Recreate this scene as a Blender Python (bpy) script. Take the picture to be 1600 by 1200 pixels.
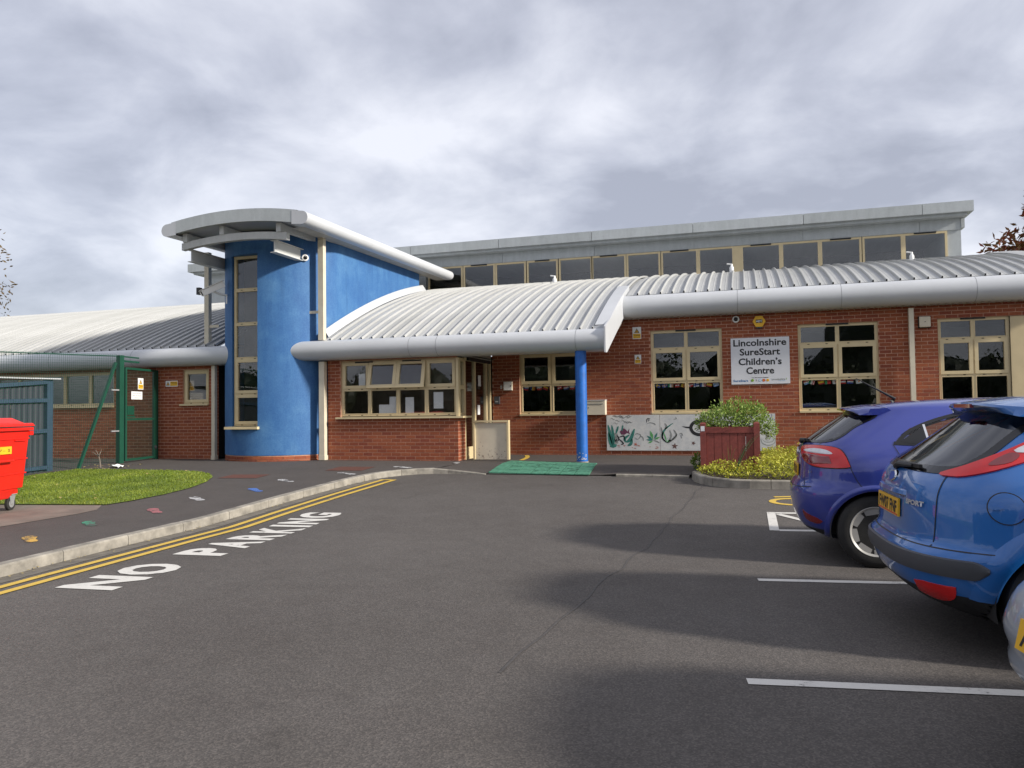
import bpy, bmesh, math, random
from mathutils import Vector, Matrix

for _o in list(bpy.data.objects):
    bpy.data.objects.remove(_o)
random.seed(7)
SC = bpy.context.scene
COL = SC.collection
R = math.radians
PI = math.pi

# ------------------------------------------------------------------ camera
EYE = 1.40
PHI, PITCH, ROLL, FPX = 0.296122537, 0.0338346192, -0.0134150066, 1190.0

def camera_axes():
    up = Vector((0, -math.cos(PITCH), math.sin(PITCH)))
    fw = Vector((0, math.sin(PITCH), math.cos(PITCH)))
    rt = Vector((1, 0, 0))
    X = math.cos(PHI) * rt - math.sin(PHI) * fw
    Y = math.sin(PHI) * rt + math.cos(PHI) * fw
    c, s = math.cos(ROLL), math.sin(ROLL)
    M = Matrix(((c, -s, 0), (s, c, 0), (0, 0, 1)))
    return M @ X, M @ Y, M @ up

_X, _Y, _U = camera_axes()
cam_data = bpy.data.cameras.new('camera')
cam = bpy.data.objects.new('camera', cam_data)
COL.objects.link(cam)
W3 = Matrix((_X, _Y, _U))
rm = Matrix((W3.col[0], -Vector(W3.col[1]), -Vector(W3.col[2]))).transposed()
cam.matrix_world = Matrix.Translation((0, 0, EYE)) @ rm.to_4x4()
cam_data.sensor_fit = 'HORIZONTAL'
cam_data.sensor_width = 36.0
cam_data.lens = 36.0 * FPX / 1600.0
cam_data.clip_start = 0.05
cam_data.clip_end = 2000
SC.camera = cam

# ------------------------------------------------------------------ light
SUN_EL, SUN_AZ = R(25), R(81.5)      # azimuth measured from -Y towards +X
to_sun = Vector((math.sin(SUN_AZ) * math.cos(SUN_EL), -math.cos(SUN_AZ) * math.cos(SUN_EL), math.sin(SUN_EL)))
sd = bpy.data.lights.new('sun', 'SUN')
sd.energy = 2.9
sd.angle = R(4.5)
sd.color = (1.0, 0.94, 0.85)
sun = bpy.data.objects.new('sun', sd)
COL.objects.link(sun)
sun.location = (20, -10, 30)
sun.rotation_euler = to_sun.to_track_quat('Z', 'Y').to_euler()

SC.view_settings.view_transform = 'Standard'
SC.view_settings.look = 'None'
SC.view_settings.gamma = 1
SC.view_settings.use_curve_mapping = False
SC.view_settings.exposure = 1.04

world = bpy.data.worlds.new('World')
SC.world = world
world.use_nodes = True
wn, wl = world.node_tree.nodes, world.node_tree.links
for n in list(wn):
    wn.remove(n)
w_out = wn.new('ShaderNodeOutputWorld')
w_bg = wn.new('ShaderNodeBackground')
w_bg.inputs['Strength'].default_value = 0.108
sky = wn.new('ShaderNodeTexSky')
sky.sky_type = 'NISHITA'
sky.sun_disc = False
sky.sun_elevation = SUN_EL
sky.sun_rotation = math.atan2(to_sun.x, to_sun.y)
tc = wn.new('ShaderNodeTexCoord')
sep = wn.new('ShaderNodeSeparateXYZ')
wl.new(tc.outputs['Generated'], sep.inputs[0])
def wmath(op, a, b=None, c=None):
    m = wn.new('ShaderNodeMath'); m.operation = op
    for i, v in enumerate((a, b, c)):
        if v is None: continue
        if isinstance(v, (int, float)): m.inputs[i].default_value = v
        else: wl.new(v, m.inputs[i])
    return m.outputs[0]
zc = wmath('ADD', wmath('MAXIMUM', sep.outputs[2], 0.0), 0.30)
px_ = wmath('DIVIDE', sep.outputs[0], zc)
py_ = wmath('DIVIDE', sep.outputs[1], zc)
cmb = wn.new('ShaderNodeCombineXYZ')
wl.new(px_, cmb.inputs[0]); wl.new(py_, cmb.inputs[1])
def wnoise(scale, detail, rough, dist, off):
    mp = wn.new('ShaderNodeMapping'); mp.inputs['Location'].default_value = off
    wl.new(cmb.outputs[0], mp.inputs['Vector'])
    nz = wn.new('ShaderNodeTexNoise')
    nz.inputs['Scale'].default_value = scale; nz.inputs['Detail'].default_value = detail
    nz.inputs['Roughness'].default_value = rough; nz.inputs['Distortion'].default_value = dist
    wl.new(mp.outputs[0], nz.inputs['Vector'])
    return nz.outputs[0]
n1 = wnoise(1.15, 8, 0.50, 0.35, (2.2, 4.1, 7.7))
n2 = wnoise(3.2, 7, 0.55, 0.3, (7.3, 2.2, 1.4))
nmix = wmath('ADD', wmath('MULTIPLY', n1, 0.62), wmath('MULTIPLY', n2, 0.38))
ramp = wn.new('ShaderNodeValToRGB')
wl.new(nmix, ramp.inputs[0])
cr = ramp.color_ramp
cr.elements[0].position = 0.40; cr.elements[0].color = (2.0, 2.08, 2.48, 1)
cr.elements[1].position = 0.60; cr.elements[1].color = (4.25, 4.3, 4.65, 1)
e = cr.elements.new(0.47); e.color = (2.65, 2.74, 3.18, 1)
e = cr.elements.new(0.54); e.color = (3.5, 3.58, 3.98, 1)
mixw = wn.new('ShaderNodeMix'); mixw.data_type = 'RGBA'
mixw.inputs[0].default_value = 0.90
wl.new(sky.outputs[0], mixw.inputs[6]); wl.new(ramp.outputs[0], mixw.inputs[7])
wl.new(mixw.outputs[2], w_bg.inputs['Color'])
wl.new(w_bg.outputs[0], w_out.inputs['Surface'])

# ------------------------------------------------------------------ ground heights
def ramp01(y):
    return min(max((y - 8.0) / 5.5, 0.0), 1.0)
def road_z(y):
    return 0.24 * ramp01(y)
def pave_z(y):
    return 0.10 + 0.24 * ramp01(y)

# ------------------------------------------------------------------ mesh helper
class MB:
    def __init__(self):
        self.v, self.f, self.m, self.sm = [], [], [], []
    def vert(self, p):
        self.v.append((p[0], p[1], p[2])); return len(self.v) - 1
    def face(self, idx, mi=0, smooth=False):
        self.f.append(tuple(idx)); self.m.append(mi); self.sm.append(smooth)
    def poly(self, pts, mi=0, smooth=False):
        self.face([self.vert(p) for p in pts], mi, smooth)
    def box(self, a, b, mi=0):
        x0, y0, z0 = a; x1, y1, z1 = b
        i = [self.vert(p) for p in ((x0,y0,z0),(x1,y0,z0),(x1,y1,z0),(x0,y1,z0),(x0,y0,z1),(x1,y0,z1),(x1,y1,z1),(x0,y1,z1))]
        for q in ((0,3,2,1),(4,5,6,7),(0,1,5,4),(1,2,6,5),(2,3,7,6),(3,0,4,7)):
            self.face([i[k] for k in q], mi)
        return self
    def obox(self, o, ux, uy, uz, mi=0):
        """box from corner o with edge vectors ux, uy, uz"""
        o, ux, uy, uz = Vector(o), Vector(ux), Vector(uy), Vector(uz)
        i = [self.vert(p) for p in (o, o+ux, o+ux+uy, o+uy, o+uz, o+ux+uz, o+ux+uy+uz, o+uy+uz)]
        fl = ux.cross(uy).dot(uz) < 0
        for q in ((0,3,2,1),(4,5,6,7),(0,1,5,4),(1,2,6,5),(2,3,7,6),(3,0,4,7)):
            q = [i[k] for k in q]
            self.face(q[::-1] if fl else q, mi)
        return self
    def bar(self, p, q, w, h=None, mi=0, up=(0, 0, 1)):
        """rectangular bar from p to q"""
        h = w if h is None else h
        p, q = Vector(p), Vector(q)
        d = (q - p).normalized()
        u = Vector(up)
        s = d.cross(u)
        if s.length < 1e-4: s = d.cross(Vector((1, 0, 0)))
        s.normalize(); u = s.cross(d).normalized()
        return self.obox(p - s*w/2 - u*h/2, s*w, q - p, u*h, mi)
    def tube(self, pts, rad, n=10, mi=0, cap=True, smooth=True):
        pts = [Vector(p) for p in pts]
        rads = rad if isinstance(rad, (list, tuple)) else [rad]*len(pts)
        rings = []
        ref = Vector((0.13, 0.27, 0.95))
        for k, p in enumerate(pts):
            a = pts[max(k-1, 0)]; b = pts[min(k+1, len(pts)-1)]
            d = (b - a).normalized()
            s = d.cross(ref)
            if s.length < 1e-3: s = d.cross(Vector((1, 0, 0)))
            s.normalize(); t = s.cross(d)
            rings.append([self.vert(p + (s*math.cos(2*PI*j/n) + t*math.sin(2*PI*j/n))*rads[k]) for j in range(n)])
        for k in range(len(rings)-1):
            for j in range(n):
                self.face((rings[k][j], rings[k][(j+1) % n], rings[k+1][(j+1) % n], rings[k+1][j]), mi, smooth)
        if cap:
            self.face(rings[0][::-1], mi); self.face(rings[-1], mi)
        return self
    def lathe(self, o, axis, prof, n=24, mi=0, smooth=True, cap=True):
        """prof: (distance along axis, radius)"""
        o, ax = Vector(o), Vector(axis).normalized()
        s = ax.orthogonal().normalized(); t = ax.cross(s)
        rings = []
        for a, r in prof:
            rings.append([self.vert(o + ax*a + (s*math.cos(2*PI*j/n) + t*math.sin(2*PI*j/n))*r) for j in range(n)])
        for k in range(len(rings)-1):
            for j in range(n):
                self.face((rings[k][j], rings[k][(j+1) % n], rings[k+1][(j+1) % n], rings[k+1][j]), mi, smooth)
        if cap:
            self.face(rings[0][::-1], mi); self.face(rings[-1], mi)
        return self
    def grid(self, rows, mi=0, smooth=True, flip=False, closed=False):
        ids = [[self.vert(p) for p in r] for r in rows]
        for a in range(len(ids)-1):
            n = len(ids[a])
            for b in range(n if closed else n-1):
                q = (ids[a][b], ids[a][(b+1) % n], ids[a+1][(b+1) % n], ids[a+1][b])
                self.face(q[::-1] if flip else q, mi, smooth)
        return ids
    def prism(self, poly2, fn, d0, d1, mi=0):
        """extrude a 2d polygon; fn(u, v, d) gives the 3d point"""
        a = [self.vert(fn(u, v, d0)) for u, v in poly2]
        b = [self.vert(fn(u, v, d1)) for u, v in poly2]
        n = len(a)
        self.face(a[::-1], mi); self.face(b, mi)
        for k in range(n):
            self.face((a[k], a[(k+1) % n], b[(k+1) % n], b[k]), mi)
        return self
    def mesh(self, name, mats, sharp=35, recalc=False):
        me = bpy.data.meshes.new(name)
        me.from_pydata(self.v, [], self.f)
        for m in (mats if isinstance(mats, (list, tuple)) else [mats]):
            me.materials.append(m)
        me.polygons.foreach_set('material_index', self.m)
        me.polygons.foreach_set('use_smooth', self.sm)
        if recalc:
            bm = bmesh.new(); bm.from_mesh(me)
            bmesh.ops.recalc_face_normals(bm, faces=bm.faces)
            bm.to_mesh(me); bm.free()
        if any(self.sm):
            me.set_sharp_from_angle(angle=R(sharp))
        me.update()
        return me
    def build(self, name, mats, parent=None, sharp=35, recalc=False):
        return place(name, self.mesh(name, mats, sharp, recalc), parent)

def place(name, me, parent=None):
    """link a mesh; its vertices are in world space when parent is not a 'local' root"""
    o = bpy.data.objects.new(name, me)
    COL.objects.link(o)
    adopt(o, parent)
    return o
def adopt(o, parent):
    if parent is None: return
    o.parent = parent
    r = parent
    while r.parent: r = r.parent
    if parent is r and not r.get('_local') and r.type == 'EMPTY':
        o.matrix_parent_inverse = Matrix.Translation(-r.location)
def thing(name, label, cat, loc=(0, 0, 0), rz=0, group=None, local=False):
    o = bpy.data.objects.new(name, None)
    o.empty_display_size = 0.2
    COL.objects.link(o)
    o.location = loc; o.rotation_euler = (0, 0, rz)
    o['label'] = label; o['category'] = cat
    if group: o['group'] = group
    if local: o['_local'] = 1
    return o
def tag(o, label=None, cat=None, group=None, kind=None):
    if label: o['label'] = label
    if cat: o['category'] = cat
    if group: o['group'] = group
    if kind: o['kind'] = kind
    return o
def clone(o, parent, loc=None):
    c = o.copy(); COL.objects.link(c); c.parent = parent
    if loc is not None: c.location = loc
    return c

# ------------------------------------------------------------------ materials
class NT:
    def __init__(self, name):
        self.m = bpy.data.materials.new(name); self.m.use_nodes = True
        self.t = self.m.node_tree
        self.b = self.t.nodes['Principled BSDF']
        self.out = self.t.nodes['Material Output']
    def n(self, typ, **kw):
        nd = self.t.nodes.new(typ)
        for k, v in kw.items():
            if k in nd.inputs.keys(): nd.inputs[k].default_value = v
            else: setattr(nd, k, v)
        return nd
    def l(self, a, b): self.t.links.new(a, b)
    def coord(self, kind='Object', scale=(1, 1, 1)):
        tcn = self.n('ShaderNodeTexCoord')
        mp = self.n('ShaderNodeMapping'); mp.inputs['Scale'].default_value = scale
        self.l(tcn.outputs[kind], mp.inputs['Vector'])
        return mp.outputs[0]
    def noise(self, vec, scale, detail=4, rough=0.55):
        nz = self.n('ShaderNodeTexNoise', Scale=scale, Detail=detail, Roughness=rough)
        self.l(vec, nz.inputs['Vector'])
        return nz.outputs[0]
    def ramp(self, fac, stops):
        rp = self.n('ShaderNodeValToRGB')
        els = rp.color_ramp.elements
        els[0].position, els[0].color = stops[0][0], (*stops[0][1], 1)
        els[1].position, els[1].color = stops[-1][0], (*stops[-1][1], 1)
        for p, c in stops[1:-1]:
            e = els.new(p); e.color = (*c, 1)
        self.l(fac, rp.inputs[0])
        return rp.outputs[0]
    def mix(self, fac, a, b, blend='MIX'):
        mx = self.n('ShaderNodeMix'); mx.data_type = 'RGBA'; mx.blend_type = blend
        for s, v in ((0, fac), (6, a), (7, b)):
            if isinstance(v, (int, float)): mx.inputs[s].default_value = v
            elif isinstance(v, tuple): mx.inputs[s].default_value = (*v[:3], 1)
            else: self.l(v, mx.inputs[s])
        return mx.outputs[2]
    def bump(self, h, strength=0.3, dist=0.01):
        bp = self.n('ShaderNodeBump', Strength=strength, Distance=dist)
        self.l(h, bp.inputs['Height']); self.l(bp.outputs[0], self.b.inputs['Normal'])

def simple(name, col, rough=0.5, metal=0.0, var=0.12, scale=6.0, bump=0.0, bscale=80, coat=0.0, spec=0.5, coord='Object'):
    k = NT(name)
    v = k.coord(coord)
    f = k.noise(v, scale, 5, 0.6)
    a = tuple(c*(1-var) for c in col); b = tuple(min(c*(1+var), 1) for c in col)
    k.l(k.ramp(f, [(0.3, a), (0.7, b)]), k.b.inputs['Base Color'])
    k.b.inputs['Roughness'].default_value = rough
    k.b.inputs['Metallic'].default_value = metal
    k.b.inputs['Coat Weight'].default_value = coat
    k.b.inputs['Coat Roughness'].default_value = 0.04
    k.b.inputs['Specular IOR Level'].default_value = spec
    if bump: k.bump(k.noise(v, bscale, 4, 0.6), bump, 0.004)
    return k.m

def m_asphalt(name, c0, c1, speck, patch=0.0):
    k = NT(name); v = k.coord()
    big = k.noise(v, 0.35, 5, 0.6); mid = k.noise(v, 3.0, 5, 0.65); fine = k.noise(v, 90, 3, 0.7)
    base = k.ramp(big, [(0.3, c0), (0.7, c1)])
    base = k.mix(0.35, base, k.ramp(mid, [(0.35, c0), (0.65, c1)]))
    vo = k.n('ShaderNodeTexVoronoi', Scale=115.0); k.l(v, vo.inputs['Vector'])
    st = k.noise(k.coord('Object', (1, 0.55, 1)), 1.1, 6, 0.7)
    base = k.mix(k.mix(1.0, k.ramp(st, [(0.60, (0, 0, 0)), (0.72, (1, 1, 1))]), (0.42, 0.42, 0.42), 'MULTIPLY'), base, tuple(c*0.55 for c in c0))
    wn_ = k.noise(v, 0.16, 3, 0.5)
    base = k.mix(k.mix(1.0, k.ramp(wn_, [(0.5, (0, 0, 0)), (0.68, (1, 1, 1))]), (0.35, 0.35, 0.35), 'MULTIPLY'), base, tuple(c*1.3 for c in c1))
    sp = k.ramp(vo.outputs['Color'], [(0.2, (0.55, 0.55, 0.55)), (0.62, (1.0, 1.0, 1.0)), (0.8, (1.45, 1.42, 1.38))])
    base = k.mix(speck, base, k.mix(1.0, base, sp, 'MULTIPLY'))
    fl = k.ramp(fine, [(0.70, (0, 0, 0)), (0.78, (1, 1, 1))])
    base = k.mix(k.mix(1.0, fl, (0.3, 0.3, 0.3), 'MULTIPLY'), base, (0.32, 0.30, 0.28))
    k.l(base, k.b.inputs['Base Color'])
    k.b.inputs['Roughness'].default_value = 0.82
    k.b.inputs['Specular IOR Level'].default_value = 0.35
    k.bump(vo.outputs['Distance'], 0.35, 0.004)
    return k.m

def m_paintmark(name, col, wear, under=(0.07, 0.066, 0.062)):
    k = NT(name); v = k.coord()
    f = k.noise(v, 38, 6, 0.75); g = k.noise(v, 5, 4, 0.6)
    h = k.n('ShaderNodeMath', operation='ADD'); k.l(f, h.inputs[0]); k.l(g, h.inputs[1])
    c = k.ramp(h.outputs[0], [(max(wear - 0.06, 0), under), (wear, tuple(x*0.85 for x in col)), (min(wear + 0.35, 1), col)])
    k.l(c, k.b.inputs['Base Color']); k.b.inputs['Roughness'].default_value = 0.7
    k.bump(k.noise(v, 70, 3), 0.4, 0.004)
    return k.m

def m_brick(name):
    k = NT(name); v = k.coord()
    at = k.n('ShaderNodeVertexColor'); at.layer_name = 'tint'
    f = k.noise(v, 45, 5, 0.7); g = k.noise(v, 0.8, 4, 0.6)
    c = k.mix(1.0, at.outputs[0], k.ramp(f, [(0.25, (0.72, 0.72, 0.72)), (0.7, (1.18, 1.16, 1.14))]), 'MULTIPLY')
    c = k.mix(1.0, c, k.ramp(g, [(0.3, (0.86, 0.86, 0.88)), (0.7, (1.1, 1.08, 1.06))]), 'MULTIPLY')
    k.l(c, k.b.inputs['Base Color']); k.b.inputs['Roughness'].default_value = 0.85
    k.bump(f, 0.35, 0.004)
    return k.m

def m_glass(name, tint=(0.98, 0.99, 0.99), extra=0.07, rough=0.01, mul=0.9):
    k = NT(name)
    tr = k.n('ShaderNodeBsdfTransparent'); tr.inputs['Color'].default_value = (*tint, 1)
    gl = k.n('ShaderNodeBsdfGlossy', Roughness=rough)
    lw = k.n('ShaderNodeLayerWeight', Blend=0.5)
    fr = k.n('ShaderNodeMath', operation='POWER'); k.l(lw.outputs['Facing'], fr.inputs[0]); fr.inputs[1].default_value = 4.5
    ad = k.n('ShaderNodeMath', operation='ADD'); ad.use_clamp = True
    mu = k.n('ShaderNodeMath', operation='MULTIPLY'); mu.inputs[1].default_value = mul
    k.l(fr.outputs[0], mu.inputs[0]); k.l(mu.outputs[0], ad.inputs[0]); ad.inputs[1].default_value = extra
    vz = k.noise(k.coord(), 1.3, 2, 0.5)
    bp = k.n('ShaderNodeBump', Strength=0.012, Distance=0.05); k.l(vz, bp.inputs['Height'])
    k.l(bp.outputs[0], gl.inputs['Normal'])
    mx = k.n('ShaderNodeMixShader')
    k.l(ad.outputs[0], mx.inputs[0]); k.l(tr.outputs[0], mx.inputs[1]); k.l(gl.outputs[0], mx.inputs[2])
    k.l(mx.outputs[0], k.out.inputs['Surface'])
    return k.m

def m_leaf(name, cols, trans=0.25, scale=5.0):
    k = NT(name); v = k.coord('Object')
    oi = k.n('ShaderNodeVertexColor'); oi.layer_name = 'tint'
    f = k.noise(v, scale, 3, 0.6)
    c = k.ramp(oi.outputs[0], [(i/(len(cols)-1), c_) for i, c_ in enumerate(cols)])
    c = k.mix(1.0, c, k.ramp(f, [(0.3, (0.8, 0.8, 0.8)), (0.7, (1.15, 1.15, 1.15))]), 'MULTIPLY')
    k.l(c, k.b.inputs['Base Color']); k.b.inputs['Roughness'].default_value = 0.55
    tl = k.n('ShaderNodeBsdfTranslucent'); k.l(c, tl.inputs['Color'])
    mx = k.n('ShaderNodeMixShader'); mx.inputs[0].default_value = trans
    k.l(k.b.outputs[0], mx.inputs[1]); k.l(tl.outputs[0], mx.inputs[2]); k.l(mx.outputs[0], k.out.inputs['Surface'])
    return k.m

def m_bluerender(name):
    k = NT(name); v = k.coord()
    f = k.noise(v, 1.5, 6, 0.62); g = k.noise(k.coord('Object', (1, 1, 0.25)), 4.5, 5, 0.7); h = k.noise(v, 34, 4, 0.7)
    c = k.ramp(f, [(0.33, (0.018, 0.090, 0.27)), (0.52, (0.026, 0.120, 0.32)), (0.72, (0.075, 0.205, 0.40))])
    c = k.mix(0.3, c, k.ramp(g, [(0.35, (0.015, 0.078, 0.24)), (0.7, (0.09, 0.23, 0.42))]))
    c = k.mix(0.25, c, k.ramp(h, [(0.35, (0.012, 0.068, 0.21)), (0.65, (0.08, 0.21, 0.40))]))
    st = k.noise(k.coord('Object', (1, 1, 0.06)), 7.0, 5, 0.65)
    c = k.mix(k.mix(1.0, k.ramp(st, [(0.55, (0, 0, 0)), (0.72, (1, 1, 1))]), (0.3, 0.3, 0.3), 'MULTIPLY'), c, (0.012, 0.06, 0.17))
    k.l(c, k.b.inputs['Base Color']); k.b.inputs['Roughness'].default_value = 0.7
    k.bump(h, 0.25, 0.006)
    return k.m

def m_roof(name, col, rough=0.42):
    k = NT(name); v = k.coord()
    f = k.noise(k.coord('Object', (3, 0.35, 1)), 2.2, 5, 0.65); g = k.noise(v, 30, 4, 0.7)
    c = k.ramp(f, [(0.3, tuple(x*0.86 for x in col)), (0.7, tuple(min(x*1.06, 1) for x in col))])
    c = k.mix(0.10, c, k.ramp(g, [(0.35, tuple(x*0.5 for x in col)), (0.55, col)]))
    oi = k.n('ShaderNodeObjectInfo')
    c = k.mix(1.0, c, k.ramp(oi.outputs['Random'], [(0.0, (0.90, 0.90, 0.89)), (1.0, (1.04, 1.04, 1.04))]), 'MULTIPLY')
    st = k.noise(k.coord('Object', (9, 0.5, 1)), 3.0, 4, 0.7)
    c = k.mix(k.mix(1.0, k.ramp(st, [(0.58, (0, 0, 0)), (0.75, (1, 1, 1))]), (0.28, 0.28, 0.28), 'MULTIPLY'), c, tuple(x*0.6 for x in col))
    k.l(c, k.b.inputs['Base Color']); k.b.inputs['Roughness'].default_value = rough
    return k.m

def m_carpaint(name, col, metal=0.25, flake=0.06):
    k = NT(name); v = k.coord()
    f = k.noise(v, 2.5, 4, 0.6); g = k.noise(v, 900, 2, 0.6)
    c = k.ramp(f, [(0.3, tuple(x*0.95 for x in col)), (0.7, tuple(x*1.04 for x in col))])
    c = k.mix(flake, c, k.ramp(g, [(0.4, tuple(x*0.5 for x in col)), (0.7, tuple(min(x*2.2 + 0.05, 1) for x in col))]))
    k.l(c, k.b.inputs['Base Color'])
    k.b.inputs['Metallic'].default_value = metal; k.b.inputs['Roughness'].default_value = 0.38
    k.b.inputs['Coat Weight'].default_value = 1.0; k.b.inputs['Coat Roughness'].default_value = 0.03
    k.b.inputs['Coat IOR'].default_value = 1.5
    return k.m

M = {}
M['road'] = m_asphalt('asphalt_road', (0.072, 0.063, 0.057), (0.106, 0.096, 0.089), 0.66)
M['pave'] = m_asphalt('asphalt_pavement', (0.062, 0.054, 0.049), (0.088, 0.077, 0.071), 0.45)
M['concrete'] = simple('concrete_slab', (0.17, 0.14, 0.115), 0.9, var=0.22, scale=3, bump=0.3)
M['kerb'] = simple('concrete_kerb', (0.25, 0.23, 0.195), 0.9, var=0.4, scale=5, bump=0.5, bscale=60)
M['gutterstrip'] = simple('road_edge_concrete', (0.13, 0.115, 0.095), 0.9, var=0.3, scale=7, bump=0.4)
M['soil'] = simple('soil', (0.05, 0.035, 0.022), 0.95, var=0.4, scale=20, bump=0.6)
M['white_mark'] = m_paintmark('white_road_paint', (0.60, 0.58, 0.54), 0.80)
M['yellow_mark'] = m_paintmark('yellow_road_paint', (0.58, 0.39, 0.06), 0.78)
for nm, c in (('green', (0.03, 0.28, 0.16)), ('pink', (0.34, 0.11, 0.12)), ('blue', (0.06, 0.15, 0.45)), ('pale', (0.5, 0.5, 0.5)), ('orange', (0.55, 0.33, 0.06))):
    M['foot_'+nm] = m_paintmark('footprint_paint_'+nm, c, 0.99, (0.06, 0.055, 0.05))
M['brick'] = m_brick('red_brick')
M['mortar'] = simple('mortar', (0.47, 0.265, 0.18), 0.95, var=0.2, scale=14, bump=0.3)
M['cream'] = simple('cream_frame', (0.60, 0.49, 0.29), 0.45, var=0.06, scale=4)
M['cream_pale'] = simple('pale_cream_metal', (0.60, 0.54, 0.42), 0.5, var=0.08, scale=5)
M['glass'] = m_glass('window_glass')
M['blue_wall'] = m_bluerender('blue_render')
M['blue_col'] = simple('blue_column_paint', (0.008, 0.11, 0.42), 0.5, var=0.2, scale=8, bump=0.1, bscale=30)
M['roof'] = m_roof('ribbed_roof_sheet', (0.42, 0.425, 0.42))
M['gutter'] = simple('gutter_metal', (0.50, 0.515, 0.535), 0.36, var=0.05, scale=1.2)
M['fascia'] = m_roof('grey_fascia', (0.44, 0.47, 0.48), 0.45)
M['steel_paint'] = m_roof('painted_steel', (0.55, 0.56, 0.55), 0.5)
M['steel_dark'] = simple('joint_sealant', (0.22, 0.225, 0.23), 0.6, var=0.2)
M['soffit'] = simple('soffit_sheet', (0.38, 0.36, 0.32), 0.7, var=0.15, scale=5)
M['dark'] = simple('dark_plastic', (0.012, 0.012, 0.013), 0.6, var=0.2)
M['black_gloss'] = simple('black_gloss', (0.008, 0.008, 0.009), 0.15, var=0.1)
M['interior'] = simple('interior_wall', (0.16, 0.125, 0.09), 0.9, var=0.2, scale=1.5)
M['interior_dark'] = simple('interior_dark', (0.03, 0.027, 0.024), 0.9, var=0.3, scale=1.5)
M['white'] = simple('white_paint', (0.74, 0.74, 0.73), 0.45, var=0.05, scale=5)
M['sign_white'] = simple('sign_board_white', (0.66, 0.67, 0.70), 0.4, var=0.04, scale=3)
M['paper'] = simple('paper', (0.65, 0.65, 0.66), 0.8, var=0.05)
M['ink'] = simple('black_ink', (0.012, 0.012, 0.014), 0.6, var=0.1)
M['yellow'] = simple('sign_yellow', (0.78, 0.44, 0.02), 0.5, var=0.05)
M['logo_blue'] = simple('logo_blue', (0.01, 0.13, 0.34), 0.5, var=0.05)
M['logo_green'] = simple('logo_green', (0.2, 0.36, 0.03), 0.5, var=0.05)
M['logo_red'] = simple('logo_red', (0.5, 0.06, 0.03), 0.5, var=0.05)
M['logo_sky'] = simple('logo_sky', (0.18, 0.42, 0.62), 0.5, var=0.05)
M['fl_red'] = simple('flag_red', (0.52, 0.03, 0.03), 0.7, var=0.05)
M['fl_blue'] = simple('flag_blue', (0.03, 0.07, 0.32), 0.7, var=0.05)
M['fl_white'] = simple('flag_white', (0.72, 0.72, 0.72), 0.7, var=0.05)
M['fl_yellow'] = simple('flag_yellow', (0.72, 0.5, 0.04), 0.7, var=0.05)
M['fl_green'] = simple('flag_green', (0.03, 0.28, 0.12), 0.7, var=0.05)
M['fl_orange'] = simple('flag_orange', (0.7, 0.22, 0.03), 0.7, var=0.05)
M['fl_sky'] = simple('flag_sky', (0.2, 0.35, 0.65), 0.7, var=0.05)
M['red_bin'] = simple('red_bin_plastic', (0.66, 0.016, 0.008), 0.42, var=0.08, scale=4)
M['galv'] = simple('galvanised_steel', (0.50, 0.51, 0.52), 0.4, metal=0.6, var=0.15, scale=12)
M['rubber'] = simple('rubber', (0.018, 0.017, 0.016), 0.8, var=0.25, scale=12, bump=0.2)
M['green_steel'] = simple('green_fence_paint', (0.006, 0.056, 0.033), 0.45, var=0.12, scale=6)
M['shed_blue'] = simple('blue_shelter_frame', (0.034, 0.062, 0.100), 0.5, var=0.12, scale=6)
M['shed_sheet'] = simple('dark_shelter_sheet', (0.030, 0.036, 0.050), 0.6, var=0.15, scale=5)
M['planter'] = simple('maroon_planter_wood', (0.19, 0.040, 0.032), 0.6, var=0.2, scale=16, bump=0.2, bscale=40)
M['mat'] = simple('green_rubber_mat', (0.06, 0.205, 0.13), 0.8, var=0.3, scale=14, bump=0.3)
M['mat_dark'] = simple('mat_joint', (0.02, 0.06, 0.04), 0.9, var=0.2)
M['teal'] = simple('mural_teal', (0.03, 0.17, 0.14), 0.7, var=0.3, scale=20)
M['mural_green'] = simple('mural_green', (0.10, 0.34, 0.11), 0.7, var=0.3, scale=20)
M['mural_purple'] = simple('mural_purple', (0.12, 0.03, 0.07), 0.7, var=0.3, scale=20)
M['mural_grey'] = simple('mural_grey', (0.22, 0.23, 0.22), 0.7, var=0.4, scale=25)
M['mural_red'] = simple('mural_red', (0.4, 0.12, 0.08), 0.7, var=0.3, scale=20)
M['mural_brown'] = simple('mural_brown', (0.12, 0.06, 0.05), 0.7, var=0.3, scale=20)
def m_mural():
    k = NT('mural_board'); v = k.coord()
    f = k.noise(v, 5, 7, 0.7); g = k.noise(v, 26, 5, 0.8)
    c = k.ramp(f, [(0.3, (0.44, 0.46, 0.47)), (0.6, (0.60, 0.60, 0.58))])
    c = k.mix(k.ramp(g, [(0.60, (0, 0, 0)), (0.70, (0.8, 0.8, 0.8))]), c, (0.26, 0.28, 0.28))
    k.l(c, k.b.inputs['Base Color']); k.b.inputs['Roughness'].default_value = 0.6
    return k.m
M['mural'] = m_mural()
M['bark'] = simple('bark', (0.09, 0.07, 0.05), 0.9, var=0.3, scale=12, bump=0.5)
M['leaf_shrub'] = m_leaf('shrub_leaf', [(0.07, 0.13, 0.015), (0.17, 0.27, 0.035), (0.36, 0.46, 0.11)], 0.25)
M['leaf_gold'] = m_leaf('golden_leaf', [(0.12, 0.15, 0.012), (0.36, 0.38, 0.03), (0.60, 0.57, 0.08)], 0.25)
M['leaf_red'] = m_leaf('autumn_leaf', [(0.10, 0.09, 0.02), (0.20, 0.07, 0.02), (0.24, 0.03, 0.03)], 0.3)
M['leaf_dull'] = m_leaf('dull_leaf', [(0.06, 0.05, 0.02), (0.14, 0.09, 0.04), (0.18, 0.13, 0.06)], 0.25)
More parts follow.
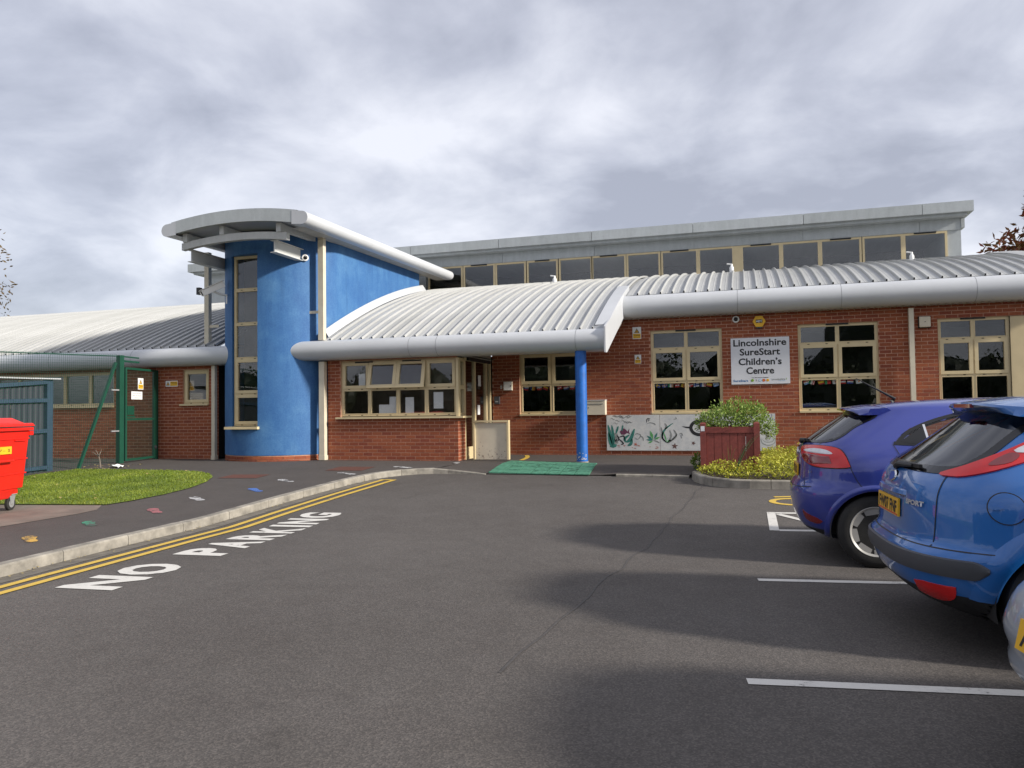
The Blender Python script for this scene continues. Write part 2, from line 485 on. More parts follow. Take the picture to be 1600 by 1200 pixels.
M['leaf_dark'] = m_leaf('dark_leaf', [(0.012, 0.022, 0.008), (0.03, 0.05, 0.015), (0.05, 0.075, 0.02)], 0.15)
M['grass_blade'] = m_leaf('grass_blade', [(0.10, 0.145, 0.008), (0.17, 0.23, 0.014), (0.27, 0.31, 0.04)], 0.25, 1.2)
M['turf'] = simple('turf', (0.10, 0.15, 0.012), 0.95, var=0.35, scale=5, bump=0.4)
M['rust'] = simple('rusty_cover', (0.10, 0.034, 0.022), 0.85, var=0.3, scale=12, bump=0.4)
M['drylitter'] = simple('dry_leaf', (0.35, 0.27, 0.10), 0.8, var=0.3)
# cars
M['paint_violet'] = m_carpaint('violet_blue_paint', (0.020, 0.037, 0.27), 0.2)
M['paint_blue'] = m_carpaint('bright_blue_paint', (0.003, 0.115, 0.40), 0.15)
M['paint_silver'] = m_carpaint('silver_paint', (0.40, 0.45, 0.52), 0.55)
M['car_trim'] = simple('car_black_trim', (0.016, 0.017, 0.019), 0.5, var=0.15, scale=15, bump=0.1)
M['bump_strip'] = simple('bumper_strip', (0.055, 0.058, 0.066), 0.5, var=0.1)
M['car_glass'] = m_glass('car_glass', (0.78, 0.80, 0.80), 0.045, 0.005, 0.9)
M['car_glass_dark'] = m_glass('car_glass_dark', (0.25, 0.27, 0.28), 0.17, 0.01, 0.7)
M['lamp_red'] = simple('lamp_red', (0.60, 0.010, 0.012), 0.22, var=0.12, scale=8, coat=0.35)
M['lamp_dark_red'] = simple('lamp_dark_red', (0.20, 0.008, 0.010), 0.15, var=0.2, scale=8, coat=1.0)
M['lamp_white'] = simple('lamp_white', (0.62, 0.62, 0.64), 0.15, var=0.15, scale=14, coat=1.0)
M['chrome'] = simple('chrome', (0.7, 0.7, 0.7), 0.12, metal=1.0, var=0.05)
M['alloy'] = simple('alloy', (0.36, 0.35, 0.33), 0.4, metal=0.2, var=0.1)
M['plate'] = simple('number_plate_yellow', (0.75, 0.42, 0.02), 0.4, var=0.04)
M['seat'] = simple('seat_cloth', (0.03, 0.03, 0.033), 0.9, var=0.2)
# ------------------------------------------------------------------ setting: ground, road, pavement
def flat_poly(name, pts, zf, mat, dz=0.0, parent=None, kind=None):
    """polygon laid on a height profile that bends at Y=8 and Y=13.5"""
    bm = bmesh.new()
    vs = [bm.verts.new((x, y, 0)) for x, y in pts]
    bm.faces.new(vs)
    for yy in (8.0, 13.5):
        bmesh.ops.bisect_plane(bm, geom=bm.verts[:] + bm.edges[:] + bm.faces[:], plane_co=(0, yy, 0), plane_no=(0, 1, 0), dist=1e-5)
    bmesh.ops.triangulate(bm, faces=[f for f in bm.faces if len(f.verts) > 4])
    bmesh.ops.recalc_face_normals(bm, faces=bm.faces)
    for f in bm.faces:
        if f.normal.z < 0: f.normal_flip()
    for v in bm.verts:
        v.co.z = zf(v.co.y) + dz
    me = bpy.data.meshes.new(name); bm.to_mesh(me); bm.free()
    me.materials.append(mat)
    o = place(name, me, parent)
    if kind: o['kind'] = kind
    return o

g = MB()
g.poly([(-900, -900, -0.03), (900, -900, -0.03), (900, 900, -0.03), (-900, 900, -0.03)])
tag(g.build('ground', M['turf']), kind='structure')
road = flat_poly('car_park_road', [(-40, -28), (40, -28), (40, 40), (-40, 40)], road_z, M['road'], kind='structure')

def ribbon(path, w, zf, dz):
    """flat strip of width w along a 2d path"""
    rows = []
    P = [Vector((p[0], p[1])) for p in path]
    Q = []
    for a, b in zip(P, P[1:]):
        n = max(1, int((b - a).length / 0.5))
        Q += [a.lerp(b, i / n) for i in range(n)]
    Q.append(P[-1])
    for i, p in enumerate(Q):
        d = (Q[min(i+1, len(Q)-1)] - Q[max(i-1, 0)]).normalized()
        s = Vector((-d.y, d.x))
        a, b = p + s*w/2, p - s*w/2
        rows.append([(a.x, a.y, zf(a.y) + dz), (b.x, b.y, zf(b.y) + dz)])
    return rows
def mark(name, path, w, mat, dz=0.004, label=None, parent=None, zf=road_z):
    m = MB(); m.grid(ribbon(path, w, zf, dz), smooth=False)
    o = m.build(name, mat, parent or road, recalc=True)
    if label: o['label'] = label
    return o

# kerb lines (front bottom edge)
K1 = [(-5.75, -12), (-5.95, 1.0), (-6.12, 4.0), (-6.25, 5.25), (-6.38, 6.6), (-6.46, 8.0), (-6.50, 9.4), (-6.50, 10.8), (-6.47, 11.7), (-6.38, 12.35), (-6.20, 12.78), (-5.92, 13.06), (-5.55, 13.20), (-5.1, 13.22), (-4.55, 13.18)]
K2 = [(-2.15, 13.10), (-1.75, 13.10), (-1.3, 13.06), (-0.9, 13.0)]
K3 = [(-0.86, 12.95), (-0.80, 12.60), (-0.62, 12.25), (-0.32, 12.02), (0.05, 11.95), (0.6, 11.95), (9.0, 12.0)]
m = MB(); m.grid(ribbon([(p[0] + 0.115, p[1]) for p in K1[:10]], 0.20, road_z, 0.004), smooth=False)
m.build('road_edge_strip', M['gutterstrip'], road, recalc=True)
mark('yellow_line', [(-5.30, -12), (-5.52, 1.0), (-5.78, 4.0), (-5.90, 5.2), (-6.03, 7.0), (-6.13, 9.0), (-6.17, 10.6), (-6.16, 12.30)], 0.085, M['yellow_mark'], 0.008)
mark('yellow_line', [(-5.12, -12), (-5.34, 1.0), (-5.60, 4.0), (-5.71, 5.2), (-5.84, 7.0), (-5.93, 9.0), (-5.96, 10.6), (-5.94, 12.30)], 0.085, M['yellow_mark'], 0.008)
mark('yellow_line', [(-6.12, 12.27), (-5.985, 12.27)], 0.085, M['yellow_mark'], 0.008)
# bays
def bay(x0, y0, ang, ln, label=None):
    d = (math.cos(ang), math.sin(ang))
    return mark('bay_line', [(x0, y0), (x0 + d[0]*ln, y0 + d[1]*ln)], 0.085, M['white_mark'], 0.004)
BAY_A = R(7.5)
bay(0.07, 6.50, BAY_A, 5.0); bay(-0.02, 4.10, BAY_A, 5.0); bay(-0.12, 1.75, BAY_A, 5.0)
bay(-0.2, -0.6, BAY_A, 5.0); bay(-0.25, -3.0, BAY_A, 5.0)
# disabled bay box and yellow figure marks beside the violet car
mark('bay_line', [(0.28, 8.86), (0.28, 10.0)], 0.10, M['white_mark'])
mark('bay_line', [(0.33, 9.95), (4.9, 10.3)], 0.09, M['white_mark'])
mark('bay_line', [(0.33, 8.88), (4.9, 9.3)], 0.09, M['white_mark'])
mark('bay_line', [(0.36, 9.86), (1.0, 8.98)], 0.09, M['white_mark'], 0.006)
mark('bay_line', [(1.0, 9.95), (1.8, 9.05)], 0.09, M['white_mark'], 0.006)
def arcpath(cx, cy, rx, ry, a0, a1, n=14):
    return [(cx + rx*math.cos(R(a0 + (a1-a0)*i/n)), cy + ry*math.sin(R(a0 + (a1-a0)*i/n))) for i in range(n+1)]
mark('yellow_figure_mark', arcpath(0.62, 10.83, 0.30, 0.26, 60, 330), 0.09, M['yellow_mark'], 0.005)
mark('yellow_figure_mark', [(0.36, 11.2), (0.62, 11.27), (1.0, 11.16)], 0.09, M['yellow_mark'], 0.005)
# a filled seam and a couple of patches in the asphalt
M['seam'] = simple('tar_seam', (0.062, 0.056, 0.052), 0.7, var=0.3, scale=20, bump=0.3)
rng = random.Random(3)
pth = [(-1.28, 3.9)]
while pth[-1][1] < 12.7:
    y = pth[-1][1] + 0.35
    pth.append((-1.28 + 0.075*(y - 3.9) + rng.uniform(-0.035, 0.035), y))
mark('tar_seam', pth, 0.017, M['seam'], 0.003)

# words on the road: NO PARKING, read from the road with the kerb beyond
def text_mesh(s, size, extrude=0.0, bold=0.0, align='LEFT', spacing=1.0):
    cu = bpy.data.curves.new('t', 'FONT')
    cu.body = s; cu.size = size; cu.extrude = extrude; cu.offset = bold
    cu.align_x = align; cu.space_character = spacing; cu.resolution_u = 3
    ob = bpy.data.objects.new('t', cu); COL.objects.link(ob)
    dg = bpy.context.evaluated_depsgraph_get()
    me = bpy.data.meshes.new_from_object(ob.evaluated_get(dg))
    bpy.data.objects.remove(ob); bpy.data.curves.remove(cu)
    return me
def text_bounds(me):
    xs = [v.co.x for v in me.vertices]; ys = [v.co.y for v in me.vertices]
    return min(xs), max(xs), min(ys), max(ys)
def road_letter(ch, y0, y1, xb, h, tilt):
    me = text_mesh(ch, 1.0, 0.0, 0.045)
    a, b, c, d = text_bounds(me)
    bm = bmesh.new(); bm.from_mesh(me)
    bmesh.ops.subdivide_edges(bm, edges=[e for e in bm.edges if e.calc_length() > 0.4], cuts=1)
    for v in bm.verts:
        u = (v.co.x - a) / (b - a); t = (v.co.y - c) / (d - c)
        y = y0 + (y1 - y0)*u; x = xb(y) - h*t
        v.co = (x, y + tilt*t, road_z(y) + 0.005)
    bm.normal_update()
    for f in bm.faces:
        if f.normal.z < 0: f.normal_flip()
    bm.to_mesh(me); bm.free()
    me.materials.clear(); me.materials.append(M['white_mark'])
    place('road_letter', me, road)
xb = lambda y: -4.86 - 0.068*(y - 4.92)
for ch, y0, y1 in (('N', 4.92, 5.40), ('O', 5.46, 5.93), ('P', 6.36, 6.73), ('A', 6.78, 7.18), ('R', 7.26, 7.64), ('K', 7.72, 8.09), ('I', 8.15, 8.25), ('N', 8.33, 8.68), ('G', 8.74, 9.12)):
    road_letter(ch, y0, y1, xb, 0.54, -0.04)

# pavement: one sheet behind the kerb, with a ramp at the mat
RAMP_X0, RAMP_X1, RAMP_Y = -5.50, -0.88, 14.2
pk = [(p[0] - (0.06 if i < 10 else 0.0), p[1] + (0.06 if i >= 8 else 0.0)) for i, p in enumerate(K1)]
pk = pk[:-2] + [(RAMP_X0, 13.27)]
pav = pk + [(RAMP_X0, RAMP_Y), (RAMP_X1, RAMP_Y), (RAMP_X1, 13.10)] + \
      [(-0.80, 12.95), (-0.74, 12.62), (-0.57, 12.3), (-0.3, 12.08), (0.06, 12.02), (0.6, 12.02), (9.0, 12.07), (9.0, 24), (-32, 24), (-32, -12)]
pave = flat_poly('pavement', pav, pave_z, M['pave'], kind='structure')
m = MB()
nx = 12
rows = []
for j in range(7):
    t = j / 6; y = 13.2 + (RAMP_Y - 13.2)*t
    row = []
    for i in range(nx+1):
        x = RAMP_X0 + (RAMP_X1 - RAMP_X0)*i/nx
        yy = y - (0.03 if x > -2.3 else 0)*(1-t) - (0.07*(1-t) if x > -1.3 else 0)
        lip = 0.012 + 0.036*min(max((x + 2.5)/0.5, 0), 1) + 0.088*min(max((-4.6 - x)/0.85, 0), 1)
        yy += 0.06*(1-t)*min(max((-4.6 - x)/0.3, 0), 1)
        row.append((x, yy, road_z(13.2) + lip + (pave_z(RAMP_Y) - road_z(13.2) - lip)*t))
    rows.append(row)
m.grid(rows)
for X in (RAMP_X0,):     # little cheeks beside the ramp
    m.poly([(X, 13.2, road_z(13.2)), (X, RAMP_Y, pave_z(RAMP_Y)), (X, 13.2, pave_z(13.2))])
m.build('pavement_ramp', M['pave'], pave, recalc=True)
RAMP_Z = lambda y: road_z(13.2) + 0.012 + (pave_z(RAMP_Y) - road_z(13.2) - 0.012)*min(max((y - 13.2)/(RAMP_Y - 13.2), 0), 1)

# kerbs, stone by stone
def kerb(name, path, h, L=0.9, w=0.125, end_drop=None):
    P = [Vector((p[0], p[1])) for p in path]
    cum = [0]
    for a, b in zip(P, P[1:]): cum.append(cum[-1] + (b - a).length)
    def at(s):
        s = min(max(s, 0), cum[-1])
        for i in range(len(P)-1):
            if s <= cum[i+1]: return P[i].lerp(P[i+1], (s - cum[i])/max(cum[i+1] - cum[i], 1e-6))
        return P[-1]
    def stone(s0, s1):
        mm = MB(); rows = []
        n = 3
        for i in range(n+1):
            s = s0 + 0.004 + (s1 - s0 - 0.008)*i/n
            p = at(s); d = (at(s + 0.05) - at(s - 0.05)).normalized(); q = Vector((-d.y, d.x))
            hh = h
            if end_drop:
                a0, a1 = end_drop
                hh = h*(1 - min(max((s - a0)/(a1 - a0), 0), 1)*0.86)
            zb = road_z(p.y)
            pr = [(0, -0.06), (0, hh - 0.015), (0.014, hh), (w, hh), (w, -0.06)]
            rows.append([(p.x + q.x*a, p.y + q.y*a, zb + b + rng.uniform(-0.0015, 0.0015)) for a, b in pr])
        mm.grid(rows, smooth=False)
        mm.face([0, 1, 2, 3, 4]); k = n*5
        mm.face([k+4, k+3, k+2, k+1, k])
        return mm
    s = 0.0
    st = []
    while s < cum[-1] - 0.05:
        s1 = min(s + L, cum[-1]); st.append(stone(s, s1)); s = s1
    o = st[0].build(name, M['kerb'], recalc=True); o['kind'] = 'structure'
    for t in st[1:]:
        t.build('kerb_stone', M['kerb'], o, recalc=True)
    return o
kerb('kerb', K1[2:], 0.105, end_drop=(9.6, 10.65))
kerb('kerb', K2, 0.047, L=0.62, w=0.09)
kerb('kerb', K3, 0.13)

# lawn, concrete pad, patches
LAWN = [(-8.66, 8.66), (-8.56, 9.0), (-8.52, 9.6), (-8.60, 10.3), (-8.85, 11.0), (-9.2, 11.6), (-9.6, 12.0), (-10.1, 12.27), (-10.8, 12.38), (-12.0, 12.42), (-13.15, 12.4), (-13.3, 8.1)]
lawn = flat_poly('lawn', LAWN, pave_z, M['turf'], 0.012, kind='structure')
flat_poly('concrete_pad', [(-8.38, 2.0), (-8.42, 7.0), (-8.46, 8.3), (-8.7, 8.62), (-13.3, 8.06), (-13.3, 2.0)], pave_z, M['concrete'], 0.005, kind='structure')
def disc(cx, cy, rx, ry, rz=0, n=20):
    c, s = math.cos(rz), math.sin(rz)
    return [(cx + rx*math.cos(2*PI*i/n)*c - ry*math.sin(2*PI*i/n)*s, cy + rx*math.cos(2*PI*i/n)*s + ry*math.sin(2*PI*i/n)*c) for i in range(n)]
def rect(cx, cy, w, h, rz=0):
    c, s = math.cos(rz), math.sin(rz)
    return [(cx + a*c - b*s, cy + a*s + b*c) for a, b in ((-w/2, -h/2), (w/2, -h/2), (w/2, h/2), (-w/2, h/2))]
flat_poly('drain_cover', rect(-8.65, 11.75, 0.75, 0.5, 0.1), pave_z, M['rust'], 0.005, pave)
flat_poly('drain_cover', rect(-7.2, 13.0, 0.75, 0.6, 0.05), pave_z, M['rust'], 0.005, pave)
for c, x, y, a in (('orange', -7.26, 6.25, 0.9), ('green', -7.55, 7.3, 0.9), ('pink', -7.55, 8.35, 0.9), ('pale', -7.7, 9.35, 0.95), ('blue', -7.35, 10.25, 0.9), ('pale', -7.5, 11.3, 1.0), ('pale', -6.9, 12.3, 1.1), ('pale', -6.25, 13.3, 1.2), ('pale', -5.6, 14.4, 0.3)):
    sole = [(0.0, -0.16), (0.035, -0.15), (0.045, -0.10), (0.034, -0.03), (0.05, 0.06), (0.052, 0.11), (0.03, 0.16), (-0.01, 0.165), (-0.04, 0.12), (-0.045, 0.05), (-0.03, -0.03), (-0.036, -0.12)]
    pts = [(x + (u*math.cos(a) - v*math.sin(a))*1.55, y + (u*math.sin(a) + v*math.cos(a))*1.5) for u, v in sole]
    o = flat_poly('footprint_mark', pts, pave_z, M['foot_'+c], 0.005, pave)
    if c != 'pale': o['label'] = f'{c} footprint painted on the pavement'
mark('yellow_line', [(-4.50, 15.35), (-4.56, 15.9), (-4.66, 16.4), (-4.85, 17.0)], 0.10, M['yellow_mark'], 0.005, parent=pave, zf=pave_z)
# ------------------------------------------------------------------ the children's centre
FLOOR = 0.36
YF, YM = 15.0, 17.3            # front wall plane, main wall plane
centre = thing('childrens_centre', 'long low red brick building with white ribbed curved roof, blue round tower and clerestory windows', 'building', (-3, 17, 0.3))

TINTS = [(0.27, 0.072, 0.029), (0.295, 0.082, 0.033), (0.255, 0.066, 0.027), (0.31, 0.090, 0.037), (0.24, 0.060, 0.027), (0.28, 0.075, 0.030), (0.225, 0.054, 0.026)]
def set_tint(me, cols):
    """cols: one colour per polygon"""
    ca = me.color_attributes.new('tint', 'FLOAT_COLOR', 'CORNER')
    buf = []
    for p in me.polygons:
        c = cols[p.index]
        for _ in range(p.loop_total): buf += [c[0], c[1], c[2], 1.0]
    ca.data.foreach_set('color', buf)

def free_spans(u0, u1, z, holes):
    sp = [(u0, u1)]
    for a, b, c, d in holes:
        if c < z < d:
            nx = []
            for s, e in sp:
                if b <= s or a >= e: nx.append((s, e)); continue
                if a > s: nx.append((s, a))
                if b < e: nx.append((b, e))
            sp = nx
    return sp

class Wall:
    """a straight brick wall: origin o (2d), direction d (2d); u along it, outside on the right hand side of d"""
    def __init__(self, o, d, u0, u1, z0, z1, holes=(), depth=0.11):
        self.o, self.d = Vector(o), Vector(d).normalized()
        self.n = Vector((self.d.y, -self.d.x))
        self.u0, self.u1, self.z0, self.z1, self.holes, self.depth = u0, u1, z0, z1, list(holes), depth
    def p(self, u, n, z):
        q = self.o + self.d*u + self.n*n
        return (q.x, q.y, z)
    def mortar(self, mb, mi=0):
        us = sorted({self.u0, self.u1, *[h[0] for h in self.holes], *[h[1] for h in self.holes]})
        zs = sorted({self.z0, self.z1, *[h[2] for h in self.holes], *[h[3] for h in self.holes]})
        us = [u for u in us if self.u0 <= u <= self.u1]; zs = [z for z in zs if self.z0 <= z <= self.z1]
        for a, b in zip(us, us[1:]):
            for c, d in zip(zs, zs[1:]):
                mu, mz = (a+b)/2, (c+d)/2
                if any(h[0] < mu < h[1] and h[2] < mz < h[3] for h in self.holes): continue
                mb.poly([self.p(a, 0, c), self.p(b, 0, c), self.p(b, 0, d), self.p(a, 0, d)], mi)
        for a, b, c, d in self.holes:
            D = -self.depth
            for q in (((a, c), (b, c)), ((b, c), (b, d)), ((b, d), (a, d)), ((a, d), (a, c))):
                (ua, za), (ub, zb) = q
                mb.poly([self.p(ua, 0.006, za), self.p(ua, D, za), self.p(ub, D, zb), self.p(ub, 0.006, zb)], mi)
    def bricks(self):
        out = []
        row = 0
        z = FLOOR - 0.075*2
        while z < self.z1 - 0.02:
            zc = z + 0.0375
            if zc > self.z0:
                off = 0.1125 if row % 2 else 0.0
                for s, e in free_spans(self.u0, self.u1, zc, self.holes):
                    k = math.floor((s - off)/0.225)
                    while True:
                        a = off + k*0.225; b = a + 0.215
                        if a >= e: break
                        a2, b2 = max(a, s), min(b, e)
                        if b2 - a2 > 0.03: out.append((a2, b2, z + 0.005, min(z + 0.07, self.z1)))
                        k += 1
            z += 0.075; row += 1
        return out
    def brick_geo(self, mb, b):
        a, e, z0, z1 = b
        pr = 0.0035 + rb.uniform(-0.001, 0.0015)
        c = 0.0025
        base = [mb.vert(self.p(u, -0.003, z)) for u, z in ((a, z0), (e, z0), (e, z1), (a, z1))]
        top = [mb.vert(self.p(u, pr, z)) for u, z in ((a+c, z0+c), (e-c, z0+c), (e-c, z1-c), (a+c, z1-c))]
        mb.face(top)
        for i in range(4):
            j = (i+1) % 4
            mb.face((base[i], base[j], top[j], top[i]))
        return 5

rb = random.Random(11)
WIN = {}
# window openings in the main wall (u = X)
H_MAIN = [(-5.09, -3.54, 1.26, 3.135), (-2.0, -0.45, 1.26, 3.135), (1.115, 2.68, 1.26, 3.135), (3.785, 5.065, 1.26, 3.135)]
H_MAINP = H_MAIN + [(5.065, 6.1, 0.36, 3.135)]
H_BAY = [(-8.54, -5.76, 1.26, 2.52)]
H_LEFT = [(-12.74, -12.0, 1.635, 2.45), (-19.4, -14.76, 1.635, 2.45)]
walls = {
    'main': Wall((0, YM), (1, 0), -5.77, 6.1, 0.2, 3.47, H_MAINP),
    'bay': Wall((0, YF), (1, 0), -8.86, -5.77, 0.2, 2.69, H_BAY),
    'bay_return': Wall((-5.77, YF), (0, 1), 0.0, 0.42, 0.2, 1.26, []),
    'left': Wall((0, YF), (1, 0), -27.0, -11.74, 0.1, 2.6, H_LEFT),
    'right_return': Wall((6.1, YM), (0, 1), 0.0, 5.0, 0.1, 3.6, []),
}
wall_objs = {}
allb = []
for k, w in walls.items():
    mb = MB(); w.mortar(mb)
    o = mb.build('brick_wall', M['mortar'], centre)
    wall_objs[k] = o
    for b in w.bricks():
        c = w.p((b[0]+b[1])/2, 0, b[2])
        d = math.hypot(c[0], c[1])
        allb.append((d if (k == 'main' and c[0] > -2.3 and c[2] < 3.2) or (k == 'bay') else d + 50, k, b))
allb.sort(key=lambda t: t[0])
# pick nearest 300 whole bricks in clear view of the camera
single = []
rest = {}
for d, k, b in allb:
    xc = (b[0]+b[1])/2
    vis = (k == 'main' and ((-2.6 < xc < 1.1 and 1.27 < b[2] < 3.1) or (2.68 < xc < 3.8 and 1.5 < b[2] < 3.1))) or (k == 'bay' and b[2] > 0.34 and b[3] < 1.27)
    if vis and len(single) < 296: single.append((k, b))
    else: rest.setdefault(k, []).append(b)
whole = {}
for k, b in single:
    w = walls[k]; ln = round(b[1] - b[0], 3)
    var = rb.randrange(len(TINTS))
    key = (ln, var, k)
    if key not in whole:
        mb = MB(); n = w.brick_geo(mb, b)
        me = mb.mesh('brick', M['brick']); set_tint(me, [TINTS[var]]*n)
        whole[key] = (me, b)
    me, b0 = whole[key]
    o = bpy.data.objects.new('brick', me); COL.objects.link(o)
    o.parent = wall_objs[k]
    o.location = (b[0] - b0[0], 0, b[2] - b0[2]) if k != 'bay_return' else (0, 0, 0)
for k, bs in rest.items():
    w = walls[k]; mb = MB(); cols = []
    for b in bs:
        n = w.brick_geo(mb, b); cols += [TINTS[rb.randrange(len(TINTS))]]*n
    me = mb.mesh('brickwork', M['brick']); set_tint(me, cols)
    o = place('brickwork', me, None); o.parent = wall_objs[k]; o['kind'] = 'stuff'

# interior shells behind the glazing
def room(x0, x1, y0, y1, z0, z1, mat, open_front=True):
    mb = MB()
    mb.poly([(x0, y1, z0), (x1, y1, z0), (x1, y1, z1), (x0, y1, z1)])
    mb.poly([(x0, y0, z0), (x1, y0, z0), (x1, y1, z0), (x0, y1, z0)])
    mb.poly([(x0, y0, z1), (x1, y0, z1), (x1, y1, z1), (x0, y1, z1)])
    mb.poly([(x0, y0, z0), (x0, y1, z0), (x0, y1, z1), (x0, y0, z1)])
    mb.poly([(x1, y0, z0), (x1, y1, z0), (x1, y1, z1), (x1, y0, z1)])
    mb.build('interior_wall', M[mat], centre)
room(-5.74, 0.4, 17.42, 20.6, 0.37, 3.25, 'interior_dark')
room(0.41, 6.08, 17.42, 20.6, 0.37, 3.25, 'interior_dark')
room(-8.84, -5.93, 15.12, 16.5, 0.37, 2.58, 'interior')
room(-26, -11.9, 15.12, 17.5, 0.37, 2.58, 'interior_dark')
mb = MB()     # desk, screens and a cupboard seen through the front office glass
mb.box((-8.3, 15.3, 1.02), (-6.1, 15.9, 1.06)); mb.box((-7.0, 15.9, 0.4), (-6.2, 16.4, 2.0))
mb.build('office_desk', M['interior'], centre)

# ------------------------------------------------------------------ windows
def frame_rect(mb, P, u0, u1, z0, z1, w, n0, n1, mi=0):
    """rectangular frame of four bars; P(u, n, z); n1 is the outer face"""
    def bx(a, b, c, d):
        v = [mb.vert(P(u, n, z)) for n in (n0, n1) for u, z in ((a, c), (b, c), (b, d), (a, d))]
        for q in ((3,2,1,0),(4,5,6,7),(0,1,5,4),(1,2,6,5),(2,3,7,6),(3,0,4,7)):
            mb.face([v[k] for k in q], mi)
    bx(u0, u0+w, z0, z1); bx(u1-w, u1, z0, z1); bx(u0+w, u1-w, z0, z0+w); bx(u0+w, u1-w, z1-w, z1)
def bar_rect(mb, P, a, b, c, d, n0, n1, mi=0):
    v = [mb.vert(P(u, n, z)) for n in (n0, n1) for u, z in ((a, c), (b, c), (b, d), (a, d))]
    for q in ((3,2,1,0),(4,5,6,7),(0,1,5,4),(1,2,6,5),(2,3,7,6),(3,0,4,7)):
        mb.face([v[k] for k in q], mi)
def pane(P, a, b, c, d, n, parent, mat=None):
    mb = MB()
    bar_rect(mb, P, a, b, c, d, n - 0.006, n + 0.006)
    return mb.build('pane', mat or M['glass'], parent, recalc=True)

def window(P, u0, u1, z0, z1, cols, rows, casement=(), tilt=None, sill=None, vent=True, D=-0.075, name='window', slots=True):
    """cols / rows: inner edges of the lights as lists; casement: set of (col,row) with own sash"""
    fw = 0.05
    mb = MB()
    frame_rect(mb, P, u0, u1, z0, z1, fw, D - 0.03, D + 0.035)
    cu = [u0] + list(cols) + [u1]; rz = [z0] + list(rows) + [z1]
    mw = 0.055
    for u in cols: bar_rect(mb, P, u - mw/2, u + mw/2, z0 + fw, z1 - fw, D - 0.028, D + 0.032)
    for z in rows: bar_rect(mb, P, u0 + fw, u1 - fw, z - mw/2, z + mw/2, D - 0.026, D + 0.034)
    root = mb.build(name, M['cream'], centre, recalc=True)
    for i in range(len(cu)-1):
        for j in range(len(rz)-1):
            a = cu[i] + (fw if i == 0 else mw/2); b = cu[i+1] - (fw if i == len(cu)-2 else mw/2)
            c = rz[j] + (fw if j == 0 else mw/2); d = rz[j+1] - (fw if j == len(rz)-2 else mw/2)
            if (i, j) in casement:
                sw = 0.055
                m2 = MB()
                if tilt and (i, j) in tilt:
                    ang = tilt[(i, j)]
                    def PT(u, n, z, d=d, ang=ang):
                        h = z - d; nn = n - (D + 0.03)
                        return P(u, D + 0.04 - h*math.sin(ang) + nn*math.cos(ang), d + h*math.cos(ang) + nn*math.sin(ang))
                    frame_rect(m2, PT, a - 0.025, b + 0.025, c - 0.03, d + 0.02, sw + 0.02, D + 0.01, D + 0.055)
                    s = m2.build('casement', M['cream'], root, recalc=True)
                    mb3 = MB(); bar_rect(mb3, PT, a + sw - 0.01, b - sw + 0.01, c + sw - 0.01, d - sw + 0.01, D + 0.02, D + 0.03)
                    mb3.build('pane', M['glass'], root, recalc=True)
                else:
                    frame_rect(m2, P, a - 0.012, b + 0.012, c - 0.012, d + 0.012, sw + 0.012, D + 0.002, D + 0.052)
                    m2.build('casement', M['cream'], root, recalc=True)
                    pane(P, a + sw - 0.005, b - sw + 0.005, c + sw - 0.005, d - sw + 0.005, D + 0.01, root)
            else:
                # thin glazing bead
                m2 = MB(); frame_rect(m2, P, a - 0.002, b + 0.002, c - 0.002, d + 0.002, 0.014, D - 0.002, D + 0.04)
                m2.build('glazing_bead', M['cream'], root, recalc=True)
                pane(P, a + 0.006, b - 0.006, c + 0.006, d - 0.006, D + 0.004, root)
    if slots:
        m2 = MB()
        for i in range(len(cu)-1):
            for z in rz[:-1]:
                for t in (0.27, 0.73):
                    u = cu[i] + (cu[i+1] - cu[i])*t
                    zz = z + (0.022 if z == z0 else 0.0)
                    bar_rect(m2, P, u - 0.022, u + 0.022, zz - 0.007, zz + 0.007, D + 0.03, D + 0.0375)
        m2.build('drain_slots', M['interior_dark'], root, recalc=True)['kind'] = 'stuff'
    if vent:
        m2 = MB(); um = (u0 + u1)/2
        bar_rect(m2, P, um - 0.22, um + 0.22, z1 - 0.032, z1 + 0.002, D + 0.03, D + 0.062)
        m2.build('trickle_vent', M['dark'], root, recalc=True)
    if sill:
        m2 = MB(); bar_rect(m2, P, u0 - sill[0], u1 + sill[1], z0 - sill[2], z0 + 0.004, -0.11, sill[3])
        m2.build('sill', M['cream'], root, recalc=True)
    return root

PM = walls['main'].p; PB = walls['bay'].p; PL = walls['left'].p
main_windows = []
for u0, u1, z0, z1 in H_MAIN:
    um = (u0 + u1)/2
    w = window(PM, u0, u1, z0 + 0.03, z1, [um], [1.985, 2.71], casement={(0, 1), (1, 1)}, sill=(0.0, 0.0, 0.035, 0.03))
    main_windows.append(w)
bw = window(PB, -8.54, -5.80, 1.30, 2.52, [-7.85, -7.17, -6.505], [1.895], casement={(0, 1), (1, 1), (2, 1), (3, 1)}, tilt={(1, 1): R(13), (2, 1): R(13)}, sill=None, vent=False)
m2 = MB(); m2.box((-8.62, 14.90, 1.245), (-5.62, 15.12, 1.285)); m2.box((-5.77, 15.12, 1.245), (-5.62, 15.44, 1.285))
m2.build('sill', M['cream'], bw)
m2 = MB()
for uu in (-7.97, -6.83): bar_rect(m2, PB, uu - 0.22, uu + 0.22, 2.47, 2.50, -0.045, -0.01)
m2.build('trickle_vent', M['dark'], bw, recalc=True)
m2 = MB(); m2.box((-5.80, 14.97, 1.285), (-5.745, 15.10, 2.52))
m2.build('corner_post', M['cream'], bw)
window(PL, -12.74, -12.0, 1.635, 2.45, [], [], casement={(0, 0)}, sill=(0.06, 0.0, 0.035, 0.06), vent=False)
window(PL, -19.4, -14.76, 1.635, 2.45, [-18.6, -17.85, -17.1, -16.35, -15.55], [], sill=(0.06, 0.0, 0.045, 0.06), vent=False)
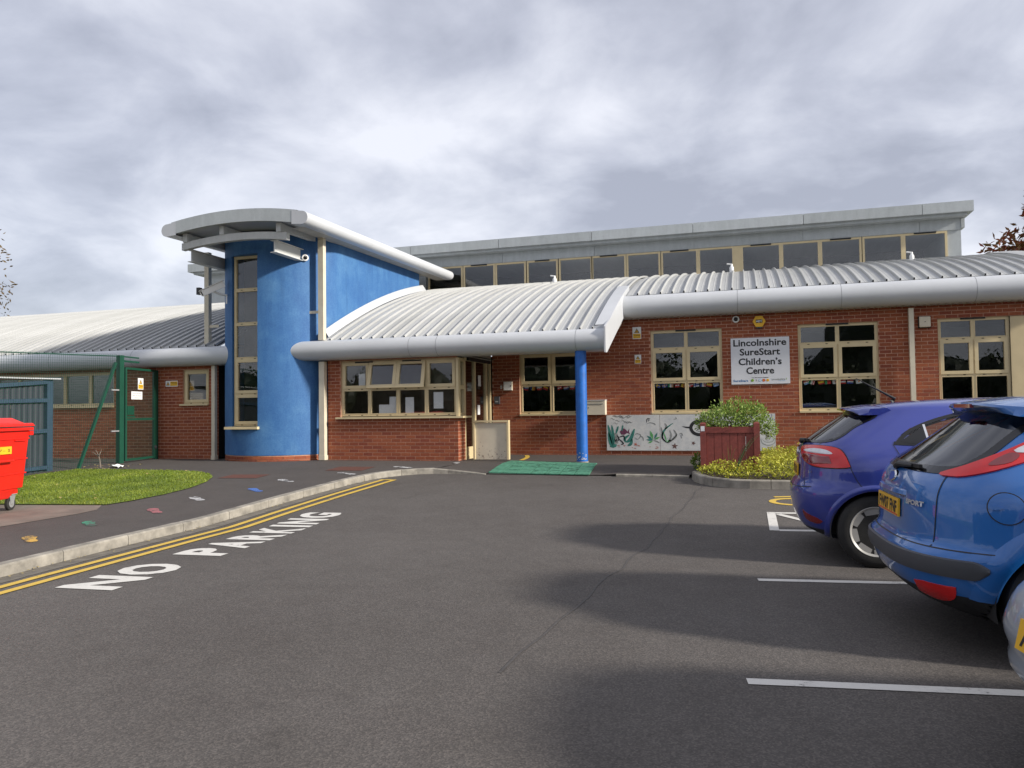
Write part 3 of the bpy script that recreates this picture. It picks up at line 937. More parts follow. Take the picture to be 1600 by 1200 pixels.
# papers stuck inside the office panes
m2 = MB()
for a, b, c, d in ((-7.02, -6.82, 1.36, 1.70), (-6.36, -6.14, 1.45, 1.80), (-7.40, -7.24, 1.33, 1.72), (-7.65, -7.40, 1.33, 1.55), (-8.14, -7.98, 1.98, 2.24)):
    bar_rect(m2, PB, a, b, c, d, -0.092, -0.090)
m2.build('notice', M['paper'], bw, recalc=True)

# cream cladding panel right of the last window
m2 = MB(); bar_rect(m2, PM, 5.07, 5.58, 0.30, 3.13, -0.06, -0.02); bar_rect(m2, PM, 5.59, 6.08, 0.30, 3.13, -0.06, -0.02)
m2.build('cladding_panel', M['cream'], centre, recalc=True)

# entrance screen on the return wall (facing +X): narrow window and two glazed doors
RW = Wall((-5.77, YF), (0, 1), 0, 2.3, 0.3, 2.6)
PR = RW.p
window(PR, 0.10, 0.46, 1.29, 2.52, [], [1.895], vent=False, slots=False, D=-0.05)
ds = MB()
bar_rect(ds, PR, 0.42, 0.47, 0.34, 1.27, -0.12, 0.0)
frame_rect(ds, PR, 0.47, 2.26, 0.34, 2.55, 0.06, -0.09, -0.02)
bar_rect(ds, PR, 1.10, 1.17, 0.36, 2.52, -0.085, -0.015)
bar_rect(ds, PR, 1.90, 1.96, 0.36, 2.52, -0.085, -0.015)
door = ds.build('entrance_door', M['cream'], centre, recalc=True)
m2 = MB(); bar_rect(m2, PR, 0.53, 1.10, 0.40, 0.60, -0.07, -0.03); m2.build('kick_rail', M['cream'], door, recalc=True)
pane(PR, 0.53, 1.10, 0.60, 2.49, -0.055, door); pane(PR, 1.17, 1.90, 0.45, 2.49, -0.055, door); pane(PR, 1.96, 2.20, 0.45, 2.49, -0.055, door)
m2 = MB(); m2.prism([(0.04, 2.555), (2.28, 2.555), (2.28, 3.38), (0.04, 2.60)], lambda u, v, d: PR(u, d, v), -0.10, -0.02); m2.build('header_panel', M['soffit'], door, recalc=True)
m2 = MB(); bar_rect(m2, PR, 0.6, 2.1, 2.49, 2.56, -0.02, 0.03); m2.build('door_closer', M['dark'], door, recalc=True)
m2 = MB(); bar_rect(m2, PR, 1.42, 1.60, 1.95, 2.2, -0.048, -0.046); bar_rect(m2, PR, 1.36, 1.52, 1.3, 1.52, -0.048, -0.046)
m2.build('notice', M['paper'], door, recalc=True)
m2 = MB()     # lobby behind the doors
x0_, x1_, y0_, y1_ = -8.8, -5.88, 16.52, 17.6
m2.poly([(x0_, y0_, 0.37), (x1_, y0_, 0.37), (x1_, y1_, 0.37), (x0_, y1_, 0.37)]); m2.poly([(x0_, y0_, 2.7), (x1_, y0_, 2.7), (x1_, y1_, 2.7), (x0_, y1_, 2.7)])
m2.poly([(x0_, y0_, 0.37), (x0_, y1_, 0.37), (x0_, y1_, 2.7), (x0_, y0_, 2.7)]); m2.poly([(x0_, y1_, 0.37), (-5.7, y1_, 0.37), (-5.7, y1_, 2.7), (x0_, y1_, 2.7)])
m2.poly([(-5.93, 15.4, 0.37), (-5.93, 16.52, 0.37), (-5.93, 16.52, 2.7), (-5.93, 15.4, 2.7)])
m2.poly([(-5.93, 15.4, 2.6), (-5.7, 15.4, 2.6), (-5.7, 17.6, 2.6), (-5.93, 17.6, 2.6)])
m2.build('interior_wall', M['interior_dark'], centre)

# ------------------------------------------------------------------ curved ribbed roof
def arc_z(y):
    t = y - 17.1
    return 3.93 + 0.366*t - 0.0243*t*t
RIB = 0.254
def roof_panel_mesh(y0, y1, n=22):
    prof = [(0.0, 0.0), (0.085, 0.0), (0.09, 0.004), (0.10, 0.004), (0.105, 0.0), (0.125, 0.0), (0.13, 0.004), (0.14, 0.004), (0.145, 0.0), (0.218, 0.0), (0.224, 0.043), (0.231, 0.048), (0.246, 0.048), (0.252, 0.043), (0.2545, 0.0)]
    mb = MB()
    rows = []
    for i in range(n+1):
        y = y0 + (y1 - y0)*i/n
        s = 0.366 - 0.0486*(y - 17.1); nrm = Vector((0, -s, 1)).normalized()
        rows.append([(a, y + nrm.y*h, arc_z(y) + nrm.z*h) for a, h in prof])
    ids = mb.grid(rows, smooth=True)
    mb.face([ids[0][k] for k in (14, 13, 12, 11, 10, 9)], 1)
    return mb.mesh('roof_panel', [M['roof'], M['dark']], sharp=20)
roof_root = MB()
for x0, x1, y0 in ((-26.0, -11.6, 14.8), (-9.0, -2.55, 14.8), (-2.6, 6.1, 17.05), (-11.6, -9.0, 17.4)):   # underlay, so nothing shows between the sheets
    roof_root.grid([[(x0, y0 + (22.6 - y0)*i/14, arc_z(y0 + (22.6 - y0)*i/14) - 0.03), (x1, y0 + (22.6 - y0)*i/14, arc_z(y0 + (22.6 - y0)*i/14) - 0.03)] for i in range(15)], smooth=True)
roof = roof_root.build('roof', M['roof'], centre)
me_long = roof_panel_mesh(14.82, 22.6); me_short = roof_panel_mesh(17.1, 22.6)
def lay(me, x0, x1):
    x = x0
    while x < x1 - 0.05:
        o = bpy.data.objects.new('roof_panel', me); COL.objects.link(o); o.parent = roof; o.location = (x, 0, 0); x += RIB
lay(me_long, -25.9, -11.85)
lay(me_long, -8.92, -2.70)
lay(me_short, -2.48, 5.9)
# verge board between the low canopy and the higher eaves, and right hand verge flashing
vb = MB()
ys = [14.84 + (17.9 - 14.84)*i/12 for i in range(13)]
X0, X1 = -2.82, -2.555
vb.grid([[(X0, y, arc_z(y) + 0.03) for y in ys], [(X0 + 0.02, y, arc_z(y) + 0.078) for y in ys], [(X1, y, arc_z(y) + 0.082) for y in ys]], smooth=False)
side = [(14.565, 2.49), (14.565, 2.99), (14.66, 3.035)] + [(y, arc_z(y) + 0.082) for y in ys[1:]] + [(17.9, 3.5), (16.9, 3.40), (14.70, 2.49)]
vb.poly([(X0, ys[0], arc_z(ys[0]) - 0.02), (X1, ys[0], arc_z(ys[0]) - 0.02), (X1, ys[0], arc_z(ys[0]) + 0.082), (X0, ys[0], arc_z(ys[0]) + 0.06)])
vb.prism(side, lambda u, v, d: (d, u, v), X1 - 0.018, X1 + 0.012)
vb.build('verge_board', M['gutter'], centre, recalc=True)
vb = MB()
rows = []
for i in range(15):
    y = 17.0 + 5.6*i/14
    rows.append([(5.88, y, arc_z(y) + 0.06), (6.02, y, arc_z(y) + 0.085), (6.22, y, arc_z(y) + 0.085), (6.24, y, arc_z(y) - 0.3)])
vb.grid(rows, smooth=True); vb.build('verge_board', M['roof'], centre)

# bullnose eaves gutters, in lengths
def bullnose(name, x0, x1, yc, zc, r, joints, caps=(False, False)):
    xs = [x0] + [j for j in joints if x0 < j < x1] + [x1]
    for i, (a, b) in enumerate(zip(xs, xs[1:])):
        mb = MB()
        prof = [(yc + 0.30, zc + r*0.98)] + [(yc - r*math.sin(t), zc + r*math.cos(t)) for t in [PI*k/20 for k in range(0, 21)]] + [(yc + 0.55, zc - r + 0.01)]
        g0 = 0.004
        secs = [a + g0, (a+b)/2, b - g0]
        rows = [[(x, y, z) for y, z in prof] for x in secs]
        if caps[0] and i == 0:
            rows = [[(a - r*math.sin(th)*0.9, yc + (y - yc)*max(math.cos(th), 0.02), zc + (z - zc)*max(math.cos(th), 0.02)) for y, z in prof] for th in [PI/2*(8-k)/8 for k in range(0, 8)]] + rows
        if caps[1] and i == len(xs)-2:
            rows = rows + [[(b + r*math.sin(th)*0.35, yc + (y - yc)*max(math.cos(th), 0.02), zc + (z - zc)*max(math.cos(th), 0.02)) for y, z in prof] for th in [PI/2*(k+1)/8 for k in range(0, 8)]]
        mb.grid(rows, smooth=True)
        mb.build(name, M['gutter'], centre, recalc=True)
        if i < len(xs)-2:
            m2 = MB(); m2.grid([[(b + d, yc - (r-0.004)*math.sin(t), zc + (r-0.004)*math.cos(t)) for t in [PI*k/16 for k in range(17)]] for d in (-0.012, 0.012)], smooth=True)
            m2.build('gutter_joint', M['steel_dark'], centre)
bullnose('eaves_gutter', -9.9, -2.575, 14.80, 2.762, 0.215, [-6.72, -6.1, -3.15])
bullnose('eaves_gutter', -26.0, -10.99, 14.80, 2.745, 0.215, [-22, -19.4, -16.4, -13.9])
bullnose('eaves_gutter', -2.58, 6.25, 17.09, 3.665, 0.255, [-0.1, 1.95, 4.4], (False, False))
m2 = MB(); m2.prism([(17.09 - 0.255*math.sin(PI*k/16), 3.665 + 0.255*math.cos(PI*k/16)) for k in range(17)] + [(17.3, 3.41), (17.3, 3.93)], lambda u, v, d: (d, u, v), 6.24, 6.26)
m2.build('gutter_end', M['gutter'], centre, recalc=True)

# soffits with a ribbed underside
def soffit(x0, x1, y0, z0, y1, z1):
    mb = MB(); n = int((x1 - x0)/0.127)
    rows = []
    for i in range(n*4+1):
        x = x0 + (x1 - x0)*i/(n*4)
        h = (0, 0.028, 0.028, 0)[i % 4]
        rows.append([(x, y0, z0 + h), (x, y1, z1 + h)])
    mb.grid(rows, smooth=False)
    mb.build('soffit', M['soffit'], centre)
soffit(-2.5, 6.1, 17.05, 3.405, 17.31, 3.405)
soffit(-9.0, -2.58, 14.84, 2.55, 17.31, 3.44)
soffit(-26, -11.5, 14.84, 2.535, 15.02, 2.54)
# blue steel column under the canopy corner
m2 = MB(); m2.lathe((-3.10, 14.86, 0.30), (0, 0, 1), [(0, 0.112), (2.25, 0.112)], 28)
col = m2.build('canopy_column', M['blue_col'], centre)
m2 = MB(); m2.lathe((-3.10, 14.86, 0.335), (0, 0, 1), [(0, 0.125), (0.03, 0.125), (0.03, 0.113)], 28); m2.build('column_base', M['kerb'], col)
m2 = MB(); rr = random.Random(5)
for k in range(26):
    a = R(rr.uniform(180, 330)); z = 0.40 + abs(rr.gauss(0, 0.07)); w = rr.uniform(0.01, 0.05)
    m2.grid([[(-3.10 + 0.1128*math.cos(a + t), 14.86 + 0.1128*math.sin(a + t), z), (-3.10 + 0.1128*math.cos(a + t), 14.86 + 0.1128*math.sin(a + t), z + rr.uniform(0.006, 0.018))] for t in (0, w*3, w*6)])
m2.build('paint_chip', M['cream_pale'], col)

# rainwater pipes
def pipe(x0, x1, y0, y1, z0, z1, shoe=True):
    mb = MB(); mb.box((x0, y0, z0), (x1, y1, z1))
    o = mb.build('downpipe', M['cream_pale'], centre)
    if shoe:
        mb = MB(); mb.box((x0 - 0.008, y0 - 0.008, z0), (x1 + 0.008, y1 + 0.02, z0 + 0.10)); mb.build('pipe_shoe', M['cream_pale'], o)
    return o
pipe(-8.99, -8.86, 14.84, 14.96, 0.35, 2.52)
up = pipe(-9.0, -8.87, 14.84, 14.96, 3.0, 5.36, False)
m2 = MB(); m2.box((-9.33, 14.87, 3.60), (-9.0, 14.90, 3.66)); m2.box((-9.36, 14.86, 3.57), (-9.33, 14.96, 3.69)); m2.build('pipe_bracket', M['cream_pale'], up)
pipe(3.235, 3.325, 17.14, 17.24, 0.35, 3.36)
pipe(-11.83, -11.74, 14.86, 14.95, 0.33, 2.52)
up = pipe(-12.10, -11.98, 14.95, 15.06, 2.98, 5.2, False)
m2 = MB(); m2.box((-11.98, 14.98, 3.42), (-11.72, 15.02, 3.48)); m2.build('pipe_bracket', M['cream_pale'], up)

# ------------------------------------------------------------------ round blue tower
TC, TR = Vector((-10.35, 15.75)), 1.42
TY1, TZ0, TZ1 = 20.2, 0.47, 5.36
WX0, WX1, WZ0, WZ1, WY = -10.97, -10.21, 1.07, 4.93, 14.56
a0 = math.asin((WX0 - TC.x)/TR); a1 = math.asin((WX1 - TC.x)/TR)
def tpt(a, z, r=TR): return (TC.x + r*math.sin(a), TC.y - r*math.cos(a), z)
angs = sorted({-PI/2 + PI*k/48 for k in range(49)} | {a0, a1})
angs = [a for i, a in enumerate(angs) if i == 0 or a - angs[i-1] > 1e-4 or a in (a0, a1)]
mb = MB()
zs = [TZ0, WZ0, WZ1, TZ1]
for a, b in zip(angs, angs[1:]):
    for c, d in zip(zs, zs[1:]):
        if a0 - 1e-6 <= a and b <= a1 + 1e-6 and c >= WZ0 - 1e-6 and d <= WZ1 + 1e-6: continue
        mb.poly([tpt(a, c), tpt(b, c), tpt(b, d), tpt(a, d)], 0, True)
for X in (TC.x - TR, TC.x + TR):
    mb.poly([(X, TC.y, TZ0), (X, TY1, TZ0), (X, TY1, TZ1), (X, TC.y, TZ1)])
mb.poly([(TC.x - TR, TY1, TZ0), (TC.x + TR, TY1, TZ0), (TC.x + TR, TY1, TZ1), (TC.x - TR, TY1, TZ1)])
for a in (a0, a1):
    p = tpt(a, 0)
    mb.poly([(p[0], p[1], WZ0), (p[0], WY + 0.05, WZ0), (p[0], WY + 0.05, WZ1), (p[0], p[1], WZ1)])
for z in (WZ0, WZ1):
    mb.poly([tpt(a0 + (a1 - a0)*k/8, z) for k in range(9)] + [(WX1, WY + 0.05, z), (WX0, WY + 0.05, z)])
me = mb.mesh('tower_wall', M['blue_wall'])
bm = bmesh.new(); bm.from_mesh(me); bmesh.ops.remove_doubles(bm, verts=bm.verts, dist=0.0005); bmesh.ops.recalc_face_normals(bm, faces=bm.faces); bm.to_mesh(me); bm.free()
me.set_sharp_from_angle(angle=R(25))
tower = place('tower_wall', me, centre)
# brick plinth under it
mb = MB(); mb.grid([[tpt(a, 0.25, TR - 0.012) for a in angs], [tpt(a, TZ0 + 0.002, TR - 0.012) for a in angs]])
pl = mb.build('plinth', M['mortar'], centre)
nb = int(PI*TR/0.225)
for row, z in enumerate((0.30, 0.375)):
    for k in range(nb):
        b0 = -PI/2 + PI*(k + (0.5 if row % 2 else 0))/nb + 0.003; b1 = b0 + PI/nb - 0.007
        if b1 > PI/2: continue
        mb = MB()
        aa = [b0, (b0+b1)/2, b1]
        mb.grid([[tpt(a, z + 0.005, TR - 0.004) for a in aa], [tpt(a, z + 0.07, TR - 0.004) for a in aa]], smooth=False)
        for zz in (z + 0.005, z + 0.07):
            mb.grid([[tpt(a, zz, TR - 0.02) for a in aa], [tpt(a, zz, TR - 0.004) for a in aa]], smooth=False)
        me = mb.mesh('brick', M['brick'], recalc=True); set_tint(me, [TINTS[rb.randrange(7)]]*len(me.polygons))
        o = place('brick', me, None); o.parent = pl
PT_ = lambda u, n, z: (u, WY - n, z)
tw = window(PT_, WX0 + 0.02, WX1 - 0.0, WZ0 + 0.05, WZ1, [], [1.83, 2.62, 3.40, 4.165], casement={(0, 1), (0, 0)}, vent=False, D=0.0)
m2 = MB(); m2.box((-11.02, 14.26, 1.05), (-10.17, 14.6, 1.105)); m2.build('sill', M['cream'], tw)
m2 = MB()   # inside of the tower
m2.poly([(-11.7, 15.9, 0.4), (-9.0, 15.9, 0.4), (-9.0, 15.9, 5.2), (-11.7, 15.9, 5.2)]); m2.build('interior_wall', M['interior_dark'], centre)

# tower roof: shallow vault running back, with rounded edges
RX0, RX1, RY0, RY1 = -11.90, -8.52, 13.48, 21.6
def vault(x, y):
    t = (x - (RX0 + RX1)/2)/((RX1 - RX0)/2)
    return 5.375 + 0.02*(y - RY0)*0.9 + 0.165*(1 - t*t)
NB = 24
xsr = [RX0 + (RX1 - RX0)*k/NB for k in range(NB+1)]
mb = MB()
mb.grid([[(x, y, vault(x, y) + 0.135) for x in xsr] for y in (RY0 + 0.03, (RY0 + RY1)/2, RY1)], smooth=True)
mb.grid([[(x, y, vault(x, y) - 0.10) for x in xsr] for y in (RY0 + 0.05, RY1)], smooth=True)
tr = mb.build('tower_roof', M['gutter'], centre)
mb = MB()
mb.grid([[(x, RY0, vault(x, RY0) + 0.14) for x in xsr[1:-1]], [(x, RY0, vault(x, RY0) - 0.125) for x in xsr[1:-1]]], smooth=True)
mb.grid([[(x, RY0, vault(x, RY0) + 0.14) for x in xsr[1:-1]], [(x, RY0 + 0.06, vault(x, RY0) + 0.14) for x in xsr[1:-1]]], smooth=True)
mb.grid([[(x, RY0, vault(x, RY0) - 0.125) for x in xsr[1:-1]], [(x, RY0 + 0.06, vault(x, RY0) - 0.125) for x in xsr[1:-1]]], smooth=True)
mb.build('roof_fascia', M['fascia'], tr, recalc=True)
for X, sg in ((RX0, -1), (RX1, 1)):
    mb = MB()
    xe = X - sg*0.02
    prof = [(xe - sg*0.24, -0.135 + 0.02)] + [(xe + sg*0.135*math.sin(t), -0.135*math.cos(t)) for t in [PI*k/14 for k in range(15)]] + [(xe - sg*0.24, 0.135 + 0.03)]
    rows = [[(x, y, vault(X, y) + h) for x, h in prof] for y in (RY0 - 0.005, 17.5, RY1)]
    mb.grid(rows, smooth=True)
    mb.face([mb.vert((x, RY0 - 0.005, vault(X, RY0) + h)) for x, h in prof])
    mb.face([mb.vert((x, RY1, vault(X, RY1) + h)) for x, h in prof])
    mb.build('roof_edge', M['gutter'], tr, recalc=True)
    # level soffit board beside the wall
    mb = MB(); xw = TC.x + sg*TR
    xa, xb_ = sorted((xw - sg*0.05, xe))
    mb.grid([[(xa, y, vault(X, y) - 0.125), (xb_, y, vault(X, y) - 0.125)] for y in (RY0 + 0.3, RY1)], smooth=False)
    mb.build('soffit', M['soffit'], tr)
# curved steel beam in front, with stub posts and I-beams from the tower
def arcbeam(y0, y1, dz0, dz1, xa, xb_):
    mb = MB(); xs = [xa + (xb_ - xa)*k/16 for k in range(17)]
    pr = lambda x: [(x, y0, vault(x, RY0) + dz0), (x, y0, vault(x, RY0) + dz1), (x, y1, vault(x, RY0) + dz1), (x, y1, vault(x, RY0) + dz0)]
    rows = [pr(x) for x in xs]
    mb.grid(rows, smooth=False, closed=True); mb.face([0, 1, 2, 3]); mb.face([mb.vert(p) for p in pr(xb_)][::-1])
    return mb.build('curved_beam', M['steel_paint'], tr, recalc=True)
arcbeam(13.66, 13.78, -0.46, -0.31, -11.64, -9.02)
for X in (-11.54, -10.60, -9.20):
    m2 = MB(); z = vault(X, RY0)
    m2.box((X - 0.055, 13.64, z - 0.31), (X + 0.055, 13.80, z - 0.12)); m2.build('bracket', M['steel_paint'], tr)
    m2 = MB(); m2.bar((X, 13.8, z - 0.2), (X, 20.0, z - 0.05), 0.10, 0.14); m2.build('rafter', M['steel_paint'], tr)
for X in (-11.47, -9.38):
    z = vault(X, RY0) - 0.47
    ye = TC.y - math.sqrt(max(TR*TR - (X - TC.x)**2, 0)) + 0.05
    m2 = MB(); m2.box((X - 0.012, 13.76, z - 0.25), (X + 0.012, ye, z)); m2.box((X - 0.075, 13.73, z - 0.012), (X + 0.075, ye, z)); m2.box((X - 0.075, 13.73, z - 0.262), (X + 0.075, ye, z - 0.25))
    m2.build('i_beam', M['steel_paint'], tr)
# lead flashing where the canopy roof meets the tower flank
m2 = MB()
ys = [14.95 + (20.4 - 14.95)*k/14 for k in range(15)]
m2.grid([[(-8.915, y, arc_z(y) + 0.20) for y in ys], [(-8.90, y, arc_z(y) + 0.19) for y in ys], [(-8.80, y, arc_z(y) + 0.035) for y in ys]], smooth=False)
m2.build('roof_flashing', M['gutter'], centre)

# ------------------------------------------------------------------ clerestory
YC = 22.0
CX0, CX1 = -17.75, 5.42
c_ = MB()
c_.box((CX0, YC, 4.6), (CX1, YC + 6, 5.0))
c_.box((5.07, YC, 5.0), (CX1, YC + 6, 5.88)); c_.box((CX0, YC, 5.0), (-9.5, YC + 0.2, 5.88))
c_.box((CX0, YC - 0.004, 5.88), (CX1, YC + 6, 6.176))
c_.poly([(CX1 - 0.01, YC + 0.2, 5), (CX1 - 0.01, YC + 6, 5), (CX1 - 0.01, YC + 6, 5.9), (CX1 - 0.01, YC + 0.2, 5.9)])
cler = c_.build('clerestory', M['fascia'], centre)
m2 = MB(); m2.poly([(CX0, YC + 2.5, 5.0), (CX1, YC + 2.5, 5.0), (CX1, YC + 2.5, 5.9), (CX0, YC + 2.5, 5.9)]); m2.poly([(CX0, YC + .1, 5.005), (CX1, YC + .1, 5.005), (CX1, YC + 2.5, 5.005), (CX0, YC + 2.5, 5.005)])
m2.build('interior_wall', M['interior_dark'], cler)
jn = [-18.15, -15.6, -12.7, -9.83, -6.95, -4.12, -1.27, 1.61, 4.46, 5.63]
for a, b in zip(jn, jn[1:]):
    m2 = MB(); m2.box((a + 0.006, YC - 0.42, 6.255), (b - 0.006, YC + 6.3, 6.525)); m2.build('fascia_panel', M['fascia'], cler)
    m2 = MB(); m2.box((max(a, CX0) + 0.006, YC - 0.03, 5.88), (min(b, CX1) - 0.004, YC - 0.006, 6.178)); m2.build('cladding_panel', M['fascia'], cler)
m2 = MB(); m2.box((-18.0, YC - 0.30, 6.18), (5.50, YC + 6.2, 6.253)); m2.build('soffit_board', M['fascia'], cler)
m2 = MB(); m2.box((5.42, YC - 0.05, 5.92), (5.50, YC + 6, 6.176)); m2.build('corner_trim', M['fascia'], cler)
ml = [(-9.35, -8.30), (-8.17, -7.25), (-7.13, -6.27), (-6.13, -5.28), (-5.14, -4.24), (-4.16, -3.25), (-3.13, -2.27), (-2.14, -1.22), (-1.11, -0.24), (0.05, 0.99), (1.10, 1.98), (2.09, 3.01), (3.14, 4.01), (4.12, 5.04)]
PC = lambda u, n, z: (u, YC - n, z)
for i, (a, b) in enumerate(ml):
    m2 = MB()
    frame_rect(m2, PC, a - 0.055, b + (0.055 if i != 8 else 0.055), 5.0, 5.87, 0.055, 0.0, 0.04)
    w = m2.build('clerestory_window', M['cream'], centre, recalc=True)
    pane(PC, a, b, 5.05, 5.82, 0.02, w)
    if i % 2 == 1:
        m2 = MB(); bar_rect(m2, PC, a + 0.2, b - 0.2, 5.835, 5.868, 0.04, 0.06); m2.build('trickle_vent', M['dark'], w, recalc=True)
m2 = MB(); bar_rect(m2, PC, -0.185, -0.005, 5.0, 5.87, 0.0, 0.035); m2.build('wide_mullion', M['cream'], centre, recalc=True)
# little roof anchors
for X, Y in ((-5.0, 20.6), (-0.25, 20.8), (4.05, 20.9)):
    z = arc_z(Y)
    m2 = MB(); m2.lathe((X, Y, z - 0.02), (0, 0, 1), [(0, 0.075), (0.02, 0.075), (0.02, 0.055), (0.14, 0.055), (0.17, 0.035), (0.19, 0.028), (0.23, 0.028), (0.24, 0.01)], 14)
    m2.tube([(X, Y, z + 0.2), (X - 0.12, Y, z + 0.22)], 0.018, 6)
    m2.build('roof_anchor', M['white'], centre)
# ------------------------------------------------------------------ things on the walls
def flat_text(s, size, P, u, z, n, mat, parent, name='lettering', bold=0.0, align='CENTER', width=None, spacing=1.0):
    """lettering on a plane: P(u, n, z)"""
    me = text_mesh(s, size, 0.0, bold, align, spacing)
    a, b, c, d = text_bounds(me)
    k = 1.0 if width is None else width/(b - a)
    mid = (a + b)/2 if align == 'CENTER' else a
    for v in me.vertices:
        v.co = P(u + (v.co.x - mid)*k, n, z + v.co.y)
    me.materials.clear(); me.materials.append(mat)
    return place(name, me, parent)
def plate_disc(mb, P, u, z, r, n0, n1, k=20, mi=0, rot=0.0):
    mb.prism([(u + r*math.cos(2*PI*i/k + rot), z + r*math.sin(2*PI*i/k + rot)) for i in range(k)], lambda a, b, d: P(a, d, b), n0, n1, mi)

# name board
t = thing('name_sign', "large white wall sign with black lettering naming the children's centre", 'sign', (0.34, 17.28, 2.4))
m2 = MB(); bar_rect(m2, PM, -0.265, 0.94, 1.885, 2.89, 0.012, 0.028); m2.build('board', M['sign_white'], t, recalc=True)
for s, z, w in (('Lincolnshire', 2.715, 1.09), ('SureStart', 2.515, 0.83), ('Children\u2019s', 2.305, 0.885), ('Centre', 2.11, 0.57)):
    flat_text(s, 0.200, PM, 0.335, z, 0.030, M['ink'], t, 'lettering', 0.0048, width=w)
flat_text('SureStart', 0.066, PM, -0.225, 1.940, 0.030, M['logo_blue'], t, 'logo_lettering', 0.0015, 'LEFT', width=0.31)
flat_text('every child matters in Lincolnshire', 0.022, PM, 0.33, 2.017, 0.030, M['ink'], t, 'small_lettering', 0.0012, width=0.36)
flat_text('Lincolnshire', 0.056, PM, 0.57, 1.962, 0.030, M['mural_grey'], t, 'logo_lettering', 0.001, 'LEFT', width=0.27)
flat_text('COUNTY COUNCIL', 0.018, PM, 0.70, 1.940, 0.030, M['logo_sky'], t, 'small_lettering', 0.0005, 'LEFT', width=0.14)
flat_text('?', 0.05, PM, 0.865, 1.968, 0.030, M['logo_green'], t, 'logo_mark', 0.002)
for u, mt in ((0.172, 'logo_green'), (0.327, 'logo_sky'), (0.405, 'logo_red'), (0.485, 'fl_yellow')):
    m2 = MB(); plate_disc(m2, PM, u, 1.965, 0.031, 0.029, 0.031); o = m2.build('logo_disc', M[mt], t, recalc=True)
    m2 = MB(); plate_disc(m2, PM, u, 1.965, 0.016 if mt != 'logo_sky' else 0.022, 0.031, 0.0325); m2.build('logo_centre', M['sign_white' if mt == 'logo_sky' else 'logo_green' if mt == 'logo_green' else 'fl_orange'], o, recalc=True)
flat_text('\u03c7', 0.05, PM, 0.25, 1.957, 0.030, M['mural_purple'], t, 'logo_mark', 0.001)

# alarm box
t = thing('alarm_box', 'yellow hexagonal alarm box under the eaves above the white name sign', 'alarm box', (0.335, 17.28, 3.23))
m2 = MB(); plate_disc(m2, PM, 0.335, 3.235, 0.135, 0.005, 0.075, 6); m2.build('case', M['yellow'], t, recalc=True)
m2 = MB(); bar_rect(m2, PM, 0.268, 0.405, 3.205, 3.275, 0.075, 0.079); m2.build('badge', M['ink'], t, recalc=True)
flat_text('ADT', 0.062, PM, 0.337, 3.218, 0.081, M['white'], t, 'lettering', 0.002)
m2 = MB(); bar_rect(m2, PM, 0.27, 0.40, 3.085, 3.125, 0.01, 0.07); m2.build('strobe', M['black_gloss'], t, recalc=True)

def dome(P, u, z, label, loc, r=0.075):
    t = thing('dome_camera', label, 'security camera', loc)
    o = Vector(P(u, 0.0, z)); ax = Vector(P(u, 1.0, z)) - o
    m2 = MB(); m2.lathe(o, ax, [(0, r*0.9), (0.02, r), (0.05, r), (0.06, r*0.86)], 24); m2.build('housing', M['white'], t, recalc=True)
    m2 = MB(); m2.lathe(o, ax, [(0.055, r*0.62)] + [(0.06 + r*0.6*math.sin(a), r*0.62*math.cos(a)) for a in (0, .4, .8, 1.2, 1.5)], 20); m2.build('lens_dome', M['black_gloss'], t, recalc=True)
dome(PM, -0.145, 3.305, 'round white dome camera under the eaves beside the yellow alarm box', (-0.145, 17.3, 3.3))
ang = 0.83
ax_o = Vector((TC.x + TR*math.sin(ang), TC.y - TR*math.cos(ang), 0)); ax_d = Vector((math.sin(ang), -math.cos(ang), 0))
dome(lambda u, n, z: ax_o + ax_d*n + Vector((0, 0, z)), 0, 4.84, 'white dome camera high on the blue tower under the steel beam', (ax_o.x, ax_o.y, 4.84))

# bullet camera on the left of the tower
t = thing('bullet_camera', 'long white security camera on a bracket at the left of the blue tower', 'security camera', (-11.55, 15.0, 4.1))
b0 = Vector((-11.62, 14.85, 4.13)); tip = Vector((-11.95, 14.35, 4.08))
m2 = MB(); m2.bar((-11.22, 14.50, 4.33), (-11.52, 14.16, 4.08), 0.14, 0.13); m2.build('body', M['white'], t)
m2 = MB(); m2.bar((-11.19, 14.49, 4.42), (-11.56, 14.12, 4.135), 0.17, 0.012); m2.build('sunshield', M['white'], t)
m2 = MB(); m2.bar((-11.523, 14.157, 4.077), (-11.535, 14.145, 4.068), 0.1, 0.09); m2.build('lens', M['black_gloss'], t)
m2 = MB(); m2.tube([(-11.36, 14.34, 4.15), (-11.28, 14.5, 4.10), (-11.22, 14.62, 4.09), (-11.18, 14.68, 4.0)], 0.028, 8); m2.box((-11.25, 14.62, 3.90), (-11.13, 14.80, 4.08)); m2.build('bracket', M['white'], t)

# small black floodlight box on the clerestory end
t = thing('floodlight', 'small black floodlight on the clerestory end wall left of the tower', 'light', (-17.65, 21.9, 5.6))
m2 = MB(); m2.box((-17.93, 21.75, 5.50), (-17.80, 21.9, 5.74)); m2.build('lamp_head', M['dark'], t)
m2 = MB(); m2.box((-17.88, 21.9, 5.57), (-17.74, 22.0, 5.63)); m2.build('bracket', M['dark'], t)

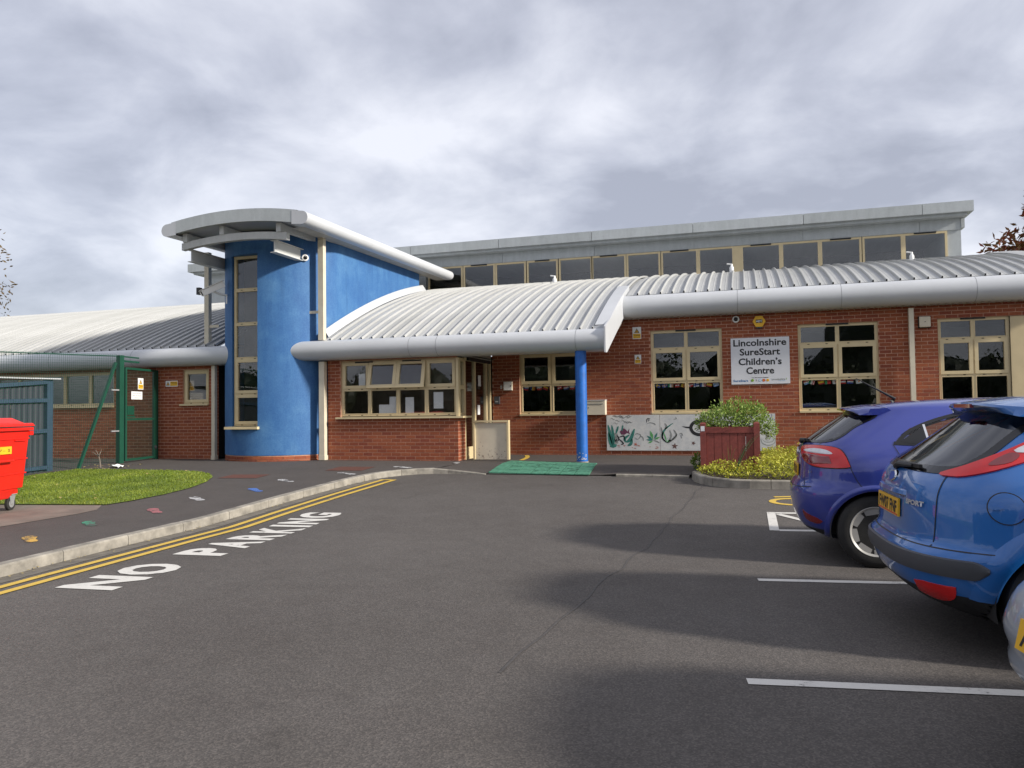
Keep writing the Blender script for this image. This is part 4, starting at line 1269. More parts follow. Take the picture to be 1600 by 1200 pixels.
# bulkhead light
t = thing('bulkhead_light', 'square white bulkhead light on the brick wall right of the downpipe', 'light', (3.54, 17.3, 3.08))
m2 = MB(); bar_rect(m2, PM, 3.425, 3.655, 2.955, 3.195, 0.005, 0.045); m2.build('base', M['dark'], t, recalc=True)
m2 = MB(); bar_rect(m2, PM, 3.435, 3.645, 2.965, 3.185, 0.045, 0.10); o = m2.build('diffuser', M['cream_pale'], t, recalc=True)
md = o.modifiers.new('b', 'BEVEL'); md.width = 0.02; md.segments = 3
m2 = MB(); plate_disc(m2, PM, 3.54, 3.075, 0.010, 0.10, 0.103, 10); m2.build('screw', M['dark'], t, recalc=True)

def warning(P, u0, u1, z0, z1, label, wide=False, n0=0.01):
    loc = P((u0+u1)/2, 0.01, z0)
    t = thing('warning_sign', label, 'sign', loc)
    m2 = MB(); bar_rect(m2, P, u0, u1, z0, z1, n0, n0 + 0.004); m2.build('board', M['white'], t, recalc=True)
    h, w = z1 - z0, u1 - u0
    n = n0 + 0.0055
    if wide:
        tu, tz, ts = u0 + w*0.2, z0 + h*0.5, h*0.36
        ya, yb, za, zb = u0 + w*0.38, u1 - 0.01, z0 + h*0.12, z1 - h*0.12
    else:
        tu, tz, ts = u0 + w*0.5, z0 + h*0.68, min(w*0.36, h*0.22)
        ya, yb, za, zb = u0 + w*0.06, u1 - w*0.06, z0 + h*0.06, z0 + h*0.44
    m2 = MB(); m2.prism([(tu - ts, tz - ts*0.8), (tu + ts, tz - ts*0.8), (tu, tz + ts*0.95)], lambda a, b, d: P(a, d, b), n - 0.001, n); m2.build('triangle', M['ink'], t, recalc=True)
    m2 = MB(); m2.prism([(tu - ts*.62, tz - ts*0.6), (tu + ts*.62, tz - ts*0.6), (tu, tz + ts*0.58)], lambda a, b, d: P(a, d, b), n, n + 0.001); m2.build('triangle', M['yellow'], t, recalc=True)
    m2 = MB(); bar_rect(m2, P, tu - ts*.1, tu + ts*.1, tz - ts*.5, tz + ts*.2, n + 0.001, n + 0.0016); m2.build('symbol', M['ink'], t, recalc=True)
    m2 = MB(); bar_rect(m2, P, ya, yb, za, zb, n - 0.001, n); m2.build('yellow_panel', M['yellow'], t, recalc=True)
    hh = (zb - za)
    flat_text('Warning', hh*0.42, P, (ya+yb)/2, za + hh*0.55, n + 0.0012, M['ink'], t, 'lettering', hh*0.01, width=(yb-ya)*0.8)
    flat_text('CCTV in use', hh*0.3, P, (ya+yb)/2, za + hh*0.15, n + 0.0012, M['ink'], t, 'lettering', 0, width=(yb-ya)*0.8)
    return t
warning(PM, -2.40, -2.205, 2.965, 3.235, 'upper yellow and white warning sign under the eaves beside the canopy verge')
warning(PM, -2.36, -2.215, 2.405, 2.605, 'lower yellow and white warning sign on the brick wall left of the window')
warning(PL, -13.23, -12.88, 2.06, 2.20, 'small wide yellow warning sign on the brick wall left of the small window', wide=True)

# letterbox on the wall beside the blue column
t = thing('letterbox', 'cream metal letterbox on the brick wall behind the blue column', 'letterbox', (-3.24, 17.2, 1.26))
m2 = MB(); m2.box((-3.50, 17.06, 1.262), (-3.02, 17.29, 1.585)); m2.build('body', M['cream_pale'], t)
m2 = MB(); m2.box((-3.51, 17.045, 1.587), (-3.01, 17.295, 1.60)); m2.build('lid', M['white'], t)
m2 = MB(); m2.box((-3.49, 17.05, 1.50), (-3.06, 17.058, 1.515)); m2.build('slot', M['mural_grey'], t)
m2 = MB(); m2.lathe((-3.40, 17.06, 1.42), (0, -1, 0), [(0, 0.012), (0.008, 0.012)], 10); m2.build('lock', M['dark'], t)

# boxes by the door
t = thing('junction_box', 'white metal box with a small lock on the wall by the entrance', 'box', (-5.45, 17.2, 1.93))
m2 = MB(); bar_rect(m2, PM, -5.47, -5.26, 1.86, 2.07, 0.006, 0.07); m2.build('case', M['cream_pale'], t, recalc=True)
m2 = MB(); bar_rect(m2, PM, -5.462, -5.268, 1.868, 2.062, 0.07, 0.076); m2.build('door', M['white'], t, recalc=True)
m2 = MB(); bar_rect(m2, PM, -5.30, -5.28, 1.95, 1.98, 0.076, 0.082); m2.build('lock', M['dark'], t, recalc=True)
t = thing('wall_switch', 'tiny white switch plate on the wall by the entrance door', 'switch', (-5.56, 17.29, 1.95))
m2 = MB(); bar_rect(m2, PM, -5.56, -5.52, 1.90, 1.98, 0.006, 0.03); m2.build('plate', M['white'], t, recalc=True)
m2 = MB(); bar_rect(m2, PM, -5.547, -5.533, 1.925, 1.955, 0.03, 0.035); m2.build('button', M['cream_pale'], t, recalc=True)
t = thing('intercom', 'dark grey intercom unit on the wall between door and window', 'intercom', (-5.62, 17.28, 1.6))
m2 = MB(); bar_rect(m2, PM, -5.71, -5.58, 1.54, 1.72, 0.006, 0.06); o = m2.build('case', M['bump_strip'], t, recalc=True)
m2 = MB(); bar_rect(m2, PM, -5.68, -5.61, 1.585, 1.61, 0.06, 0.065); m2.build('button', M['galv'], t, recalc=True)

# cream panel standing by the entrance
t = thing('entrance_panel', 'low cream framed panel standing on the pavement before the entrance doors', 'panel', (-5.2, 15.55, 0.34))
PE = lambda u, n, z: (u, 15.5 - n, z)
x0, x1 = -5.61, -4.81
m2 = MB(); bar_rect(m2, PE, x0 + .03, x1 - .03, 0.345, 1.13, -0.03, 0.0); m2.build('sheet', M['cream_pale'], t, recalc=True)
m2 = MB(); bar_rect(m2, PE, x0, x0 + 0.04, 0.345, 1.14, -0.05, 0.04); m2.build('post', M['cream'], t, recalc=True)
m2 = MB(); bar_rect(m2, PE, x1 - 0.04, x1, 0.345, 1.14, -0.07, 0.04); m2.build('post', M['cream'], t, recalc=True)
m2 = MB(); bar_rect(m2, PE, x0, x1, 1.14, 1.18, -0.07, 0.045); m2.build('top_rail', M['cream'], t, recalc=True)
m2 = MB(); rr = random.Random(8)
for k in range(46):
    u = rr.uniform(x0 + .06, x1 - .06); z = 0.36 + abs(rr.gauss(0, 0.13)); s = rr.uniform(0.003, 0.008)
    bar_rect(m2, PE, u - s, u + s, z - s, z + s*rr.uniform(0.6, 1.6), 0.0005, 0.0015)
m2.build('rust_spots', M['rust'], t)['kind'] = 'stuff'

# painted board along the foot of the wall
t = thing('painted_board', 'white board painted with sea plants, fish and starfish on the wall foot', 'mural', (-1.2, 17.28, 0.44))
for a, b in ((-3.025, -1.83), (-1.822, -0.62), (-0.612, 0.617)):
    m2 = MB(); bar_rect(m2, PM, a, b, 0.445, 1.245, 0.01, 0.03); m2.build('board', M['mural'], t, recalc=True)
def uvp(x, y):   # pixels of the board drawing, 0..1600 over X -3.025..-1.83 etc.
    return (-3.12 + x*0.001424, 1.325 - (y - 130)*0.001424)
def stroke(name, pts, w, mat, taper=True, n=0.032):
    P2 = [Vector(uvp(*p)) for p in pts]
    Q = []
    for i in range(len(P2)-1):
        a0_, a1_, a2_, a3_ = P2[max(i-1, 0)], P2[i], P2[i+1], P2[min(i+2, len(P2)-1)]
        for k in range(5):
            s = k/5
            Q.append(0.5*((2*a1_) + (a2_ - a0_)*s + (2*a0_ - 5*a1_ + 4*a2_ - a3_)*s*s + (3*a1_ - a0_ - 3*a2_ + a3_)*s**3))
    Q.append(P2[-1])
    rows = []
    for i, p in enumerate(Q):
        d = (Q[min(i+1, len(Q)-1)] - Q[max(i-1, 0)]).normalized(); q = Vector((-d.y, d.x))
        f = i/(len(Q)-1)
        ww = w*(math.sin(PI*min(max(f, 0.05), 0.97))**0.6 if taper else 1)*0.001424*0.8
        a, b = p + q*ww, p - q*ww
        rows.append([PM(a.x, n, a.y), PM(b.x, n, b.y)])
    m = MB(); m.grid(rows, smooth=False)
    return m.build(name, mat, t)
def blob(name, pts, mat, n=0.0315):
    m = MB(); m.poly([PM(*[v for v in (uvp(*p)[0], n, uvp(*p)[1])]) for p in pts]); return m.build(name, mat, t)
for pts, w in (([(150, 700), (120, 600), (95, 460)], 34), ([(170, 690), (130, 520), (90, 340)], 30), ([(180, 660), (170, 500), (150, 345)], 26), ([(215, 480), (235, 420), (255, 360)], 20), ([(310, 440), (320, 390), (328, 345)], 16), ([(380, 620), (450, 560), (510, 405)], 34), ([(375, 620), (355, 560), (430, 500)], 26), ([(400, 670), (450, 640), (470, 560)], 30)):
    stroke('sea_plant', pts, w, M['teal'])
blob('sea_plant', [(110, 690), (150, 640), (230, 650), (215, 690), (170, 708)], M['teal'])
blob('coral', [(175, 640), (170, 520), (195, 470), (240, 480), (240, 560), (245, 635)], M['mural_grey'])
for pts in ([(230, 500), (260, 560), (240, 600)], [(250, 560), (300, 600), (330, 640), (290, 655)], [(260, 540), (340, 520), (350, 600)], [(185, 560), (210, 600), (230, 560)]):
    stroke('ink_line', pts, 14, M['ink'])
blob('painted_fish', [(275, 450), (310, 410), (345, 395), (380, 420), (400, 450), (430, 400), (425, 455), (440, 490), (395, 470), (350, 500), (300, 495)], M['mural_purple'])
for c, a, b in (('teal', (800, 590), (700, 510)), ('mural_green', (800, 580), (755, 430)), ('teal', (815, 570), (870, 465)), ('mural_green', (815, 580), (910, 530)), ('teal', (790, 590), (690, 575)), ('mural_green', (800, 595), (715, 635))):
    A, B = Vector(a), Vector(b); d = (B - A); q = Vector((-d.y, d.x))*0.16
    blob('painted_leaf', [tuple(A), tuple(A + d*0.5 + q), tuple(B), tuple(A + d*0.5 - q)], M[c], 0.032)
stroke('ink_line', [(800, 590), (850, 600), (900, 630)], 12, M['mural_grey'])
for pts, w, c in (([(1020, 630), (950, 560), (945, 480), (930, 380)], 16, 'mural_grey'), ([(1000, 620), (940, 530), (985, 420), (1110, 320)], 18, 'teal'), ([(985, 420), (1010, 370), (985, 320)], 20, 'mural_grey'), ([(1030, 630), (1080, 520), (1060, 430)], 16, 'mural_grey'), ([(1040, 630), (1160, 520), (1120, 420)], 16, 'mural_grey'), ([(1010, 630), (1100, 570), (1175, 490)], 14, 'mural_grey'), ([(1010, 620), (990, 540), (960, 450)], 12, 'mural_green'), ([(1020, 625), (1050, 590), (1080, 600)], 18, 'mural_green')):
    stroke('painted_coral', pts, w, M[c])
def star(cx, cy, r, mat, rot=0):
    blob('painted_starfish', [(cx + (r if i % 2 == 0 else r*0.42)*math.sin(i*PI/5 + rot), cy - (r if i % 2 == 0 else r*0.42)*math.cos(i*PI/5 + rot)) for i in range(10)], mat)
star(1132, 678, 54, M['mural_brown'], 0.1); star(1418, 632, 36, M['mural_brown'], 0.4); star(525, 650, 34, M['mural_red'], 0.3)
circ = [(1510 + 125*math.cos(a), 395 + 105*math.sin(a)) for a in [2*PI*k/16 for k in range(17)]]
stroke('painted_ray', circ, 30, M['ink'], False)
blob('painted_ray', [(1240, 370), (1390, 380), (1390, 410), (1300, 395)], M['ink'])
for pts in ([(1450, 350), (1500, 330), (1530, 370), (1480, 400)], [(1460, 430), (1520, 450), (1560, 420)]):
    stroke('ink_line', pts, 9, M['mural_grey'])
for pts in ([(705, 310), (715, 250), (760, 245)], [(735, 290), (745, 250)], [(700, 330), (760, 310), (830, 330), (835, 350)], [(510, 510), (550, 480), (610, 510), (560, 570), (510, 540)], [(600, 520), (640, 540), (650, 600)], [(1150, 225), (1165, 250), (1120, 260)], [(1205, 490), (1240, 480), (1260, 520)], [(1230, 500), (1240, 560)]):
    stroke('ink_line', pts, 9, M['ink'] if pts[0][0] in (705, 735) else M['mural_grey'])
rr = random.Random(4)
for k in range(16):
    x = rr.uniform(100, 430); y = rr.uniform(195, 330)
    stroke('ink_line', [(x, y), (x + 30, y - 14), (x + 60, y + 6), (x + 80, y - 6)], 6, M['mural_grey'])
for k in range(14):
    x = rr.uniform(220, 900); y = rr.uniform(650, 715)
    stroke('sand_line', [(x, y), (x + rr.uniform(12, 45), y + rr.uniform(-8, 8))], 6, M['mural_red'])
# anchor at the right end
ax = lambda u, v: (2300 + u, v)
for pts, w in (([ax(245, 390), ax(225, 520), ax(210, 590)], 42), ([ax(120, 560), ax(150, 620), ax(215, 640), ax(290, 620), ax(310, 560)], 34), ([ax(270, 230), ax(292, 260), ax(270, 290), ax(252, 260), ax(270, 230)], 8), ([ax(275, 190), ax(280, 230)], 8)):
    stroke('painted_anchor', pts, w, M['mural_grey'])
    if w > 30: stroke('painted_anchor', pts, w*0.66, M['mural'], n=0.0325)

# ------------------------------------------------------------------ bunting in the windows
FLAGS = {
 'sweden': ('fl_blue', [(0, 1, .42, .58, 'fl_yellow'), (.28, .44, 0, 1, 'fl_yellow')]), 'uk': ('fl_blue', [(0, 1, .36, .64, 'fl_white'), (.4, .6, 0, 1, 'fl_white'), (0, 1, .42, .58, 'fl_red'), (.45, .55, 0, 1, 'fl_red')]),
 'ireland': ('fl_white', [(0, .33, 0, 1, 'fl_green'), (.67, 1, 0, 1, 'fl_orange')]), 'swiss': ('fl_red', [(.1, .45, .35, .65, 'fl_white'), (.55, .9, .35, .65, 'fl_white')]), 'belgium': ('fl_yellow', [(0, .33, 0, 1, 'ink'), (.67, 1, 0, 1, 'fl_red')]),
 'denmark': ('fl_red', [(0, 1, .42, .58, 'fl_white'), (.28, .42, 0, 1, 'fl_white')]), 'finland': ('fl_white', [(0, 1, .36, .64, 'fl_blue'), (.28, .48, 0, 1, 'fl_blue')]), 'france': ('fl_white', [(0, .33, 0, 1, 'fl_blue'), (.67, 1, 0, 1, 'fl_red')]), 'spain': ('fl_red', [(0, 1, .25, .75, 'fl_yellow')]), 'greece': ('fl_sky', [(0, 1, .2, .35, 'fl_white'), (.4, 1, .5, .65, 'fl_white'), (0, 1, .8, .95, 'fl_white')]),
 'luxembourg': ('fl_white', [(0, 1, .67, 1, 'fl_red'), (0, 1, 0, .33, 'fl_sky')]), 'italy': ('fl_white', [(0, .33, 0, 1, 'fl_green'), (.67, 1, 0, 1, 'fl_red')]), 'portugal': ('fl_red', [(0, .4, 0, 1, 'fl_green')]), 'austria': ('fl_white', [(0, 1, .67, 1, 'fl_red'), (0, 1, 0, .33, 'fl_red')]), 'netherlands': ('fl_white', [(0, 1, .67, 1, 'fl_red'), (0, 1, 0, .33, 'fl_blue')]), 'cyprus': ('fl_white', [(.35, .65, .35, .65, 'fl_orange')]),
 'russia': ('fl_blue', [(0, 1, .67, 1, 'fl_white'), (0, 1, 0, .33, 'fl_red')]), 'poland': ('fl_white', [(0, 1, 0, .5, 'fl_red')]), 'estonia': ('fl_blue', [(0, 1, 0, .33, 'fl_white')]), 'romania': ('fl_yellow', [(0, .33, 0, 1, 'fl_blue'), (.67, 1, 0, 1, 'fl_red')]), 'latvia': ('fl_red', [(0, 1, .4, .6, 'fl_white')]), 'lithuania': ('fl_red', [(0, 1, .5, .85, 'fl_yellow')])}
def bunting(label, u0, u1, z, names, seed):
    t = thing('flag_bunting', label, 'bunting', (u0, 17.42, z), group='flag bunting strung inside the windows')
    rr = random.Random(seed); n = len(names); N = -0.105
    step = (u1 - u0)/n
    m2 = MB(); m2.tube([PM(u0 + (u1 - u0)*k/12, N, z - 0.012*math.sin(PI*k*n/12)**2) for k in range(13)], 0.003, 5); m2.build('string', M['white'], t)
    for i, nm in enumerate(names):
        base, bars = FLAGS[nm]
        a = rr.uniform(-0.38, 0.34); w, h = 0.118, 0.085
        c0 = u0 + step*(i + 0.5) + rr.uniform(-0.01, 0.01)
        def Q(s, v, n, a=a, c0=c0):
            x = (s - 0.5)*w; y = (v - 1)*h - 0.004
            return PM(c0 + x*math.cos(a) - y*math.sin(a), n + 0.008*math.sin(s*6), z + x*math.sin(a) + y*math.cos(a))
        def sheet(mb, s0, s1, v0, v1, n):
            mb.grid([[Q(s0 + (s1 - s0)*k/4, v, n) for k in range(5)] for v in (v0, v1)], smooth=False)
        mb = MB(); sheet(mb, 0, 1, 0, 1, N); o = mb.build('flag', M[base], t)
        for s0, s1, v0, v1, c in bars:
            mb = MB(); sheet(mb, s0, s1, v0, v1, N + 0.0015); mb.build('flag_band', M[c], o)
bunting('row of small flags inside the window above the painted board', -1.93, -0.53, 1.945, ['sweden', 'uk', 'ireland', 'swiss', 'belgium', 'denmark', 'finland', 'france', 'spain', 'greece'], 1)
bunting('row of small flags inside the window right of the white name sign', 1.18, 2.36, 1.945, ['luxembourg', 'italy', 'spain', 'portugal', 'cyprus', 'austria', 'netherlands', 'cyprus'], 2)
bunting('row of small flags inside the window by the blue column', -5.03, -3.60, 1.945, ['russia', 'romania', 'poland', 'lithuania', 'latvia', 'swiss', 'netherlands', 'poland', 'estonia'], 3)

# ------------------------------------------------------------------ green mat at the dropped kerb
t = thing('rubber_mat', 'green tiled rubber mat on the ramp at the dropped kerb before the entrance', 'mat', (-3.6, 13.9, 0.3))
def matp(s, v):
    a = Vector((-4.52, 13.24)).lerp(Vector((-2.62, 13.13)), s); b = Vector((-4.62, 15.0)).lerp(Vector((-2.72, 14.45)), s)
    p = a.lerp(b, v)
    z = RAMP_Z(p.y) if p.y < RAMP_Y else pave_z(p.y)
    return Vector((p.x, p.y, max(z, RAMP_Z(p.y) if p.y < RAMP_Y else 0)))
NXM, NYM = 7, 5
rr = random.Random(6)
for i in range(NXM):
    for j in range(NYM):
        mb = MB(); e_ = 0.006
        s0, s1 = i/NXM + e_*0.6, (i+1)/NXM - e_*0.6; v0, v1 = j/NYM + e_, (j+1)/NYM - e_
        hz = 0.016 + rr.uniform(-0.002, 0.003)
        lo = [matp(s, v) + Vector((0, 0, 0.002)) for s, v in ((s0, v0), (s1, v0), (s1, v1), (s0, v1))]
        hi = [p + Vector((0, 0, hz + rr.uniform(0, 0.002))) for p in lo]
        a = [mb.vert(p) for p in lo]; b = [mb.vert(p) for p in hi]
        mb.face(b)
        for k in range(4): mb.face((a[k], a[(k+1) % 4], b[(k+1) % 4], b[k]))
        o = mb.build('mat_tile', M['mat'], t)
m2 = MB()      # dirty, broken joints
for k in range(110):
    s, v = rr.uniform(0.12, 0.92), rr.gauss(0.42, 0.2)
    if not 0.04 < v < 0.95: continue
    p = matp(s, v) + Vector((0, 0, 0.0215)); a = rr.uniform(0, PI); L_ = rr.uniform(0.02, 0.09)
    d = Vector((math.cos(a), math.sin(a), 0))*L_; q = Vector((-math.sin(a), math.cos(a), 0))*rr.uniform(0.003, 0.008)
    m2.poly([p - d - q, p + d - q, p + d + q, p - d + q])
m2.build('worn_marks', M['mat_dark'], t)['kind'] = 'stuff'

# ------------------------------------------------------------------ red wheeled bin
BD = Vector((-0.33, 0.944, 0)).normalized()
rzb = math.atan2(BD.y, BD.x)
t = thing('wheeled_bin', 'large red four wheeled waste bin with yellow label on the concrete pad', 'bin', (-9.64, 8.28, pave_z(8.0) + 0.005), rzb, local=True)
# local: x along the long side (0 = far end, negative = near), y to the left (away from view), z up
def hexa(mb, b, tt, mi=0):
    v = [mb.vert(p) for p in b + tt]
    for q in ((3,2,1,0),(4,5,6,7),(0,1,5,4),(1,2,6,5),(2,3,7,6),(3,0,4,7)): mb.face([v[k] for k in q], mi)
mb = MB()
hexa(mb, [(-1.24, 0.07, 0.30), (-0.02, 0.07, 0.30), (-0.02, 0.93, 0.30), (-1.24, 0.93, 0.30)], [(-1.28, 0.0, 1.14), (0.02, 0.0, 1.14), (0.02, 1.0, 1.14), (-1.28, 1.0, 1.14)])
hexa(mb, [(-1.02, 0.12, 0.17), (-0.26, 0.12, 0.17), (-0.26, 0.88, 0.17), (-1.02, 0.88, 0.17)], [(-1.14, 0.075, 0.298), (-0.12, 0.075, 0.298), (-0.12, 0.925, 0.298), (-1.14, 0.925, 0.298)])
o = mb.build('body', M['red_bin'], t, recalc=True); md = o.modifiers.new('b', 'BEVEL'); md.width = 0.012; md.segments = 2
fy = lambda z: 0.07 - (z - 0.30)*0.07/0.84
for z, h in ((0.50, 0.018), (0.70, 0.018), (0.98, 0.02), (1.10, 0.03)):
    m2 = MB(); m2.box((-1.27, fy(z) - 0.012, z), (0.012, fy(z) + 0.01, z + h)); m2.build('rib', M['red_bin'], t)
m2 = MB(); m2.box((-1.31, -0.035, 1.10), (0.05, 1.03, 1.14)); m2.build('rim', M['red_bin'], t)
m2 = MB(); hexa(m2, [(-1.33, -0.05, 1.155), (0.07, -0.05, 1.155), (0.07, 1.04, 1.155), (-1.33, 1.04, 1.155)], [(-1.31, -0.03, 1.20), (0.05, -0.03, 1.20), (0.05, 1.02, 1.20), (-1.31, 1.02, 1.20)])
hexa(m2, [(-1.22, 0.03, 1.20), (-0.05, 0.03, 1.20), (-0.05, 0.95, 1.20), (-1.22, 0.95, 1.20)], [(-1.12, 0.14, 1.275), (-0.16, 0.14, 1.275), (-0.16, 0.86, 1.275), (-1.12, 0.86, 1.275)])
o = m2.build('lid', M['red_bin'], t, recalc=True); md = o.modifiers.new('b', 'BEVEL'); md.width = 0.012; md.segments = 3
m2 = MB(); m2.tube([(0.0, 0.2, 1.06), (0.0, 0.2, 1.06), (0.10, 0.2, 1.06)], 0.034, 10); m2.box((0.0, -0.01, 1.03), (0.09, 0.2, 1.09)); m2.build('lifting_lug', M['red_bin'], t)
for xa, z in ((-0.42, 0.90), (-0.40, 0.70)):
    m2 = MB(); m2.tube([(xa - 0.5, fy(z) - 0.01, z), (xa - 0.48, fy(z) - 0.06, z), (xa + 0.0, fy(z) - 0.06, z), (xa + 0.02, fy(z) - 0.01, z)], 0.018, 8); m2.build('handle', M['red_bin'], t) if z < 0.8 else None
m2 = MB(); m2.box((-0.32, fy(0.97) - 0.02, 0.955), (-0.07, fy(0.97), 0.975)); m2.build('grip', M['red_bin'], t)
m2 = MB(); m2.box((-1.05, fy(0.84) - 0.016, 0.79), (-0.38, fy(0.84) - 0.002, 0.89)); lab = m2.build('label_plate', M['yellow'], t)
PBN = lambda u, n, z: (u, fy(0.84) - 0.017 - n, z)
flat_text('X', 0.055, PBN, -0.44, 0.82, 0.001, M['ink'], lab, 'lettering', 0.002)
flat_text('\u2013 \u25bd \u2013 \u25bd \u2013', 0.04, PBN, -0.72, 0.825, 0.001, M['ink'], lab, 'lettering', 0.001, width=0.4)
for x, y in ((-0.16, 0.16), (-1.10, 0.16), (-0.16, 0.84), (-1.10, 0.84)):
    m2 = MB(); m2.lathe((x, y - 0.022, 0.095), (0, 1, 0), [(0, 0.055), (0.0, 0.09), (0.006, 0.095), (0.038, 0.095), (0.044, 0.09), (0.044, 0.055)], 24); w = m2.build('caster', M['rubber'], t)
    m2 = MB(); m2.lathe((x, y - 0.026, 0.095), (0, 1, 0), [(0, 0.02), (0, 0.055), (0.052, 0.055), (0.052, 0.02)], 20); m2.build('wheel_hub', M['galv'], w)
    m2 = MB()
    for s in (-0.034, 0.028):
        m2.prism([(x - 0.03, 0.09), (x + 0.03, 0.085), (x + 0.075, 0.215), (x - 0.06, 0.215)], lambda u, v, d: (u, y + d, v), s, s + 0.006)
    m2.box((x - 0.08, y - 0.05, 0.215), (x + 0.08, y + 0.05, 0.228)); m2.build('fork', M['galv'], w, recalc=True)
    m2 = MB(); m2.box((x - 0.09, y - 0.05, 0.228), (x + 0.09, y + 0.06, 0.30)); m2.build('caster_mount', M['red_bin'], t)

# ------------------------------------------------------------------ mesh fence, gate and shelter
XF = -13.2
t = thing('mesh_fence', 'tall green weldmesh fence running forward from the gate post beside the lawn', 'fence', (XF, 11, 0.2))
m2 = MB(); wd = 0.0034
for i in range(int((13.5 - 8.5)/0.050)):
    y = 8.5 + i*0.050; zb = pave_z(y) + 0.05
    m2.box((XF - wd/2, y - wd/2, zb), (XF + wd/2, y + wd/2, zb + 2.35))
for j in range(48):
    for ya, yb in ((8.5, 13.48),):
        m2.poly([(XF, ya, pave_z(ya) + 0.05 + j*0.05 - wd/2), (XF, yb, pave_z(yb) + 0.05 + j*0.05 - wd/2), (XF, yb, pave_z(yb) + 0.05 + j*0.05 + wd/2), (XF, ya, pave_z(ya) + 0.05 + j*0.05 + wd/2)])
m2.build('mesh_wires', M['green_steel'], t)['kind'] = 'stuff'
m2 = MB(); m2.tube([(XF, 8.5, pave_z(8.5) + 2.40), (XF, 13.48, pave_z(13.48) + 2.36)], 0.012, 6); m2.build('line_wire', M['green_steel'], t)
m2 = MB(); m2.box((XF - 0.04, 8.45, 0.1), (XF + 0.04, 8.53, 2.55)); m2.build('post', M['green_steel'], t)
m2 = MB(); m2.bar((XF + 0.02, 12.45, 0.28), (XF + 0.02, 13.42, 2.55), 0.055, 0.05); m2.build('brace', M['green_steel'], t)
m2 = MB(); m2.bar((XF + 0.03, 13.3, 1.95), (XF + 0.03, 13.5, 1.95), 0.03); m2.bar((XF + 0.03, 13.3, 1.05), (XF + 0.03, 13.5, 1.05), 0.03); m2.build('clamp', M['galv'], t)

t = thing('mesh_gate', 'narrow green mesh gate between its steel post and the brick wall', 'gate', (-13.2, 13.6, 0.33))
m2 = MB(); m2.box((-13.24, 13.50, 0.30), (-13.14, 13.62, 2.72)); m2.build('post', M['green_steel'], t)
m2 = MB(); m2.box((-13.50, 14.86, 0.30), (-13.42, 14.96, 2.46)); o = m2.build('post', M['green_steel'], t)
ga, gb = Vector((-13.18, 13.70, 0)), Vector((-13.44, 14.84, 0))
gd = (gb - ga)
def G(s, z): p = ga + gd*s; return (p.x, p.y, z)
m2 = MB()
for s in (0.0, 1.0): m2.bar(G(s, 0.38), G(s, 2.46), 0.05, 0.05)
for z in (0.40, 1.30, 2.44): m2.bar(G(0.0, z), G(1.0, z), 0.05, 0.05)
m2.build('gate_frame', M['green_steel'], t)
m2 = MB()
for i in range(1, 24): m2.bar(G(i/24, 0.42), G(i/24, 2.42), 0.0028)
for j in range(1, 40): m2.bar(G(0, 0.40 + j*0.05), G(1, 0.40 + j*0.05), 0.0028)
m2.build('mesh_wires', M['green_steel'], t)['kind'] = 'stuff'
m2 = MB(); m2.bar(G(0.03, 1.50), G(0.26, 1.50), 0.06, 0.20); m2.bar(G(0.03, 1.36), G(0.30, 1.36), 0.05, 0.04); m2.build('lock_box', M['green_steel'], t)
m2 = MB(); m2.bar((-13.2, 13.62, 2.60), G(0.45, 2.60), 0.04, 0.04); m2.bar((-13.2, 13.62, 2.70), G(0.45, 2.70), 0.03, 0.03); m2.build('top_bar', M['green_steel'], t)
m2 = MB(); m2.lathe(G(1.03, 0.62), (0.6, -0.8, 0), [(0, 0.06), (0.04, 0.06), (0.05, 0.03)], 14); m2.build('hinge', M['dark'], t)
gn = Vector((gd.y, -gd.x, 0)).normalized()
PG = lambda u, n, z: tuple(ga + gd.normalized()*u + gn*n + Vector((0, 0, z)))
warning(PG, 0.44, 0.66, 1.98, 2.24, 'small yellow and white warning sign tied to the green mesh gate', n0=0.03)
t = thing('notice_plate', 'white rectangular notice plate on the green mesh gate', 'sign', PG(0.5, 0.03, 1.75))
m2 = MB(); bar_rect(m2, PG, 0.18, 0.62, 1.75, 1.93, 0.028, 0.032); m2.build('plate', M['white'], t, recalc=True)
for k, (s, z) in enumerate((('Sure Start Centre entrance', 1.875), ('Please close the gate', 1.825), ('behind you', 1.775))):
    flat_text(s, 0.04, PG, 0.40, z, 0.0335, M['mural_grey'], t, 'lettering', 0.0, width=0.36 if k < 2 else 0.2)

t = thing('cycle_shelter', 'blue framed shelter with dark ribbed sheeting behind the mesh fence', 'shelter', (-13.6, 11, 0.2))
SX = -13.62
def sz(y): return 2.22 + 0.055*(y - 12.1)
m2 = MB(); m2.box((SX - 0.07, 12.06, 0.2), (SX + 0.05, 12.20, 2.16)); m2.build('post', M['shed_blue'], t)
m2 = MB(); m2.box((SX - 0.05, 8.6, 0.1), (SX + 0.05, 8.7, 2.05)); m2.build('post', M['shed_blue'], t)
for z0_, nm in ((0.36, 'rail'), (1.10, 'rail'), (1.72, 'rail')):
    m2 = MB(); m2.bar((SX + 0.03, 8.7, z0_ - 0.10), (SX + 0.03, 12.06, z0_), 0.05, 0.075); m2.build(nm, M['shed_blue'], t)
m2 = MB(); m2.bar((SX + 0.03, 8.7, 1.78), (SX + 0.03, 12.06, 2.09), 0.06, 0.075); m2.build('top_rail', M['shed_blue'], t)
n = 52; y0, y1 = 8.72, 12.05
